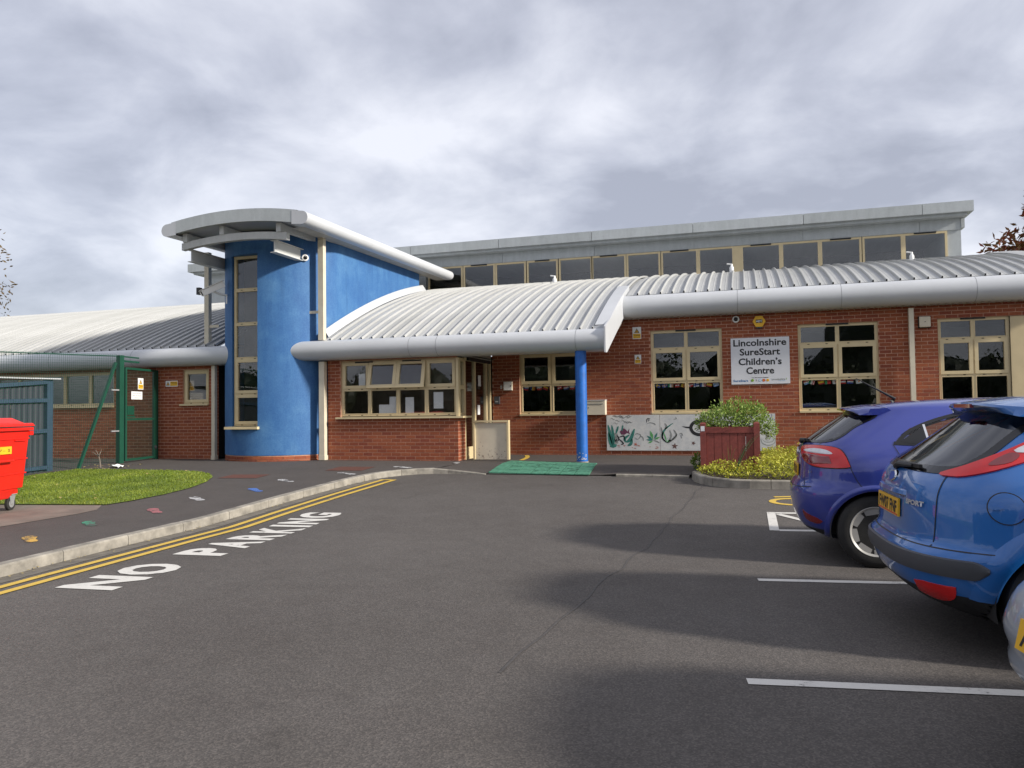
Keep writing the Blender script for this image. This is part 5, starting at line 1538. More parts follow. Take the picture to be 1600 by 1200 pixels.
for k in range(9):
    ya = y0 + (y1 - y0)*k/9; yb = y0 + (y1 - y0)*(k+1)/9 - 0.006
    m2 = MB(); rows = []
    for i in range(13):
        y = ya + (yb - ya)*i/12; h = (0, 0, 0.018, 0.018)[i % 4]
        rows.append([(SX - 0.02 + h, y, 0.18), (SX - 0.02 + h, y, 1.78 + (2.09 - 1.78)*(y - 8.7)/3.36)])
    m2.grid(rows, smooth=False); m2.build('side_panel', M['shed_sheet'], t)
m2 = MB(); hexa(m2, [(SX + 0.12, 8.5, 2.10), (SX + 0.12, 12.32, 2.15), (SX - 2.4, 12.32, 2.18), (SX - 2.4, 8.5, 2.13)], [(SX + 0.12, 8.5, 2.125), (SX + 0.12, 12.32, 2.175), (SX - 2.4, 12.32, 2.205), (SX - 2.4, 8.5, 2.155)])
m2.build('roof_sheet', M['gutter'], t, recalc=True)

# bits on the ground by the fence
t = thing('bare_twig', 'small bare forked twig plant by the foot of the mesh fence', 'plant', (-12.9, 12.75, 0.3))
m2 = MB(); m2.tube([(-12.9, 12.75, 0.28), (-12.92, 12.75, 0.45), (-12.95, 12.74, 0.58)], [0.018, 0.014, 0.01], 6); m2.build('stem', M['concrete'], t)
for d in ((-0.12, 0.02, 0.14), (0.10, -0.03, 0.13), (0.02, 0.05, 0.17), (-0.2, 0.0, 0.10)):
    m2 = MB(); m2.tube([(-12.94, 12.74, 0.54), (-12.94 + d[0]*0.6, 12.74 + d[1], 0.54 + d[2]*0.7), (-12.94 + d[0], 12.74 + d[1], 0.54 + d[2])], [0.009, 0.007, 0.003], 5); m2.build('twig', M['concrete'], t)
t = thing('litter_paper', 'crumpled white paper litter at the edge of the lawn near the gate', 'litter', (-12.5, 12.75, 0.32))
m2 = MB(); rr = random.Random(2)
rows = [[(-12.62 + 0.045*i + rr.uniform(-.01, .01), 12.66 + 0.05*j + rr.uniform(-.01, .01), 0.315 + rr.uniform(0, 0.05) + (0.03 if i in (2, 3) else 0)) for i in range(7)] for j in range(5)]
m2.grid(rows, smooth=False); m2.build('sheet', M['white'], t)

# ------------------------------------------------------------------ wooden planter
t = thing('wooden_planter', 'square maroon wooden planter with corner posts and vertical planks', 'planter', (-0.25, 13.6, 0.3))
px0, px1, py0, py1, pz0, pz1 = -0.725, 0.225, 13.10, 14.05, pave_z(13.1) - 0.02, 1.07
for x in (px0, px1 - 0.095):
    for y in (py0, py1 - 0.095):
        m2 = MB(); m2.box((x, y, pz0), (x + 0.095, y + 0.095, pz1 + 0.055)); hexa(m2, [(x, y, pz1 + 0.055), (x+.095, y, pz1 + 0.055), (x+.095, y+.095, pz1 + 0.055), (x, y+.095, pz1 + 0.055)], [(x+.02, y+.02, pz1 + 0.075), (x+.075, y+.02, pz1 + 0.075), (x+.075, y+.075, pz1 + 0.075), (x+.02, y+.075, pz1 + 0.075)])
        m2.build('corner_post', M['planter'], t)
for yy in (py0 + 0.012, py1 - 0.052):
    for z0_, z1_ in ((pz1 - 0.10, pz1), (pz0 + 0.06, pz0 + 0.15)):
        m2 = MB(); m2.box((px0 + 0.096, yy, z0_), (px1 - 0.096, yy + 0.04, z1_)); m2.build('rail', M['planter'], t)
    n = 6; w = (px1 - px0 - 0.192)/n
    for k in range(n):
        m2 = MB(); m2.box((px0 + 0.096 + k*w + 0.003, yy + 0.016, pz0 + 0.15), (px0 + 0.096 + (k+1)*w - 0.003, yy + 0.034, pz1 - 0.10)); m2.build('plank', M['planter'], t)
for xx in (px0 + 0.012, px1 - 0.052):
    for z0_, z1_ in ((pz1 - 0.10, pz1), (pz0 + 0.06, pz0 + 0.15)):
        m2 = MB(); m2.box((xx, py0 + 0.096, z0_), (xx + 0.04, py1 - 0.096, z1_)); m2.build('rail', M['planter'], t)
    for k in range(6):
        m2 = MB(); m2.box((xx + 0.016, py0 + 0.096 + k*w + 0.003, pz0 + 0.15), (xx + 0.034, py0 + 0.096 + (k+1)*w - 0.003, pz1 - 0.10)); m2.build('plank', M['planter'], t)
m2 = MB(); m2.box((px0 + 0.06, py0 + 0.06, pz1 - 0.16), (px1 - 0.06, py1 - 0.06, pz1 - 0.05)); m2.build('soil', M['soil'], t)
m2 = MB(); m2.box((px0 + 0.012, py0 - 0.004, pz1 - 0.07), (px0 + 0.075, py0 - 0.001, pz1 + 0.015)); m2.build('label_plate', M['sign_white'], t)
# ------------------------------------------------------------------ plants
def leaf_quads(mb, tint, c, d, nrm, ln, w, val):
    """a leaf as two triangles folded on its midrib"""
    d = d.normalized(); s = d.cross(nrm)
    if s.length < 1e-3: s = d.orthogonal()
    s.normalize(); u = s.cross(d)
    a = mb.vert(c); b = mb.vert(c + d*ln*0.5 + s*w/2 + u*w*0.15); t_ = mb.vert(c + d*ln); e_ = mb.vert(c + d*ln*0.5 - s*w/2 + u*w*0.15)
    mb.face((a, b, t_)); mb.face((a, t_, e_)); tint += [val, val]
def rv(rr):
    while True:
        v = Vector((rr.uniform(-1, 1), rr.uniform(-1, 1), rr.uniform(-1, 1)))
        if 0.05 < v.length < 1: return v.normalized()
def leafmesh(name, mb, tint, mat, parent):
    me = mb.mesh(name, mat); set_tint(me, [(v, v, v) for v in tint])
    return place(name, me, parent)

# shrub in the planter
rr = random.Random(21)
t = thing('planter_shrub', 'bushy light green shrub growing out of the maroon planter', 'shrub', (-0.22, 13.58, 1.0))
mb, tint = MB(), []; sm = MB()
cl_ = [(-0.50, 13.35, 1.16, .22), (-0.25, 13.32, 1.22, .26), (0.02, 13.35, 1.22, .24), (-0.35, 13.6, 1.30, .26), (-0.1, 13.6, 1.40, .25), (0.12, 13.55, 1.30, .24), (-0.16, 13.75, 1.46, .18), (0.28, 13.42, 1.10, .17), (0.36, 13.36, 0.99, .13), (-0.66, 13.4, 1.14, .14), (-0.4, 13.9, 1.25, .25), (0.1, 13.9, 1.3, .25), (0.20, 13.5, 1.42, .12), (-0.55, 13.55, 1.22, .18)]
for cx, cy, cz, r in cl_:
    cz = 1.05 + (cz - 1.05)*0.74; cx += 0.05*(cx + 0.2)
    base = Vector((-0.22 + (cx + 0.22)*0.3, 13.58 + (cy - 13.58)*0.3, 0.98)); top_ = Vector((cx, cy, cz))
    sm.tube([base, base.lerp(top_, 0.6) + Vector((0, 0, 0.05)), top_], [0.012, 0.008, 0.004], 5)
    for k in range(int(1500*r)):
        d = rv(rr); p = top_ + d*r*(rr.uniform(0.5, 1.05) + (0.35*rr.random() if rr.random() < 0.12 else 0))
        if p.z < 1.0 and -0.7 < p.x < 0.2: continue
        dd = (d + rv(rr)*0.8 + Vector((0, 0, 0.35)))
        lit = 0.5 + 0.35*d.z + rr.uniform(-0.3, 0.3)
        leaf_quads(mb, tint, p, dd, rv(rr), rr.uniform(0.035, 0.06), rr.uniform(0.018, 0.028), min(max(rr.random(), 0), 1))
leafmesh('foliage', mb, tint, M['leaf_shrub'], t)
sm.build('stem', M['bark'], t)

# golden ground cover in the kerbed bed
BED = [(-0.78, 12.95), (-0.72, 12.64), (-0.55, 12.34), (-0.28, 12.14), (0.06, 12.08), (0.6, 12.08), (5.2, 12.1), (5.2, 17.2), (0.3, 17.2), (0.3, 14.1), (-0.72, 14.0)]
flat_poly('bed_soil', BED, pave_z, M['soil'], 0.006, kind='structure')
def inpoly(x, y, P):
    c = False; j = len(P)-1
    for i in range(len(P)):
        if (P[i][1] > y) != (P[j][1] > y) and x < (P[j][0]-P[i][0])*(y-P[i][1])/(P[j][1]-P[i][1]) + P[i][0]: c = not c
        j = i
    return c
import mathutils.noise as mn
def bed_h(x, y):
    h = 0.20 + 0.13*mn.noise(Vector((x*2.3, y*2.3, 1.0))) + 0.06*mn.noise(Vector((x*7, y*7, 3.0)))
    edge = min(1.0, 0.45 + min(abs(y - 12.08), abs(x + 0.78))*1.6)
    return max(h*edge, 0.05)
mb, tint = MB(), []
n = 0
while n < 15000:
    x = rr.uniform(-0.8, 2.6); y = 12.05 + 5.1*rr.random()**1.5
    if n % 9 == 0: x = rr.uniform(2.6, 5.2)
    if not inpoly(x, y, BED) or (-0.74 < x < 0.24 and 13.08 < y < 14.1): continue
    n += 1
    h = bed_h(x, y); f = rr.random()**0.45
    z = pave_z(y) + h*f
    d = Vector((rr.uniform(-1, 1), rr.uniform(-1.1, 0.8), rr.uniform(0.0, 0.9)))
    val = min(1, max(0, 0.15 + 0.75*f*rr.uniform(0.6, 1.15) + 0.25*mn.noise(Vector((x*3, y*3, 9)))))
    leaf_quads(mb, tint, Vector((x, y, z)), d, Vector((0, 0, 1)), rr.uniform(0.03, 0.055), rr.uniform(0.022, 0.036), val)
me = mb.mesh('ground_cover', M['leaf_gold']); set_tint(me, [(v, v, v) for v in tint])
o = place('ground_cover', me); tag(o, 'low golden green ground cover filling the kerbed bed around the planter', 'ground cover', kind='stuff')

# spiky plants
def spiky(name, label, x, y, blades, mat, seed):
    r2 = random.Random(seed); z0 = pave_z(y) + 0.02
    t = thing(name, label, 'plant', (x, y, z0))
    for ln, lean, w, az in blades:
        m = MB(); rows = []
        d = Vector((math.cos(az), math.sin(az), 0)); s = Vector((-d.y, d.x, 0))
        for k in range(7):
            f = k/6
            c = Vector((x, y, z0)) + d*lean*ln*f*(0.5 + 0.5*f) + Vector((0, 0, ln*f*(1 - 0.15*lean*f)))
            ww = w*(1 - f)**0.6*(0.6 + 0.8*f)
            rows.append([c - s*ww/2, c + d*0.004 - Vector((0, 0, ww*0.2)), c + s*ww/2])
        m.grid(rows, smooth=False); m.build('blade', mat, t)
M['blade_dark'] = simple('dark_blade', (0.03, 0.075, 0.03), 0.5, var=0.3)
M['blade_pale'] = simple('pale_blade', (0.16, 0.20, 0.05), 0.6, var=0.3)
spiky('sword_plant', 'dark upright sword leaves leaning right before the planter', -0.16, 12.72, [(0.72, 0.50, 0.05, 0.1), (0.62, 0.42, 0.055, -0.15), (0.55, 0.38, 0.055, 0.2), (0.80, 0.58, 0.03, 0.05), (0.48, 0.3, 0.045, 0.4)], M['blade_dark'], 1)
spiky('grass_tuft', 'thin pale grass blades before the planter left of the sword leaves', -0.26, 12.75, [(0.50, 0.1, 0.012, 2.0), (0.42, 0.25, 0.012, 0.4), (0.46, 0.2, 0.012, 1.2), (0.35, 0.3, 0.012, 2.8)], M['blade_pale'], 2)
t = thing('small_shrub', 'small dark green shrub tucked against the left side of the planter', 'shrub', (-0.85, 13.5, 0.34))
mb, tint = MB(), []
for k in range(260):
    d = rv(rr); p = Vector((-0.80, 13.55, 0.46)) + Vector((d.x*0.10, d.y*0.2, d.z*0.14))*rr.uniform(0.3, 1)
    leaf_quads(mb, tint, p, d + rv(rr)*0.6, rv(rr), 0.05, 0.025, rr.random()*0.5)
leafmesh('foliage', mb, tint, M['leaf_shrub'], t)

# lawn blades
mb, tint = MB(), []
n = 0
while n < 30000:
    x, y = rr.uniform(-13.2, -8.5), rr.uniform(8.2, 12.45)
    if not inpoly(x, y, LAWN): continue
    n += 1
    z = pave_z(y) + 0.012; h = rr.uniform(0.012, 0.03); a = rr.uniform(0, 2*PI); w = rr.uniform(0.004, 0.008)
    dx, dy = math.cos(a)*w, math.sin(a)*w; lx, ly = rr.gauss(0, 0.014), rr.gauss(0, 0.014)
    i = [mb.vert((x - dx, y - dy, z)), mb.vert((x + dx, y + dy, z)), mb.vert((x + lx, y + ly, z + h))]
    mb.face(i); tint.append(min(1, max(0, 0.5 + 0.9*mn.noise(Vector((x*1.3, y*1.3, 0))) + rr.uniform(-0.25, 0.25))))
me = mb.mesh('grass', M['grass_blade']); set_tint(me, [(v, v, v) for v in tint])
tag(place('grass', me), 'short mown green grass covering the lawn', 'grass', kind='stuff')
mb = MB()
for k in range(60):
    if k < 26:
        x, y = rr.uniform(-12.8, -8.7), rr.uniform(8.8, 12.2)
        if not inpoly(x, y, LAWN): continue
        zz = pave_z(y) + 0.045
    else:
        x, y = rr.uniform(-13.4, -12.2), rr.uniform(12.45, 13.3); zz = pave_z(y) + 0.012
    a = rr.uniform(0, 2*PI); s = rr.uniform(0.02, 0.05)
    leaf_quads(mb, [], Vector((x, y, zz)), Vector((math.cos(a), math.sin(a), 0.2)), Vector((0, 0, 1)), s*1.6, s, 0)
for k in range(150):
    y = rr.uniform(4.5, 12.5); i = max(q for q in range(len(K1)) if K1[q][1] <= y)
    f = (y - K1[i][1])/max(K1[min(i+1, len(K1)-1)][1] - K1[i][1], 1e-3)
    x = K1[i][0] + (K1[min(i+1, len(K1)-1)][0] - K1[i][0])*f + abs(rr.gauss(0.02, 0.06)) + 0.01
    a = rr.uniform(0, 2*PI); s = rr.uniform(0.006, 0.022)
    leaf_quads(mb, [], Vector((x, y, road_z(y) + 0.012)), Vector((math.cos(a), math.sin(a), 0.15)), Vector((0, 0, 1)), s*1.6, s, 0)
tag(mb.build('fallen_leaves', M['drylitter']), 'scattered dry fallen leaves on the lawn, by the fence foot and along the kerb', 'leaves', kind='stuff')

# trees
def tree(name, label, base, h, crown, leafmat, nleaf, lsize, seed, droop=0.2, group=None):
    r2 = random.Random(seed)
    t = thing(name, label, 'tree', base, group=group)
    B = Vector(base)
    tm = MB()
    pts = [B, B + Vector((0.1, 0, h*0.25)), B + Vector((0.05, 0.1, h*0.5)), B + Vector((-0.05, 0, h*0.8))]
    tm.tube(pts, [h*0.022, h*0.018, h*0.013, h*0.006], 9)
    tm.build('trunk', M['bark'], t)
    bm_, mb, tint = MB(), MB(), []
    for cx, cy, cz, r in crown:
        c = B + Vector((cx, cy, cz))
        s = B + Vector((0, 0, max(cz*0.55, h*0.3)))
        mid = s.lerp(c, 0.55) + Vector((0, 0, r*0.2))
        bm_.tube([s, mid, c], [h*0.008, h*0.005, h*0.002], 6)
        for q in range(7):
            e_ = c + rv(r2)*r*0.95
            m_ = c.lerp(e_, 0.5) + Vector((0, 0, 0.08*r))
            bm_.tube([c.lerp(mid, 0.3), m_, e_], [h*0.003, h*0.002, h*0.0008], 5)
        for k in range(int(nleaf*r*r)):
            d = rv(r2); f = r2.uniform(0.35, 1.12)
            p = c + d*r*f + rv(r2)*0.12*r
            if mn.noise(p*1.1 + Vector((seed, 0, 0))) < -0.12: continue
            dd = d*0.6 + rv(r2)*0.7 - Vector((0, 0, droop))
            leaf_quads(mb, tint, p, dd, rv(r2), r2.uniform(0.7, 1.2)*lsize, r2.uniform(0.3, 0.45)*lsize, min(1, max(0, 0.35 + 0.35*(p.z - B.z - h*0.6)/(h*0.35) + r2.uniform(-0.3, 0.3))))
    bm_.build('branch', M['bark'], t)
    leafmesh('crown', mb, tint, leafmat, t)
    return t
tree('autumn_tree', 'tree with reddish brown autumn leaves rising behind the right end of the roof', (9.85, 27.5, -0.3), 9.0,
     [(0, 0, 6.4, 1.6), (-1.2, 0, 5.9, 1.25), (0.6, 0.5, 7.7, 1.1), (-0.55, 0, 7.35, 0.85), (-1.55, 0.3, 5.2, 1.0), (1.6, 0, 6.2, 1.4), (-0.75, -0.2, 8.25, 0.35), (1.0, 0, 5.0, 1.5)], M['leaf_red'], 2300, 0.25, 5, 0.5)
tree('sparse_tree', 'thinly leaved tree with fine dark twigs at the left edge beyond the roof', (-37.2, 28.5, 0.2), 11.5,
     [(0, 0, 8.5, 1.7), (1.1, 0, 7.6, 1.1), (0.9, 0, 9.2, 0.9), (1.3, 0.2, 6.4, 0.8), (-1.5, 0, 7.6, 1.6), (0.2, 0, 10.2, 1.2), (-0.8, 0, 6.0, 1.5), (1.7, 0, 5.4, 0.7)], M['leaf_dull'], 190, 0.24, 9, 0.1)
# dark trees behind the photographer, seen in the window reflections
mb, tint = MB(), []
for k in range(40):
    cx, cy = -50 + k*2.9 + rr.uniform(-1, 1), -36 + rr.uniform(-5, 4)
    hh = rr.uniform(5.2, 7.4) + (4.5 if 9 < cx < 12.2 else 0)
    for q in range(3):       # dense core clumps
        o_ = Vector((cx + rr.uniform(-1.2, 1.2), cy, hh*rr.uniform(0.2, 0.62))); r0 = hh*0.26
        rows = []
        for a in range(9):
            th = PI*a/8
            rows.append([o_ + Vector((math.sin(th)*math.cos(2*PI*b/12)*1.25, math.sin(th)*math.sin(2*PI*b/12), math.cos(th)*1.35))*r0*(1 + 0.35*mn.noise(Vector((a*0.9 + k, b*0.9, q)))) for b in range(13)])
        mb.grid(rows, smooth=False); tint += [0.15]*(8*12)
    for q in range(520):
        d = rv(rr); p = Vector((cx, cy, hh*0.5)) + Vector((d.x*2.3, d.y*1.9, d.z*hh*0.5))*rr.uniform(0.6, 1.05)
        leaf_quads(mb, tint, p, rv(rr), rv(rr), rr.uniform(0.25, 0.5), rr.uniform(0.15, 0.3), rr.random())
        tint[-1] = tint[-2]
me = mb.mesh('treeline', M['leaf_dark']); set_tint(me, [(v, v, v) for v in tint])
tag(place('treeline', me), 'dark mass of trees across the road mirrored in the window panes', 'trees', kind='stuff')
# ------------------------------------------------------------------ cars
def pchip(tab):
    xs = [t[0] for t in tab]; ys = [t[1] for t in tab]; n = len(xs)
    h = [xs[i+1]-xs[i] for i in range(n-1)]; dl = [(ys[i+1]-ys[i])/h[i] for i in range(n-1)]
    m = [0]*n
    m[0], m[-1] = dl[0], dl[-1]
    for i in range(1, n-1):
        if dl[i-1]*dl[i] > 0:
            w1, w2 = 2*h[i]+h[i-1], h[i]+2*h[i-1]
            m[i] = (w1+w2)/(w1/dl[i-1]+w2/dl[i])
    def f(x):
        if x <= xs[0]: return ys[0]
        if x >= xs[-1]: return ys[-1]
        i = 0
        while x > xs[i+1]: i += 1
        t = (x-xs[i])/h[i]; t2, t3 = t*t, t*t*t
        return (2*t3-3*t2+1)*ys[i] + (t3-2*t2+t)*h[i]*m[i] + (-2*t3+3*t2)*ys[i+1] + (t3-t2)*h[i]*m[i+1]
    return f

class Body:
    """a car body as a stack of rounded outlines: s=0 tail centre, 1 end of the tail corner, 2 start of the nose corner, 3 nose centre; s<0 is the right hand side"""
    def __init__(self, rear, front, half, nr=3.0, nf=2.6, lr=0.75, lf=0.9):
        self.r, self.f, self.w = pchip(rear), pchip(front), pchip(half)
        self.nr, self.nf, self.lr, self.lf = nr, nf, lr, lf
    def dims(self, z):
        r, f, w = self.r(z), self.f(z), self.w(z)
        L = f - r
        return r, f, w, min(self.lr, 0.42*L), min(self.lf, 0.42*L)
    def pt(self, s, z):
        sg = 1 if s >= 0 else -1; s = min(abs(s), 3.0)
        r, f, w, lr, lf = self.dims(z)
        if s <= 1:
            a = s*PI/2; p = 2/self.nr
            x = r + lr*(1 - max(math.cos(a), 0)**p); y = w*max(math.sin(a), 0)**p
        elif s <= 2:
            x = r + lr + (s-1)*(f - lf - r - lr); y = w
        else:
            a = (3-s)*PI/2; p = 2/self.nf
            x = f - lf*(1 - max(math.cos(a), 0)**p); y = w*max(math.sin(a), 0)**p
        return Vector((x, sg*y, z))
    def nrm(self, s, z):
        e_ = 0.004
        a = self.pt(s+e_, z) - self.pt(s-e_, z); b = self.pt(s, z+0.004) - self.pt(s, z-0.004)
        n = b.cross(a)
        if n.length < 1e-9: return Vector((0, 0, 1))
        return n.normalized()
    def s_of(self, kind, v, z, side=-1):
        r, f, w, lr, lf = self.dims(z)
        if kind == 's': return v
        if kind == 'y':
            a = math.asin(min(1, (abs(v)/w))**(self.nr/2))
            return (1 if v >= 0 else -1)*a/(PI/2)
        if v < r + lr:
            c = min(max(1 - (v - r)/lr, 0), 1); return side*math.acos(c**(self.nr/2))/(PI/2)
        if v <= f - lf: return side*(1 + (v - r - lr)/(f - lf - r - lr))
        c = min(max(1 - (f - v)/lf, 0), 1); return side*(3 - math.acos(c**(self.nf/2))/(PI/2))
    def off(self, s, z, d): return self.pt(s, z) + self.nrm(s, z)*d

def smooth_poly(P, k=6):
    """closed Catmull-Rom through (h, z) points; a point given with a third item is a sharp corner"""
    out = []; n = len(P)
    for i in range(n):
        p0, p1, p2, p3 = P[i-1], P[i], P[(i+1) % n], P[(i+2) % n]
        a = p1 if len(p1) > 2 else p0; b = p2 if len(p2) > 2 else p3
        for q in range(k):
            t = q/k
            f = lambda A, B, C, D: 0.5*((2*B) + (C-A)*t + (2*A-5*B+4*C-D)*t*t + (3*B-A-3*C+D)*t**3)
            out.append((f(a[0], p1[0], p2[0], b[0]), f(a[1], p1[1], p2[1], b[1])))
    return out
def row_span(P, z):
    xs = []
    n = len(P)
    for i in range(n):
        a, b = P[i], P[(i+1) % n]
        if (a[1] <= z) != (b[1] <= z): xs.append(a[0] + (b[0]-a[0])*(z-a[1])/(b[1]-a[1]))
    return (min(xs), max(xs)) if len(xs) >= 2 else None

class Car:
    def __init__(self, body, root, paint):
        self.B, self.root, self.paint = body, root, paint
        self.holes = []; self.arches = []
    def spoly(self, P, kind, side=-1, smooth=True):
        """polygon in (x or y, z) -> polygon in (s, z)"""
        Q = smooth_poly(P) if smooth else [(p[0], p[1]) for p in P]
        return [(self.B.s_of(kind, h, z, side), z) for h, z in Q]
    def patch(self, name, SP, mat, off=0.006, depth=0.02, rows=14, cols=12, inset=0.0, parent=None, z_lo=None, z_hi=None):
        zs = [p[1] for p in SP]; z0, z1 = min(zs), max(zs)
        mb = MB(); R_ = []; 
        for i in range(rows+1):
            f = 0.5 - 0.5*math.cos(PI*i/rows)
            z = z0 + (z1-z0)*min(max(f, 0.006), 0.994)
            sp = row_span(SP, z)
            if sp: R_.append((z, sp))
        top = [[self.B.off(a + (b-a)*j/cols, z, off) for j in range(cols+1)] for z, (a, b) in R_]
        ids = mb.grid(top, smooth=True)
        n = len(ids)
        loop = [ids[0][j] for j in range(cols+1)] + [ids[i][cols] for i in range(1, n)] + [ids[n-1][j] for j in range(cols-1, -1, -1)] + [ids[i][0] for i in range(n-2, 0, -1)]
        sz_ = [(R_[0][1][0] + (R_[0][1][1]-R_[0][1][0])*j/cols, R_[0][0]) for j in range(cols+1)] + [(R_[i][1][1], R_[i][0]) for i in range(1, n)] + [(R_[n-1][1][0] + (R_[n-1][1][1]-R_[n-1][1][0])*j/cols, R_[n-1][0]) for j in range(cols-1, -1, -1)] + [(R_[i][1][0], R_[i][0]) for i in range(n-2, 0, -1)]
        low = [mb.vert(self.B.off(s, z, off - depth)) for s, z in sz_]
        m = len(loop)
        for k in range(m): mb.face((loop[k], low[k], low[(k+1) % m], loop[(k+1) % m]))
        return mb.build(name, mat, parent or self.root, sharp=40)
    def ring(self, name, SP, SPI, mat, off=0.004, depth=0.03, parent=None):
        """band between two (s,z) polygons with the same number of points"""
        mb = MB(); n = len(SP)
        a = [mb.vert(self.B.off(s, z, off)) for s, z in SP]; b = [mb.vert(self.B.off(s, z, off)) for s, z in SPI]
        c = [mb.vert(self.B.off(s, z, off-depth)) for s, z in SPI]; d = [mb.vert(self.B.off(s, z, off-depth)) for s, z in SP]
        for k in range(n):
            j = (k+1) % n
            mb.face((a[k], a[j], b[j], b[k])); mb.face((b[k], b[j], c[j], c[k])); mb.face((d[k], d[j], a[j], a[k]))
        return mb.build(name, mat, parent or self.root, recalc=True)
    def line(self, pts, kind, side=-1, w=0.009, mat=None, name='shut_line', off=0.0028, sm=8, parent=None):
        P = pts
        Q = []
        for i in range(len(P)-1):
            p0, p1, p2, p3 = P[max(i-1, 0)], P[i], P[i+1], P[min(i+2, len(P)-1)]
            for q in range(sm):
                t = q/sm
                f = lambda A, B, C, D: 0.5*((2*B) + (C-A)*t + (2*A-5*B+4*C-D)*t*t + (3*B-A-3*C+D)*t**3)
                Q.append((f(p0[0], p1[0], p2[0], p3[0]), f(p0[1], p1[1], p2[1], p3[1])))
        Q.append((P[-1][0], P[-1][1]))
        S = [(self.B.s_of(kind, h, z, side), z) for h, z in Q]
        rows = []
        pp = [self.B.off(s, z, off) for s, z in S]
        for i, (s, z) in enumerate(S):
            t = (pp[min(i+1, len(pp)-1)] - pp[max(i-1, 0)]).normalized(); q = self.B.nrm(s, z).cross(t)
            rows.append([pp[i] - q*w/2, pp[i] + q*w/2])
        mb = MB(); mb.grid(rows, smooth=False)
        return mb.build(name, mat or M['dark'], parent or self.root)
    def shell(self, zlev, trim_z=0.0, floor=True):
        mb = MB()
        ss = [k/26 for k in range(26)] + [1 + k/84 for k in range(84)] + [2 + k/16 for k in range(17)]
        full = [-s for s in reversed(ss[1:])] + ss
        P = [[self.B.pt(s, z) for s in full] for z in zlev]
        ids = [[mb.vert(p) for p in r] for r in P]
        for i in range(len(zlev)-1):
            zc = (zlev[i]+zlev[i+1])/2
            for j in range(len(full)-1):
                sc = (full[j]+full[j+1])/2; c = (P[i][j]+P[i+1][j+1])/2
                if any(h(sc, zc) for h in self.holes): continue
                if abs(c.y) > 0.35 and any((c.x-ax)**2 + (c.z-az)**2 < (ar+0.016)**2 for ax, az, ar in self.arches): continue
                mb.face((ids[i][j], ids[i][j+1], ids[i+1][j+1], ids[i+1][j]), 1 if zc < trim_z else 0, True)
        # close the roof and the underside
        tp = ids[-1]; n = len(tp)
        for k in range((n-1)//2):
            a, b, c, d = tp[k], tp[k+1], tp[n-2-k], tp[n-1-k]
            mb.face([a, b, c, d] if len({a, b, c, d}) == 4 else list(dict.fromkeys((a, b, c, d))), 0, True) if len({a, b, c, d}) > 2 else None
        if floor:
            bt = ids[0]
            for k in range((n-1)//2):
                q = list(dict.fromkeys((bt[k+1], bt[k], bt[n-1-k], bt[n-2-k])))
                if len(q) > 2: mb.face(q, 1)
        o = mb.build('body_shell', [self.paint, M['car_trim']], self.root, sharp=50)
        return o
    def window(self, name, P, kind, side, frame=0.035, glass='car_glass', gname='glass'):
        SP = self.spoly(P, kind, side)
        # inner polygon: shrink toward the centroid in metric space
        pts3 = [self.B.pt(s, z) for s, z in SP]
        n = len(SP); inner = []
        for k in range(n):
            t = (pts3[(k+1) % n] - pts3[k-1]).normalized(); nn = self.B.nrm(*SP[k]); q = nn.cross(t)
            cen = sum(pts3, Vector())/n
            if q.dot(cen - pts3[k]) < 0: q = -q
            p = pts3[k] + q*frame
            z = p.z
            if kind == 'y': inner.append((self.B.s_of('y', p.y, z), z))
            else: inner.append((self.B.s_of('x', p.x, z, side), z))
        # hole slightly inside the outer edge
        mid = [((a[0]+b[0])/2, (a[1]+b[1])/2) for a, b in zip(SP, inner)]
        def inside(s, z, Q=mid):
            c = False; j = len(Q)-1
            for i in range(len(Q)):
                if (Q[i][1] > z) != (Q[j][1] > z) and s < (Q[j][0]-Q[i][0])*(z-Q[i][1])/(Q[j][1]-Q[i][1]) + Q[i][0]: c = not c
                j = i
            return c
        self.holes.append(inside)
        o = self.ring(name, SP, inner, M['black_gloss'], 0.004, 0.035)
        self.patch(gname, [((a[0]*0.3+b[0]*0.7), (a[1]*0.3+b[1]*0.7)) for a, b in zip(SP, inner)], M[glass], 0.0015, 0.004, 18, 16, parent=o)
        return o, SP, inner
    def arch(self, xc, zc, R_, side, lip=0.05, mat=None, name='arch_lip', zlow=0.206):
        if side < 0: self.arches.append((xc, zc, R_))
        mb = MB(); rows = []
        for k in range(41):
            aa = math.asin(max(-1, (zlow - zc)/(R_+lip)))
            a = aa + (PI - 2*aa)*k/40
            row = []
            for rad, d, inn in ((R_+lip, 0.001, 0), (R_+lip*0.65, 0.010, 0), (R_+0.008, 0.012, 0), (R_-0.004, 0.004, 0.0), (R_-0.006, 0.0, 0.10)):
                x = xc + rad*math.cos(a); z = zc + rad*math.sin(a)
                z = max(z, zlow - 0.003)
                s = self.B.s_of('x', x, z, side)
                p = self.B.off(s, z, d)
                if inn: p = p - Vector((0, side*inn, 0))
                row.append(p)
            rows.append(row)
        mb.grid(rows, smooth=True, flip=side > 0)
        mb.build(name, mat or self.paint, self.root, sharp=60)
        mb = MB()     # dark liner
        y0 = side*(self.B.w(zc+0.3) - 0.06)
        mb.grid([[(xc + (R_+0.01)*math.cos(R(-12+204*k/24)), y, zc + (R_+0.01)*math.sin(R(-12+204*k/24))) for k in range(25)] for y in (y0, y0 - side*0.32)], smooth=True)
        mb.poly([(xc + (R_+0.01)*math.cos(R(-12+204*k/24)), y0 - side*0.32, zc + (R_+0.01)*math.sin(R(-12+204*k/24))) for k in range(25)])
        mb.build('wheel_well', M['dark'], self.root)
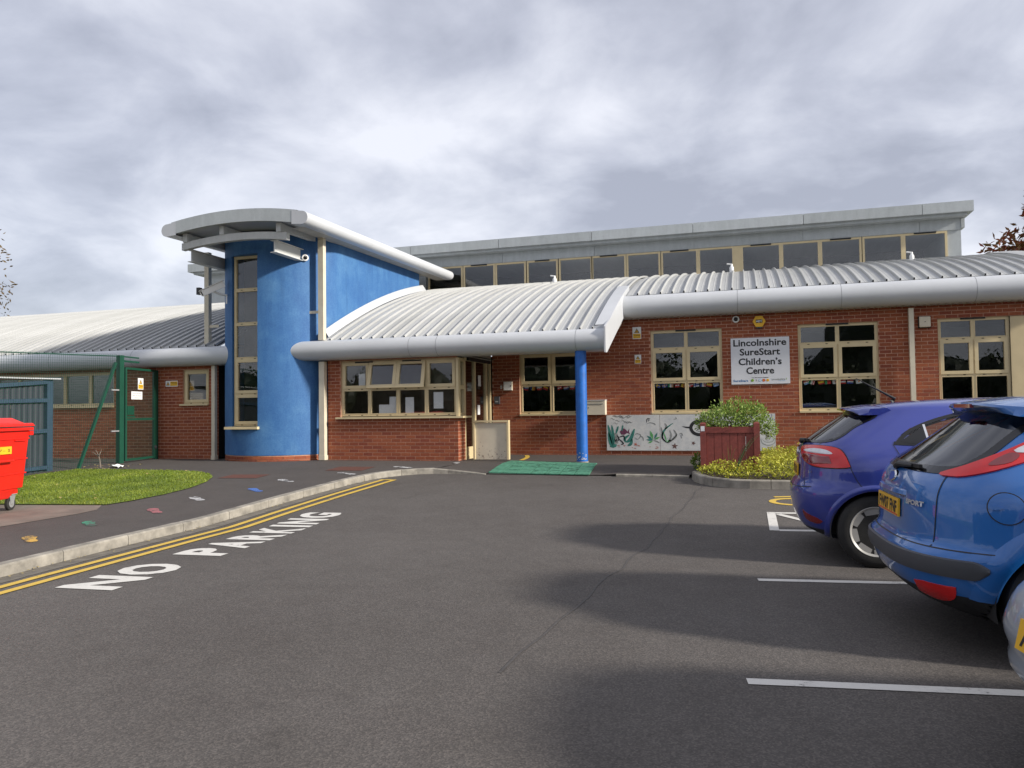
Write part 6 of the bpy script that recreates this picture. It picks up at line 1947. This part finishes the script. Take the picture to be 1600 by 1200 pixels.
    def wheel(self, xc, yc, rad, side, rim=0.205, spokes=7, style='blade'):
        w = 0.19
        mb = MB()
        mb.lathe((xc, yc, rad), (0, side, 0), [(-w, rim), (-w, rad-0.03), (-w+0.025, rad-0.004), (-w/2, rad), (-0.025, rad-0.004), (-0.006, rad-0.022), (0.004, rad-0.055), (0.0, rim+0.012), (-0.012, rim)], 56)
        tyre = mb.build('wheel', M['rubber'], self.root, recalc=True)
        mb = MB()
        mb.lathe((xc, yc, rad), (0, side, 0), [(-0.06, rim-0.02), (-0.010, rim-0.012), (0.002, rim+0.006), (-0.004, rim+0.013), (-0.02, rim+0.013)], 48, cap=False)
        S = Vector((0, side, 0))
        for k in range(spokes):
            a = 2*PI*k/spokes + 0.2
            u = Vector((math.cos(a), 0, math.sin(a))); v = Vector((-math.sin(a), 0, math.cos(a)))
            c0 = Vector((xc, yc, rad))
            w0, w1 = (0.034, 0.062) if style == 'blade' else (0.03, 0.045)
            p = [c0 + u*0.045 - v*w0 + S*-0.02, c0 + u*0.045 + v*w0 + S*-0.02, c0 + u*(rim-0.008) + v*w1 + S*-0.008, c0 + u*(rim-0.008) - v*w1 + S*-0.008]
            q = [x - S*0.035 for x in p]
            a_ = [mb.vert(x) for x in p]; b_ = [mb.vert(x) for x in q]
            mb.face(a_)
            for i in range(4): mb.face((a_[i], a_[(i+1) % 4], b_[(i+1) % 4], b_[i]))
        mb.lathe((xc, yc, rad), (0, side, 0), [(-0.05, 0.07), (-0.018, 0.066), (-0.012, 0.04), (-0.010, 0.0)], 24)
        mb.build('rim', M['alloy'], tyre, recalc=True)
        mb = MB(); mb.lathe((xc, yc, rad), (0, side, 0), [(-0.075, rim-0.02), (-0.07, rim-0.02)], 32); mb.build('brake_disc', M['dark'], tyre)
    def interior(self, L, w, seat_x, zf=0.24, belt=0.9):
        mb = MB(); mb.box((0.5, -w+0.08, zf), (L-1.25, w-0.08, zf+0.06)); mb.build('cabin_floor', M['seat'], self.root)
        for x, zt in seat_x:
            for y in (-w*0.48, w*0.48):
                mb = MB(); hexa(mb, [(x+0.02, y-0.23, 0.45), (x+0.16, y-0.23, 0.45), (x+0.16, y+0.23, 0.45), (x+0.02, y+0.23, 0.45)], [(x-0.12, y-0.18, zt-0.2), (x-0.02, y-0.18, zt-0.2), (x-0.02, y+0.18, zt-0.2), (x-0.12, y+0.18, zt-0.2)])
                hexa(mb, [(x-0.14, y-0.11, zt-0.17), (x-0.05, y-0.11, zt-0.17), (x-0.05, y+0.11, zt-0.17), (x-0.14, y+0.11, zt-0.17)], [(x-0.15, y-0.10, zt), (x-0.08, y-0.10, zt), (x-0.08, y+0.10, zt), (x-0.15, y+0.10, zt)])
                o = mb.build('seat', M['seat'], self.root, recalc=True); md = o.modifiers.new('b', 'BEVEL'); md.width = 0.03; md.segments = 2
        mb = MB(); mb.box((L-1.65, -w+0.1, 0.6), (L-1.25, w-0.1, belt)); mb.build('dashboard', M['seat'], self.root)
        mb = MB(); mb.box((0.50, -w+0.18, 0.5), (0.85, w-0.18, 0.86)); mb.build('parcel_shelf', M['seat'], self.root)

def zlevels(z0, z1, ztop):
    a = [z0 + (z1-z0)*k/38 for k in range(39)]
    n = 16
    b = [z1 + (ztop-z1)*(1 - (1-k/n)**2.2) for k in range(1, n+1)]
    return a + b
def number_plate(car, y0, y1, z0, z1, txt, yc_s, stripe=True, proud=0.02):
    B = car.B
    zc = (z0+z1)/2; yc = (y0+y1)/2
    s = B.s_of('y', yc, zc); n = B.nrm(s, zc); n = Vector((n.x, n.y, n.z*0.6)).normalized()
    c = B.pt(s, zc) + n*proud
    h = Vector((0, 0, 1)) - n*n.z; h.normalize(); u = h.cross(n)      # u: reading direction seen from behind
    w, hh = (y1-y0), (z1-z0)
    mb = MB(); mb.obox(c - u*w/2 - h*hh/2 - n*0.012, u*w, h*hh, n*0.012)
    o = mb.build('number_plate', M['plate'], car.root, recalc=True)
    P = lambda a, d, b: tuple(c + u*a + h*b + n*d)
    flat_text(txt, 0.102, P, 0, -0.035, 0.0015, M['ink'], o, 'lettering', 0.003, width=w*0.88)
    if stripe:
        mb = MB(); mb.obox(c - u*w*0.47 - h*(hh/2-0.004) + n*0.0008, u*w*0.94, h*0.010, n*0.0004); mb.build('plate_stripe', M['logo_red'], o, recalc=True)
    return o

# ---- violet hatchback
cr_ = thing('parked_car', 'violet blue hatchback in the bay beside the golden ground cover bed', 'car', (0.41, 8.0, 0.0), R(0.0), 'cars parked in the bays', local=True)
B = Body(rear=[(0.20, 0.24), (0.27, 0.10), (0.36, 0.04), (0.50, 0.005), (0.60, 0.0), (0.66, 0.015), (0.72, 0.055), (0.80, 0.065), (0.92, 0.075), (1.00, 0.10), (1.06, 0.15), (1.15, 0.27), (1.25, 0.41), (1.33, 0.525), (1.375, 0.60), (1.40, 0.72), (1.425, 0.95), (1.445, 1.28), (1.455, 1.62)],
         front=[(0.20, 3.86), (0.35, 4.0), (0.5, 4.045), (0.7, 3.98), (0.82, 3.82), (0.92, 3.45), (0.98, 3.2), (1.06, 2.98), (1.2, 2.7), (1.33, 2.4), (1.39, 2.2), (1.43, 1.95), (1.455, 1.75)],
         half=[(0.20, 0.76), (0.28, 0.82), (0.45, 0.852), (0.65, 0.862), (0.82, 0.858), (0.93, 0.838), (1.0, 0.812), (1.06, 0.785), (1.2, 0.705), (1.31, 0.632), (1.37, 0.585), (1.41, 0.50), (1.435, 0.38), (1.455, 0.12)], nr=2.9, lr=0.80)
car = Car(B, cr_, M['paint_violet'])
WX, WXF, WR, AR = 0.645, 3.215, 0.312, 0.352
for sd_ in (-1, 1):
    car.arch(WX, WR, AR, sd_); car.arch(WXF, WR, AR, sd_)
car.arches += [(WXF, WR, AR)]
DLO = [(0.80, 1.055, 1), (1.5, 1.02), (2.2, 0.985), (2.92, 0.965, 1), (2.62, 1.16), (2.30, 1.335), (1.9, 1.365), (1.5, 1.35), (1.18, 1.285), (0.93, 1.18)]
for sd_ in (-1, 1):
    o, SP, IN = car.window('side_window_frame', DLO, 'x', sd_, 0.032, 'car_glass', 'side_glass')
    car.line([(1.08, 1.05), (1.055, 1.225)], 'x', sd_, 0.018, M['chrome'], 'quarter_divider', 0.006)
    q = car.spoly([(0.84, 1.07, 1), (1.08, 1.06, 1), (1.055, 1.215, 1), (0.98, 1.165)], 'x', sd_); car.patch('quarter_panel_glass', q, M['black_gloss'], 0.005, 0.01, 8, 8, parent=o)
    car.line([(1.98, 0.99), (2.02, 1.36)], 'x', sd_, 0.07, M['black_gloss'], 'pillar', 0.006)
    car.line([(0.80, 1.055), (0.88, 0.90), (1.00, 0.72), (1.02, 0.62)], 'x', sd_, 0.006); car.line([(1.98, 0.99), (1.98, 0.6), (1.95, 0.30)], 'x', sd_, 0.006)
    car.line([(1.02, 0.30), (2.9, 0.28)], 'x', sd_, 0.006)
    # tail lamp, wrapping the corner
    z_ = lambda v, z: car.B.s_of('x', v, z, sd_)
    lamp = [(0.115, 1.015), (0.22, 1.035), (0.36, 1.02), (0.415, 0.97), (0.455, 0.86, 1), (0.36, 0.850), (0.20, 0.852), (0.13, 0.88), (0.10, 0.93)]
    SPL = car.spoly(lamp, 'x', sd_)
    lo = car.patch('tail_lamp', SPL, M['lamp_red'], 0.010, 0.03, 16, 14)
    SPW = car.spoly([(0.125, 0.992), (0.20, 1.008), (0.285, 0.998), (0.325, 0.966), (0.22, 0.966), (0.13, 0.976)], 'x', sd_)
    car.patch('clear_lens', SPW, M['lamp_white'], 0.0125, 0.01, 8, 10, parent=lo)
    SPD = car.spoly([(0.115, 0.955), (0.30, 0.945, 1), (0.315, 0.885, 1), (0.16, 0.875), (0.118, 0.90)], 'x', sd_)
    car.patch('brake_lens', SPD, M['lamp_dark_red'], 0.0122, 0.01, 8, 10, parent=lo)
    car.ring('lamp_gap', [(a, b) for a, b in car.spoly([(h + dx, z + dz, *r_) for (h, z, *r_), (dx, dz) in zip(lamp, [(-.006, .006), (0, .008), (.006, .006), (.008, .004), (.009, -.007), (0, -.008), (0, -.008), (-.005, -.006), (-.006, 0)])], 'x', sd_)], SPL, M['dark'], 0.0015, 0.003, parent=lo)
    car.line([(0.455, 0.855), (0.50, 0.75), (0.56, 0.665)], 'x', sd_, 0.006)
    car.line([(0.22, 1.035), (0.27, 1.075), (0.34, 1.10)], 'x', sd_, 0.006)
    SPR = car.spoly([(0.075, 0.455, 1), (0.12, 0.42), (0.24, 0.385, 1), (0.20, 0.345), (0.11, 0.365)], 'x', sd_); car.patch('reflector', SPR, M['lamp_dark_red'], 0.004, 0.01, 6, 8)
    # edge of tailgate
    car.line([(0.113, 0.86), (0.105, 0.78), (0.10, 0.70), (0.092, 0.672)], 'x', sd_, 0.007)
car.line([(-0.62, 0.672), (-0.4, 0.655), (0, 0.650), (0.4, 0.655), (0.62, 0.672)], 'y', -1, 0.007)
RWN = [(-0.60, 1.075), (-0.3, 1.055), (0, 1.05), (0.3, 1.055), (0.60, 1.075), (0.575, 1.2), (0.525, 1.315), (0.25, 1.335), (0, 1.34), (-0.25, 1.335), (-0.525, 1.315), (-0.575, 1.2)]
car.window('rear_window_frame', RWN, 'y', -1, 0.03, 'car_glass_dark', 'rear_glass')
FWN = [(-0.62, 1.0), (0, 0.99), (0.62, 1.0), (0.56, 1.2), (0.46, 1.37), (0, 1.39), (-0.46, 1.37), (-0.56, 1.2)]
SPF = [((-1 if y < 0 else 1)*(3 - math.asin(min(1, abs(y)/B.w(z))**(B.nf/2))/(PI/2)), z) for y, z in smooth_poly(FWN)]
shell = car.shell(zlevels(0.20, 1.35, 1.4545), 0.30)
# windscreen built as a dark sheet over the shell
mb = MB(); rows = []
for k in range(12):
    z = 1.0 + 0.37*k/11; row = []
    for j in range(13):
        y = (-1 + 2*j/12)*(B.w(z) - 0.06); f = B.f(z); lf = B.dims(z)[4]
        row.append((f - lf*(1 - max(0, 1 - (abs(y)/B.w(z))**B.nf)**(1/B.nf)) + 0.006, y, z + 0.003))
    rows.append(row)
mb.grid(rows, smooth=True); mb.build('windscreen', M['car_glass_dark'], cr_)
def spoiler(x0, x1, z0, z1, w, root, paint, lamp=True, under=0.05, drop=0.02):
    rows = []
    for k in range(21):
        t = -1 + 2*k/20; y = w*t; e_ = 0.05*t*t
        zz = -0.035*t*t
        rows.append([(x0 + e_ + (0.12*abs(t)**6), y, z0 + zz), (x0 + e_ + 0.008 + (0.12*abs(t)**6), y, z0 + zz + 0.014), (x0 + (x1-x0)*0.5 + e_*0.5, y, z0 + (z1-z0)*0.62 + zz*1.0 + 0.012), (x1, y, z1 + zz*1.1 + 0.006), (x1 + 0.05, y, z1 + zz*1.1 - 0.03), (x1 - 0.02, y, z1 + zz - under - 0.01), (x0 + 0.05 + e_, y, z0 + zz - drop)])
    mb = MB(); mb.grid(rows, smooth=True, closed=True)
    mb.face([mb.vert(p) for p in rows[0]]); mb.face([mb.vert(p) for p in rows[-1]])
    o = mb.build('roof_spoiler', paint, root, recalc=True, sharp=40)
    return o
sp_ = spoiler(0.475, 0.80, 1.365, 1.405, 0.545, cr_, M['paint_violet'])
mb = MB(); mb.box((0.462, -0.16, 1.352), (0.48, 0.16, 1.368)); mb.build('brake_light', M['lamp_dark_red'], sp_)
def wiper(root, x, z, ln, rot, pivot_y=0.0):
    mb = MB()
    p0 = Vector((x, pivot_y + 0.02, z)); p1 = Vector((x + 0.02, pivot_y - ln, z + 0.015))
    mb.tube([p0 + Vector((-0.03, 0, -0.01)), p0 + Vector((-0.035, -0.06, 0.01)), p1 + Vector((-0.03, 0.12, 0))], [0.022, 0.018, 0.010], 8)
    o = mb.build('wiper', M['dark'], root)
    mb = MB(); mb.bar(p0 + Vector((-0.012, 0.05, 0.012)), p1 + Vector((-0.012, 0, 0.004)), 0.018, 0.022); mb.build('wiper_blade', M['dark'], o)
wiper(cr_, 0.145, 1.062, 0.34, 0)
mb = MB(); mb.tube([(0.93, 0.0, 1.425), (0.96, 0, 1.455), (0.62, 0, 1.66)], [0.03, 0.014, 0.003], 8); mb.build('aerial', M['dark'], cr_)
number_plate(car, -0.26, 0.26, 0.74, 0.85, 'FX13 KUO', 0, False, 0.012)
mb = MB(); 
s_ = B.s_of('y', 0, 0.95); c_ = B.pt(s_, 0.95)
mb.lathe(c_ + Vector((-0.002, 0, 0)), (-1, 0, 0.1), [(0, 0.05), (0.008, 0.05), (0.012, 0.035)], 20); bd = mb.build('badge', M['chrome'], cr_, recalc=True); bd.scale = (1, 1, 1)
flat_text('ECO', 0.03, lambda u, n, z: tuple(B.pt(B.s_of('y', -0.55 + -u, z), z) + Vector((-0.004 - n, 0, 0))), 0, 0.79, 0.0, M['chrome'], cr_, 'badge_lettering')
YW = 0.862
for x in (WX, WXF):
    for sd_ in (-1, 1): car.wheel(x, sd_*(YW - 0.035), WR, sd_, 0.205, 8)
car.interior(4.04, 0.80, [(1.05, 1.18), (1.95, 1.22)])
for sd_ in (-1, 1):
    mb = MB(); mb.lathe((2.72, sd_*0.84, 1.02), (0.1, sd_, 0), [(0, 0.03), (0.03, 0.07), (0.12, 0.09), (0.19, 0.06), (0.2, 0.01)], 16); mb.build('door_mirror', M['paint_violet'], cr_, recalc=True)
    mb = MB(); mb.tube([(1.15, sd_*0.86, 0.86), (1.17, sd_*0.885, 0.86), (1.34, sd_*0.885, 0.855), (1.36, sd_*0.86, 0.855)], 0.014, 8); mb.build('door_handle', M['paint_violet'], cr_)
    q = car.spoly([(3.55, 0.70), (3.85, 0.66), (3.72, 0.82), (3.45, 0.86)], 'x', sd_); car.patch('headlight', q, M['lamp_white'], 0.006, 0.02, 8, 8)

# ---- bright blue hatchback
cr_ = thing('parked_car', 'bright blue hatchback with tall red tail lamps and yellow number plate', 'car', (0.80, 5.42, 0.0), R(3.0), 'cars parked in the bays', local=True)
B = Body(rear=[(0.20, 0.30), (0.28, 0.14), (0.36, 0.06), (0.44, 0.03), (0.52, 0.018), (0.565, 0.018), (0.585, 0.04), (0.62, 0.075), (0.75, 0.078), (0.88, 0.09), (0.97, 0.125), (1.03, 0.18), (1.12, 0.31), (1.24, 0.47), (1.34, 0.60), (1.40, 0.70), (1.43, 0.82), (1.46, 1.08), (1.485, 1.45), (1.497, 1.85)],
         front=[(0.20, 4.14), (0.35, 4.28), (0.5, 4.34), (0.7, 4.26), (0.85, 4.05), (0.95, 3.6), (1.0, 3.35), (1.06, 3.15), (1.2, 2.88), (1.34, 2.58), (1.42, 2.35), (1.47, 2.1), (1.497, 1.95)],
         half=[(0.20, 0.78), (0.28, 0.86), (0.42, 0.90), (0.60, 0.915), (0.72, 0.905), (0.86, 0.895), (0.95, 0.875), (1.03, 0.845), (1.15, 0.785), (1.30, 0.69), (1.40, 0.615), (1.45, 0.52), (1.48, 0.38), (1.497, 0.12)], nr=3.1, lr=0.82)
car = Car(B, cr_, M['paint_blue'])
WX, WXF, WR, AR = 0.765, 3.44, 0.318, 0.365
for sd_ in (-1, 1):
    car.arch(WX, WR, AR, sd_, 0.11, zlow=0.35); car.arch(WXF, WR, AR, sd_, 0.08)
car.arches += [(WXF, WR, AR)]
DLO = [(1.15, 1.09, 1), (1.9, 1.04), (2.5, 1.0), (3.08, 0.985, 1), (2.78, 1.2), (2.45, 1.385), (2.0, 1.42), (1.6, 1.41), (1.34, 1.36), (1.20, 1.22)]
for sd_ in (-1, 1):
    o, SP, IN = car.window('side_window_frame', DLO, 'x', sd_, 0.032, 'car_glass_dark', 'side_glass')
    car.line([(1.78, 1.05), (1.80, 1.41)], 'x', sd_, 0.07, M['black_gloss'], 'pillar', 0.006)
    # tall lamp beside the rear window
    lamp = [(0.225, 1.000), (0.32, 0.998), (0.60, 1.088), (0.86, 1.215), (1.05, 1.34, 1), (0.97, 1.368, 1), (0.83, 1.29), (0.59, 1.165), (0.37, 1.065)]
    SPL = car.spoly(lamp, 'x', sd_)
    lo = car.patch('tail_lamp', SPL, M['lamp_red'], 0.011, 0.03, 22, 10)
    SPW = car.spoly([(0.56, 1.135), (0.62, 1.128), (0.74, 1.19), (0.93, 1.315, 1), (0.955, 1.355, 1), (0.84, 1.288), (0.68, 1.195)], 'x', sd_)
    car.patch('clear_lens', SPW, M['lamp_white'], 0.0135, 0.01, 14, 6, parent=lo)
    SPD = car.spoly([(0.43, 1.055), (0.52, 1.072), (0.575, 1.112), (0.54, 1.122), (0.46, 1.082)], 'x', sd_)
    car.patch('brake_lens', SPD, M['lamp_dark_red'], 0.0132, 0.01, 8, 6, parent=lo)
    car.line([(sd_*0.61, 1.01), (sd_*0.625, 0.90), (sd_*0.63, 0.78), (sd_*0.625, 0.66), (sd_*0.615, 0.60)], 'y', sd_, 0.007)
    car.line([(0.16, 0.60), (0.5, 0.60), (0.75, 0.592), (0.93, 0.60)], 'x', sd_, 0.006)
    car.line([(0.75, 0.594), (0.50 + 0.03, 0.60)], 'x', sd_, 0.004)
    car.line([(1.16, 1.06), (1.22, 0.90), (1.28, 0.70), (1.27, 0.45), (1.26, 0.30)], 'x', sd_, 0.006)
    car.line([(2.45, 1.0), (2.5, 0.6), (2.48, 0.30)], 'x', sd_, 0.006)
    SPR = car.spoly([(0.085, 0.40, 1), (0.235, 0.405, 1), (0.24, 0.33), (0.20, 0.30), (0.13, 0.32)], 'x', sd_); car.patch('fog_lamp', SPR, M['lamp_red'], 0.004, 0.012, 8, 8)
# fuel flap on the right side
cap = [(0.46 + 0.085*math.cos(a), 0.845 + 0.085*math.sin(a)) for a in [2*PI*k/28 for k in range(28)]]
SPC = [(B.s_of('x', h, z, -1), z) for h, z in cap]; SPC2 = [(B.s_of('x', 0.46 + (h-0.46)*0.94, 0.845 + (z-0.845)*0.94, -1), 0.845 + (z-0.845)*0.94) for h, z in cap]
ff = car.patch('fuel_flap', SPC2, M['paint_blue'], 0.004, 0.006, 16, 12)
car.ring('flap_gap', SPC, SPC2, M['dark'], 0.0028, 0.004, parent=ff)
SPX = car.spoly([(0.38, 0.845), (0.41, 0.858), (0.445, 0.845), (0.41, 0.835)], 'x', -1); car.patch('finger_grip', SPX, M['paint_blue'], 0.010, 0.012, 6, 6, parent=ff)
# rear bumper rubbing strip
SPB = [(B.s_of('x', h, z, -1), z) for h, z in [(0.36, 0.555), (0.345, 0.50), (0.30, 0.462), (0.15, 0.452)]]
sl = [-(B.s_of('x', 0.37, 0.5, 1)) + 2*B.s_of('x', 0.37, 0.5, 1)*k/60 for k in range(61)]
mb = MB(); rows = []
for s in sl:
    e_ = 1 - min(1, (1 - abs(s)/abs(sl[0]))*12)
    zt, zb = 0.560 - 0.03*e_, 0.455 + 0.045*e_
    rows.append([B.off(s, zt, 0.0), B.off(s, zt - 0.006, 0.014), B.off(s, (zt+zb)/2, 0.020), B.off(s, zb + 0.006, 0.014), B.off(s, zb, 0.0)])
mb.grid(rows, smooth=True); mb.build('bumper_strip', M['bump_strip'], cr_, recalc=True)
car.line([(-0.80, 0.60), (-0.5, 0.598), (0, 0.596), (0.5, 0.598), (0.80, 0.60)], 'y', -1, 0.008)
RWN = [(-0.62, 1.01), (-0.35, 1.0), (0, 0.998), (0.35, 1.0), (0.62, 1.01), (0.655, 1.08), (0.60, 1.22), (0.54, 1.355), (0.25, 1.375), (0, 1.38), (-0.25, 1.375), (-0.54, 1.355), (-0.60, 1.22), (-0.655, 1.08)]
car.window('rear_window_frame', RWN, 'y', -1, 0.055, 'car_glass_dark', 'rear_glass')
shell = car.shell(zlevels(0.20, 1.385, 1.4965), 0.36)
mb = MB(); rows = []
for k in range(12):
    z = 1.02 + 0.38*k/11; row = []
    for j in range(13):
        y = (-1 + 2*j/12)*(B.w(z) - 0.06); f = B.f(z); lf = B.dims(z)[4]
        row.append((f - lf*(1 - max(0, 1 - (abs(y)/B.w(z))**B.nf)**(1/B.nf)) + 0.006, y, z + 0.003))
    rows.append(row)
mb.grid(rows, smooth=True); mb.build('windscreen', M['car_glass_dark'], cr_)
sp_ = spoiler(0.52, 0.95, 1.395, 1.445, 0.60, cr_, M['paint_blue'], under=0.10, drop=0.035)
mb = MB(); mb.box((0.512, -0.15, 1.375), (0.535, 0.15, 1.398)); mb.build('brake_light', M['lamp_dark_red'], sp_)
wiper(cr_, 0.165, 1.012, 0.40, 0, 0.02)
number_plate(car, -0.26, 0.26, 0.715, 0.825, 'FW07 FNF', 0, True, 0.012)
# plate recess lip and badge
mb = MB(); rows = []
for k in range(17):
    t = -1 + 2*k/16; y = 0.33*t; s = B.s_of('y', y, 0.86)
    th = (1 - t**8)
    rows.append([B.off(s, 0.885, 0.0), B.off(s, 0.878, 0.022*th), B.off(s, 0.855, 0.026*th), B.off(s, 0.842, 0.0)])
mb.grid(rows, smooth=True); mb.build('plate_lip', M['paint_blue'], cr_, recalc=True)
c_ = B.pt(0, 0.945)
mb = MB(); mb.lathe((0, 0, 0), (-1, 0, 0.22), [(-0.01, 0.062), (0.008, 0.062), (0.014, 0.052)], 28); bd = mb.build('badge', M['chrome'], cr_, recalc=True); bd.location = c_; bd.scale = (1, 1.25, 0.6)
mb = MB(); mb.lathe((0, 0, 0), (-1, 0, 0.22), [(0.012, 0.05), (0.0155, 0.046)], 28); b2 = mb.build('badge_face', M['fl_blue'], bd, recalc=True)
flat_text('SPORT', 0.038, lambda u, n, z: tuple(B.off(B.s_of('y', -0.455 - u, z), z, 0.010)), 0, 0.812, 0.0, M['galv'], cr_, 'badge_lettering', 0.002, width=0.19)
YW = 0.905
for x in (WX, WXF):
    for sd_ in (-1, 1): car.wheel(x, sd_*(YW - 0.05), WR, sd_, 0.21, 5, 'spoke')
car.interior(4.34, 0.84, [(1.25, 1.2), (2.2, 1.25)])
for sd_ in (-1, 1):
    mb = MB(); mb.lathe((2.9, sd_*0.88, 1.03), (0.1, sd_, 0), [(0, 0.03), (0.03, 0.07), (0.12, 0.09), (0.19, 0.06), (0.2, 0.01)], 16); mb.build('door_mirror', M['paint_blue'], cr_, recalc=True)
    mb = MB(); mb.tube([(1.45, sd_*0.895, 0.86), (1.47, sd_*0.925, 0.86), (1.66, sd_*0.925, 0.855), (1.68, sd_*0.895, 0.855)], 0.014, 8); mb.build('door_handle', M['paint_blue'], cr_)
    q = car.spoly([(3.80, 0.72), (4.12, 0.68), (3.98, 0.84), (3.70, 0.88)], 'x', sd_); car.patch('headlight', q, M['lamp_white'], 0.006, 0.02, 8, 8)

# ---- silver car at the frame edge
cr_ = thing('parked_car', 'silver car cut off at the frame edge, only its tail corner showing', 'car', (0.965, 2.98, 0.0), R(7.8), 'cars parked in the bays', local=True)
B = Body(rear=[(0.20, 0.22), (0.28, 0.12), (0.34, 0.055), (0.40, 0.02), (0.43, 0.035), (0.45, 0.03), (0.52, 0.012), (0.58, 0.03), (0.64, 0.06), (0.70, 0.12), (0.78, 0.20), (0.90, 0.27), (1.0, 0.34), (1.06, 0.42), (1.2, 0.62), (1.33, 0.88), (1.39, 1.06), (1.43, 1.35), (1.455, 1.75)],
         front=[(0.20, 4.05), (0.35, 4.2), (0.5, 4.25), (0.7, 4.17), (0.85, 3.95), (0.95, 3.45), (1.0, 3.25), (1.06, 3.05), (1.2, 2.78), (1.33, 2.48), (1.40, 2.25), (1.44, 2.0), (1.455, 1.85)],
         half=[(0.20, 0.78), (0.28, 0.84), (0.42, 0.87), (0.60, 0.88), (0.75, 0.875), (0.9, 0.855), (1.0, 0.815), (1.06, 0.785), (1.2, 0.70), (1.33, 0.61), (1.39, 0.55), (1.43, 0.40), (1.455, 0.12)], nr=3.1, lr=0.85)
car = Car(B, cr_, M['paint_silver'])
WX, WXF, WR, AR = 0.85, 3.45, 0.312, 0.355
for sd_ in (-1, 1):
    car.arch(WX, WR, AR, sd_); car.arch(WXF, WR, AR, sd_)
car.arches += [(WXF, WR, AR)]
DLO = [(1.25, 1.07, 1), (2.0, 1.03), (2.5, 1.0), (2.98, 0.985, 1), (2.68, 1.17), (2.38, 1.34), (1.9, 1.37), (1.6, 1.34), (1.36, 1.22)]
for sd_ in (-1, 1):
    car.window('side_window_frame', DLO, 'x', sd_, 0.032, 'car_glass_dark', 'side_glass')
    lamp = [(0.40, 0.92), (0.52, 0.93), (0.66, 0.90, 1), (0.60, 0.82), (0.48, 0.79), (0.39, 0.81)]
    car.patch('tail_lamp', car.spoly(lamp, 'x', sd_), M['lamp_red'], 0.010, 0.03, 12, 10)
    car.line([(1.3, 1.05), (1.38, 0.8), (1.4, 0.32)], 'x', sd_, 0.006)
car.line([(-0.80, 0.69), (-0.4, 0.685), (0, 0.683), (0.4, 0.685), (0.80, 0.69)], 'y', -1, 0.010)
car.line([(-0.80, 0.435), (-0.4, 0.432), (0, 0.430), (0.4, 0.432), (0.80, 0.435)], 'y', -1, 0.008)
RWN = [(-0.60, 1.03), (0, 1.015), (0.60, 1.03), (0.57, 1.16), (0.50, 1.31), (0, 1.335), (-0.50, 1.31), (-0.57, 1.16)]
car.window('rear_window_frame', RWN, 'y', -1, 0.035, 'car_glass_dark', 'rear_glass')
car.shell(zlevels(0.20, 1.35, 1.4545), 0.28)
mb = MB(); rows = []
for k in range(12):
    z = 1.0 + 0.37*k/11; row = []
    for j in range(13):
        y = (-1 + 2*j/12)*(B.w(z) - 0.06); f = B.f(z); lf = B.dims(z)[4]
        row.append((f - lf*(1 - max(0, 1 - (abs(y)/B.w(z))**B.nf)**(1/B.nf)) + 0.006, y, z + 0.003))
    rows.append(row)
mb.grid(rows, smooth=True); mb.build('windscreen', M['car_glass_dark'], cr_)
number_plate(car, -0.24, 0.26, 0.50, 0.61, 'AV59 LKN', 0, False, 0.012)
for x in (WX, WXF):
    for sd_ in (-1, 1): car.wheel(x, sd_*(0.875 - 0.04), WR, sd_, 0.205, 6)
car.interior(4.25, 0.82, [(1.3, 1.16), (2.15, 1.2)])
for sd_ in (-1, 1):
    mb = MB(); mb.lathe((2.8, sd_*0.85, 1.02), (0.1, sd_, 0), [(0, 0.03), (0.03, 0.07), (0.12, 0.09), (0.19, 0.06), (0.2, 0.01)], 16); mb.build('door_mirror', M['paint_silver'], cr_, recalc=True)
    q = car.spoly([(3.75, 0.72), (4.05, 0.68), (3.92, 0.84), (3.62, 0.88)], 'x', sd_); car.patch('headlight', q, M['lamp_white'], 0.006, 0.02, 8, 8)
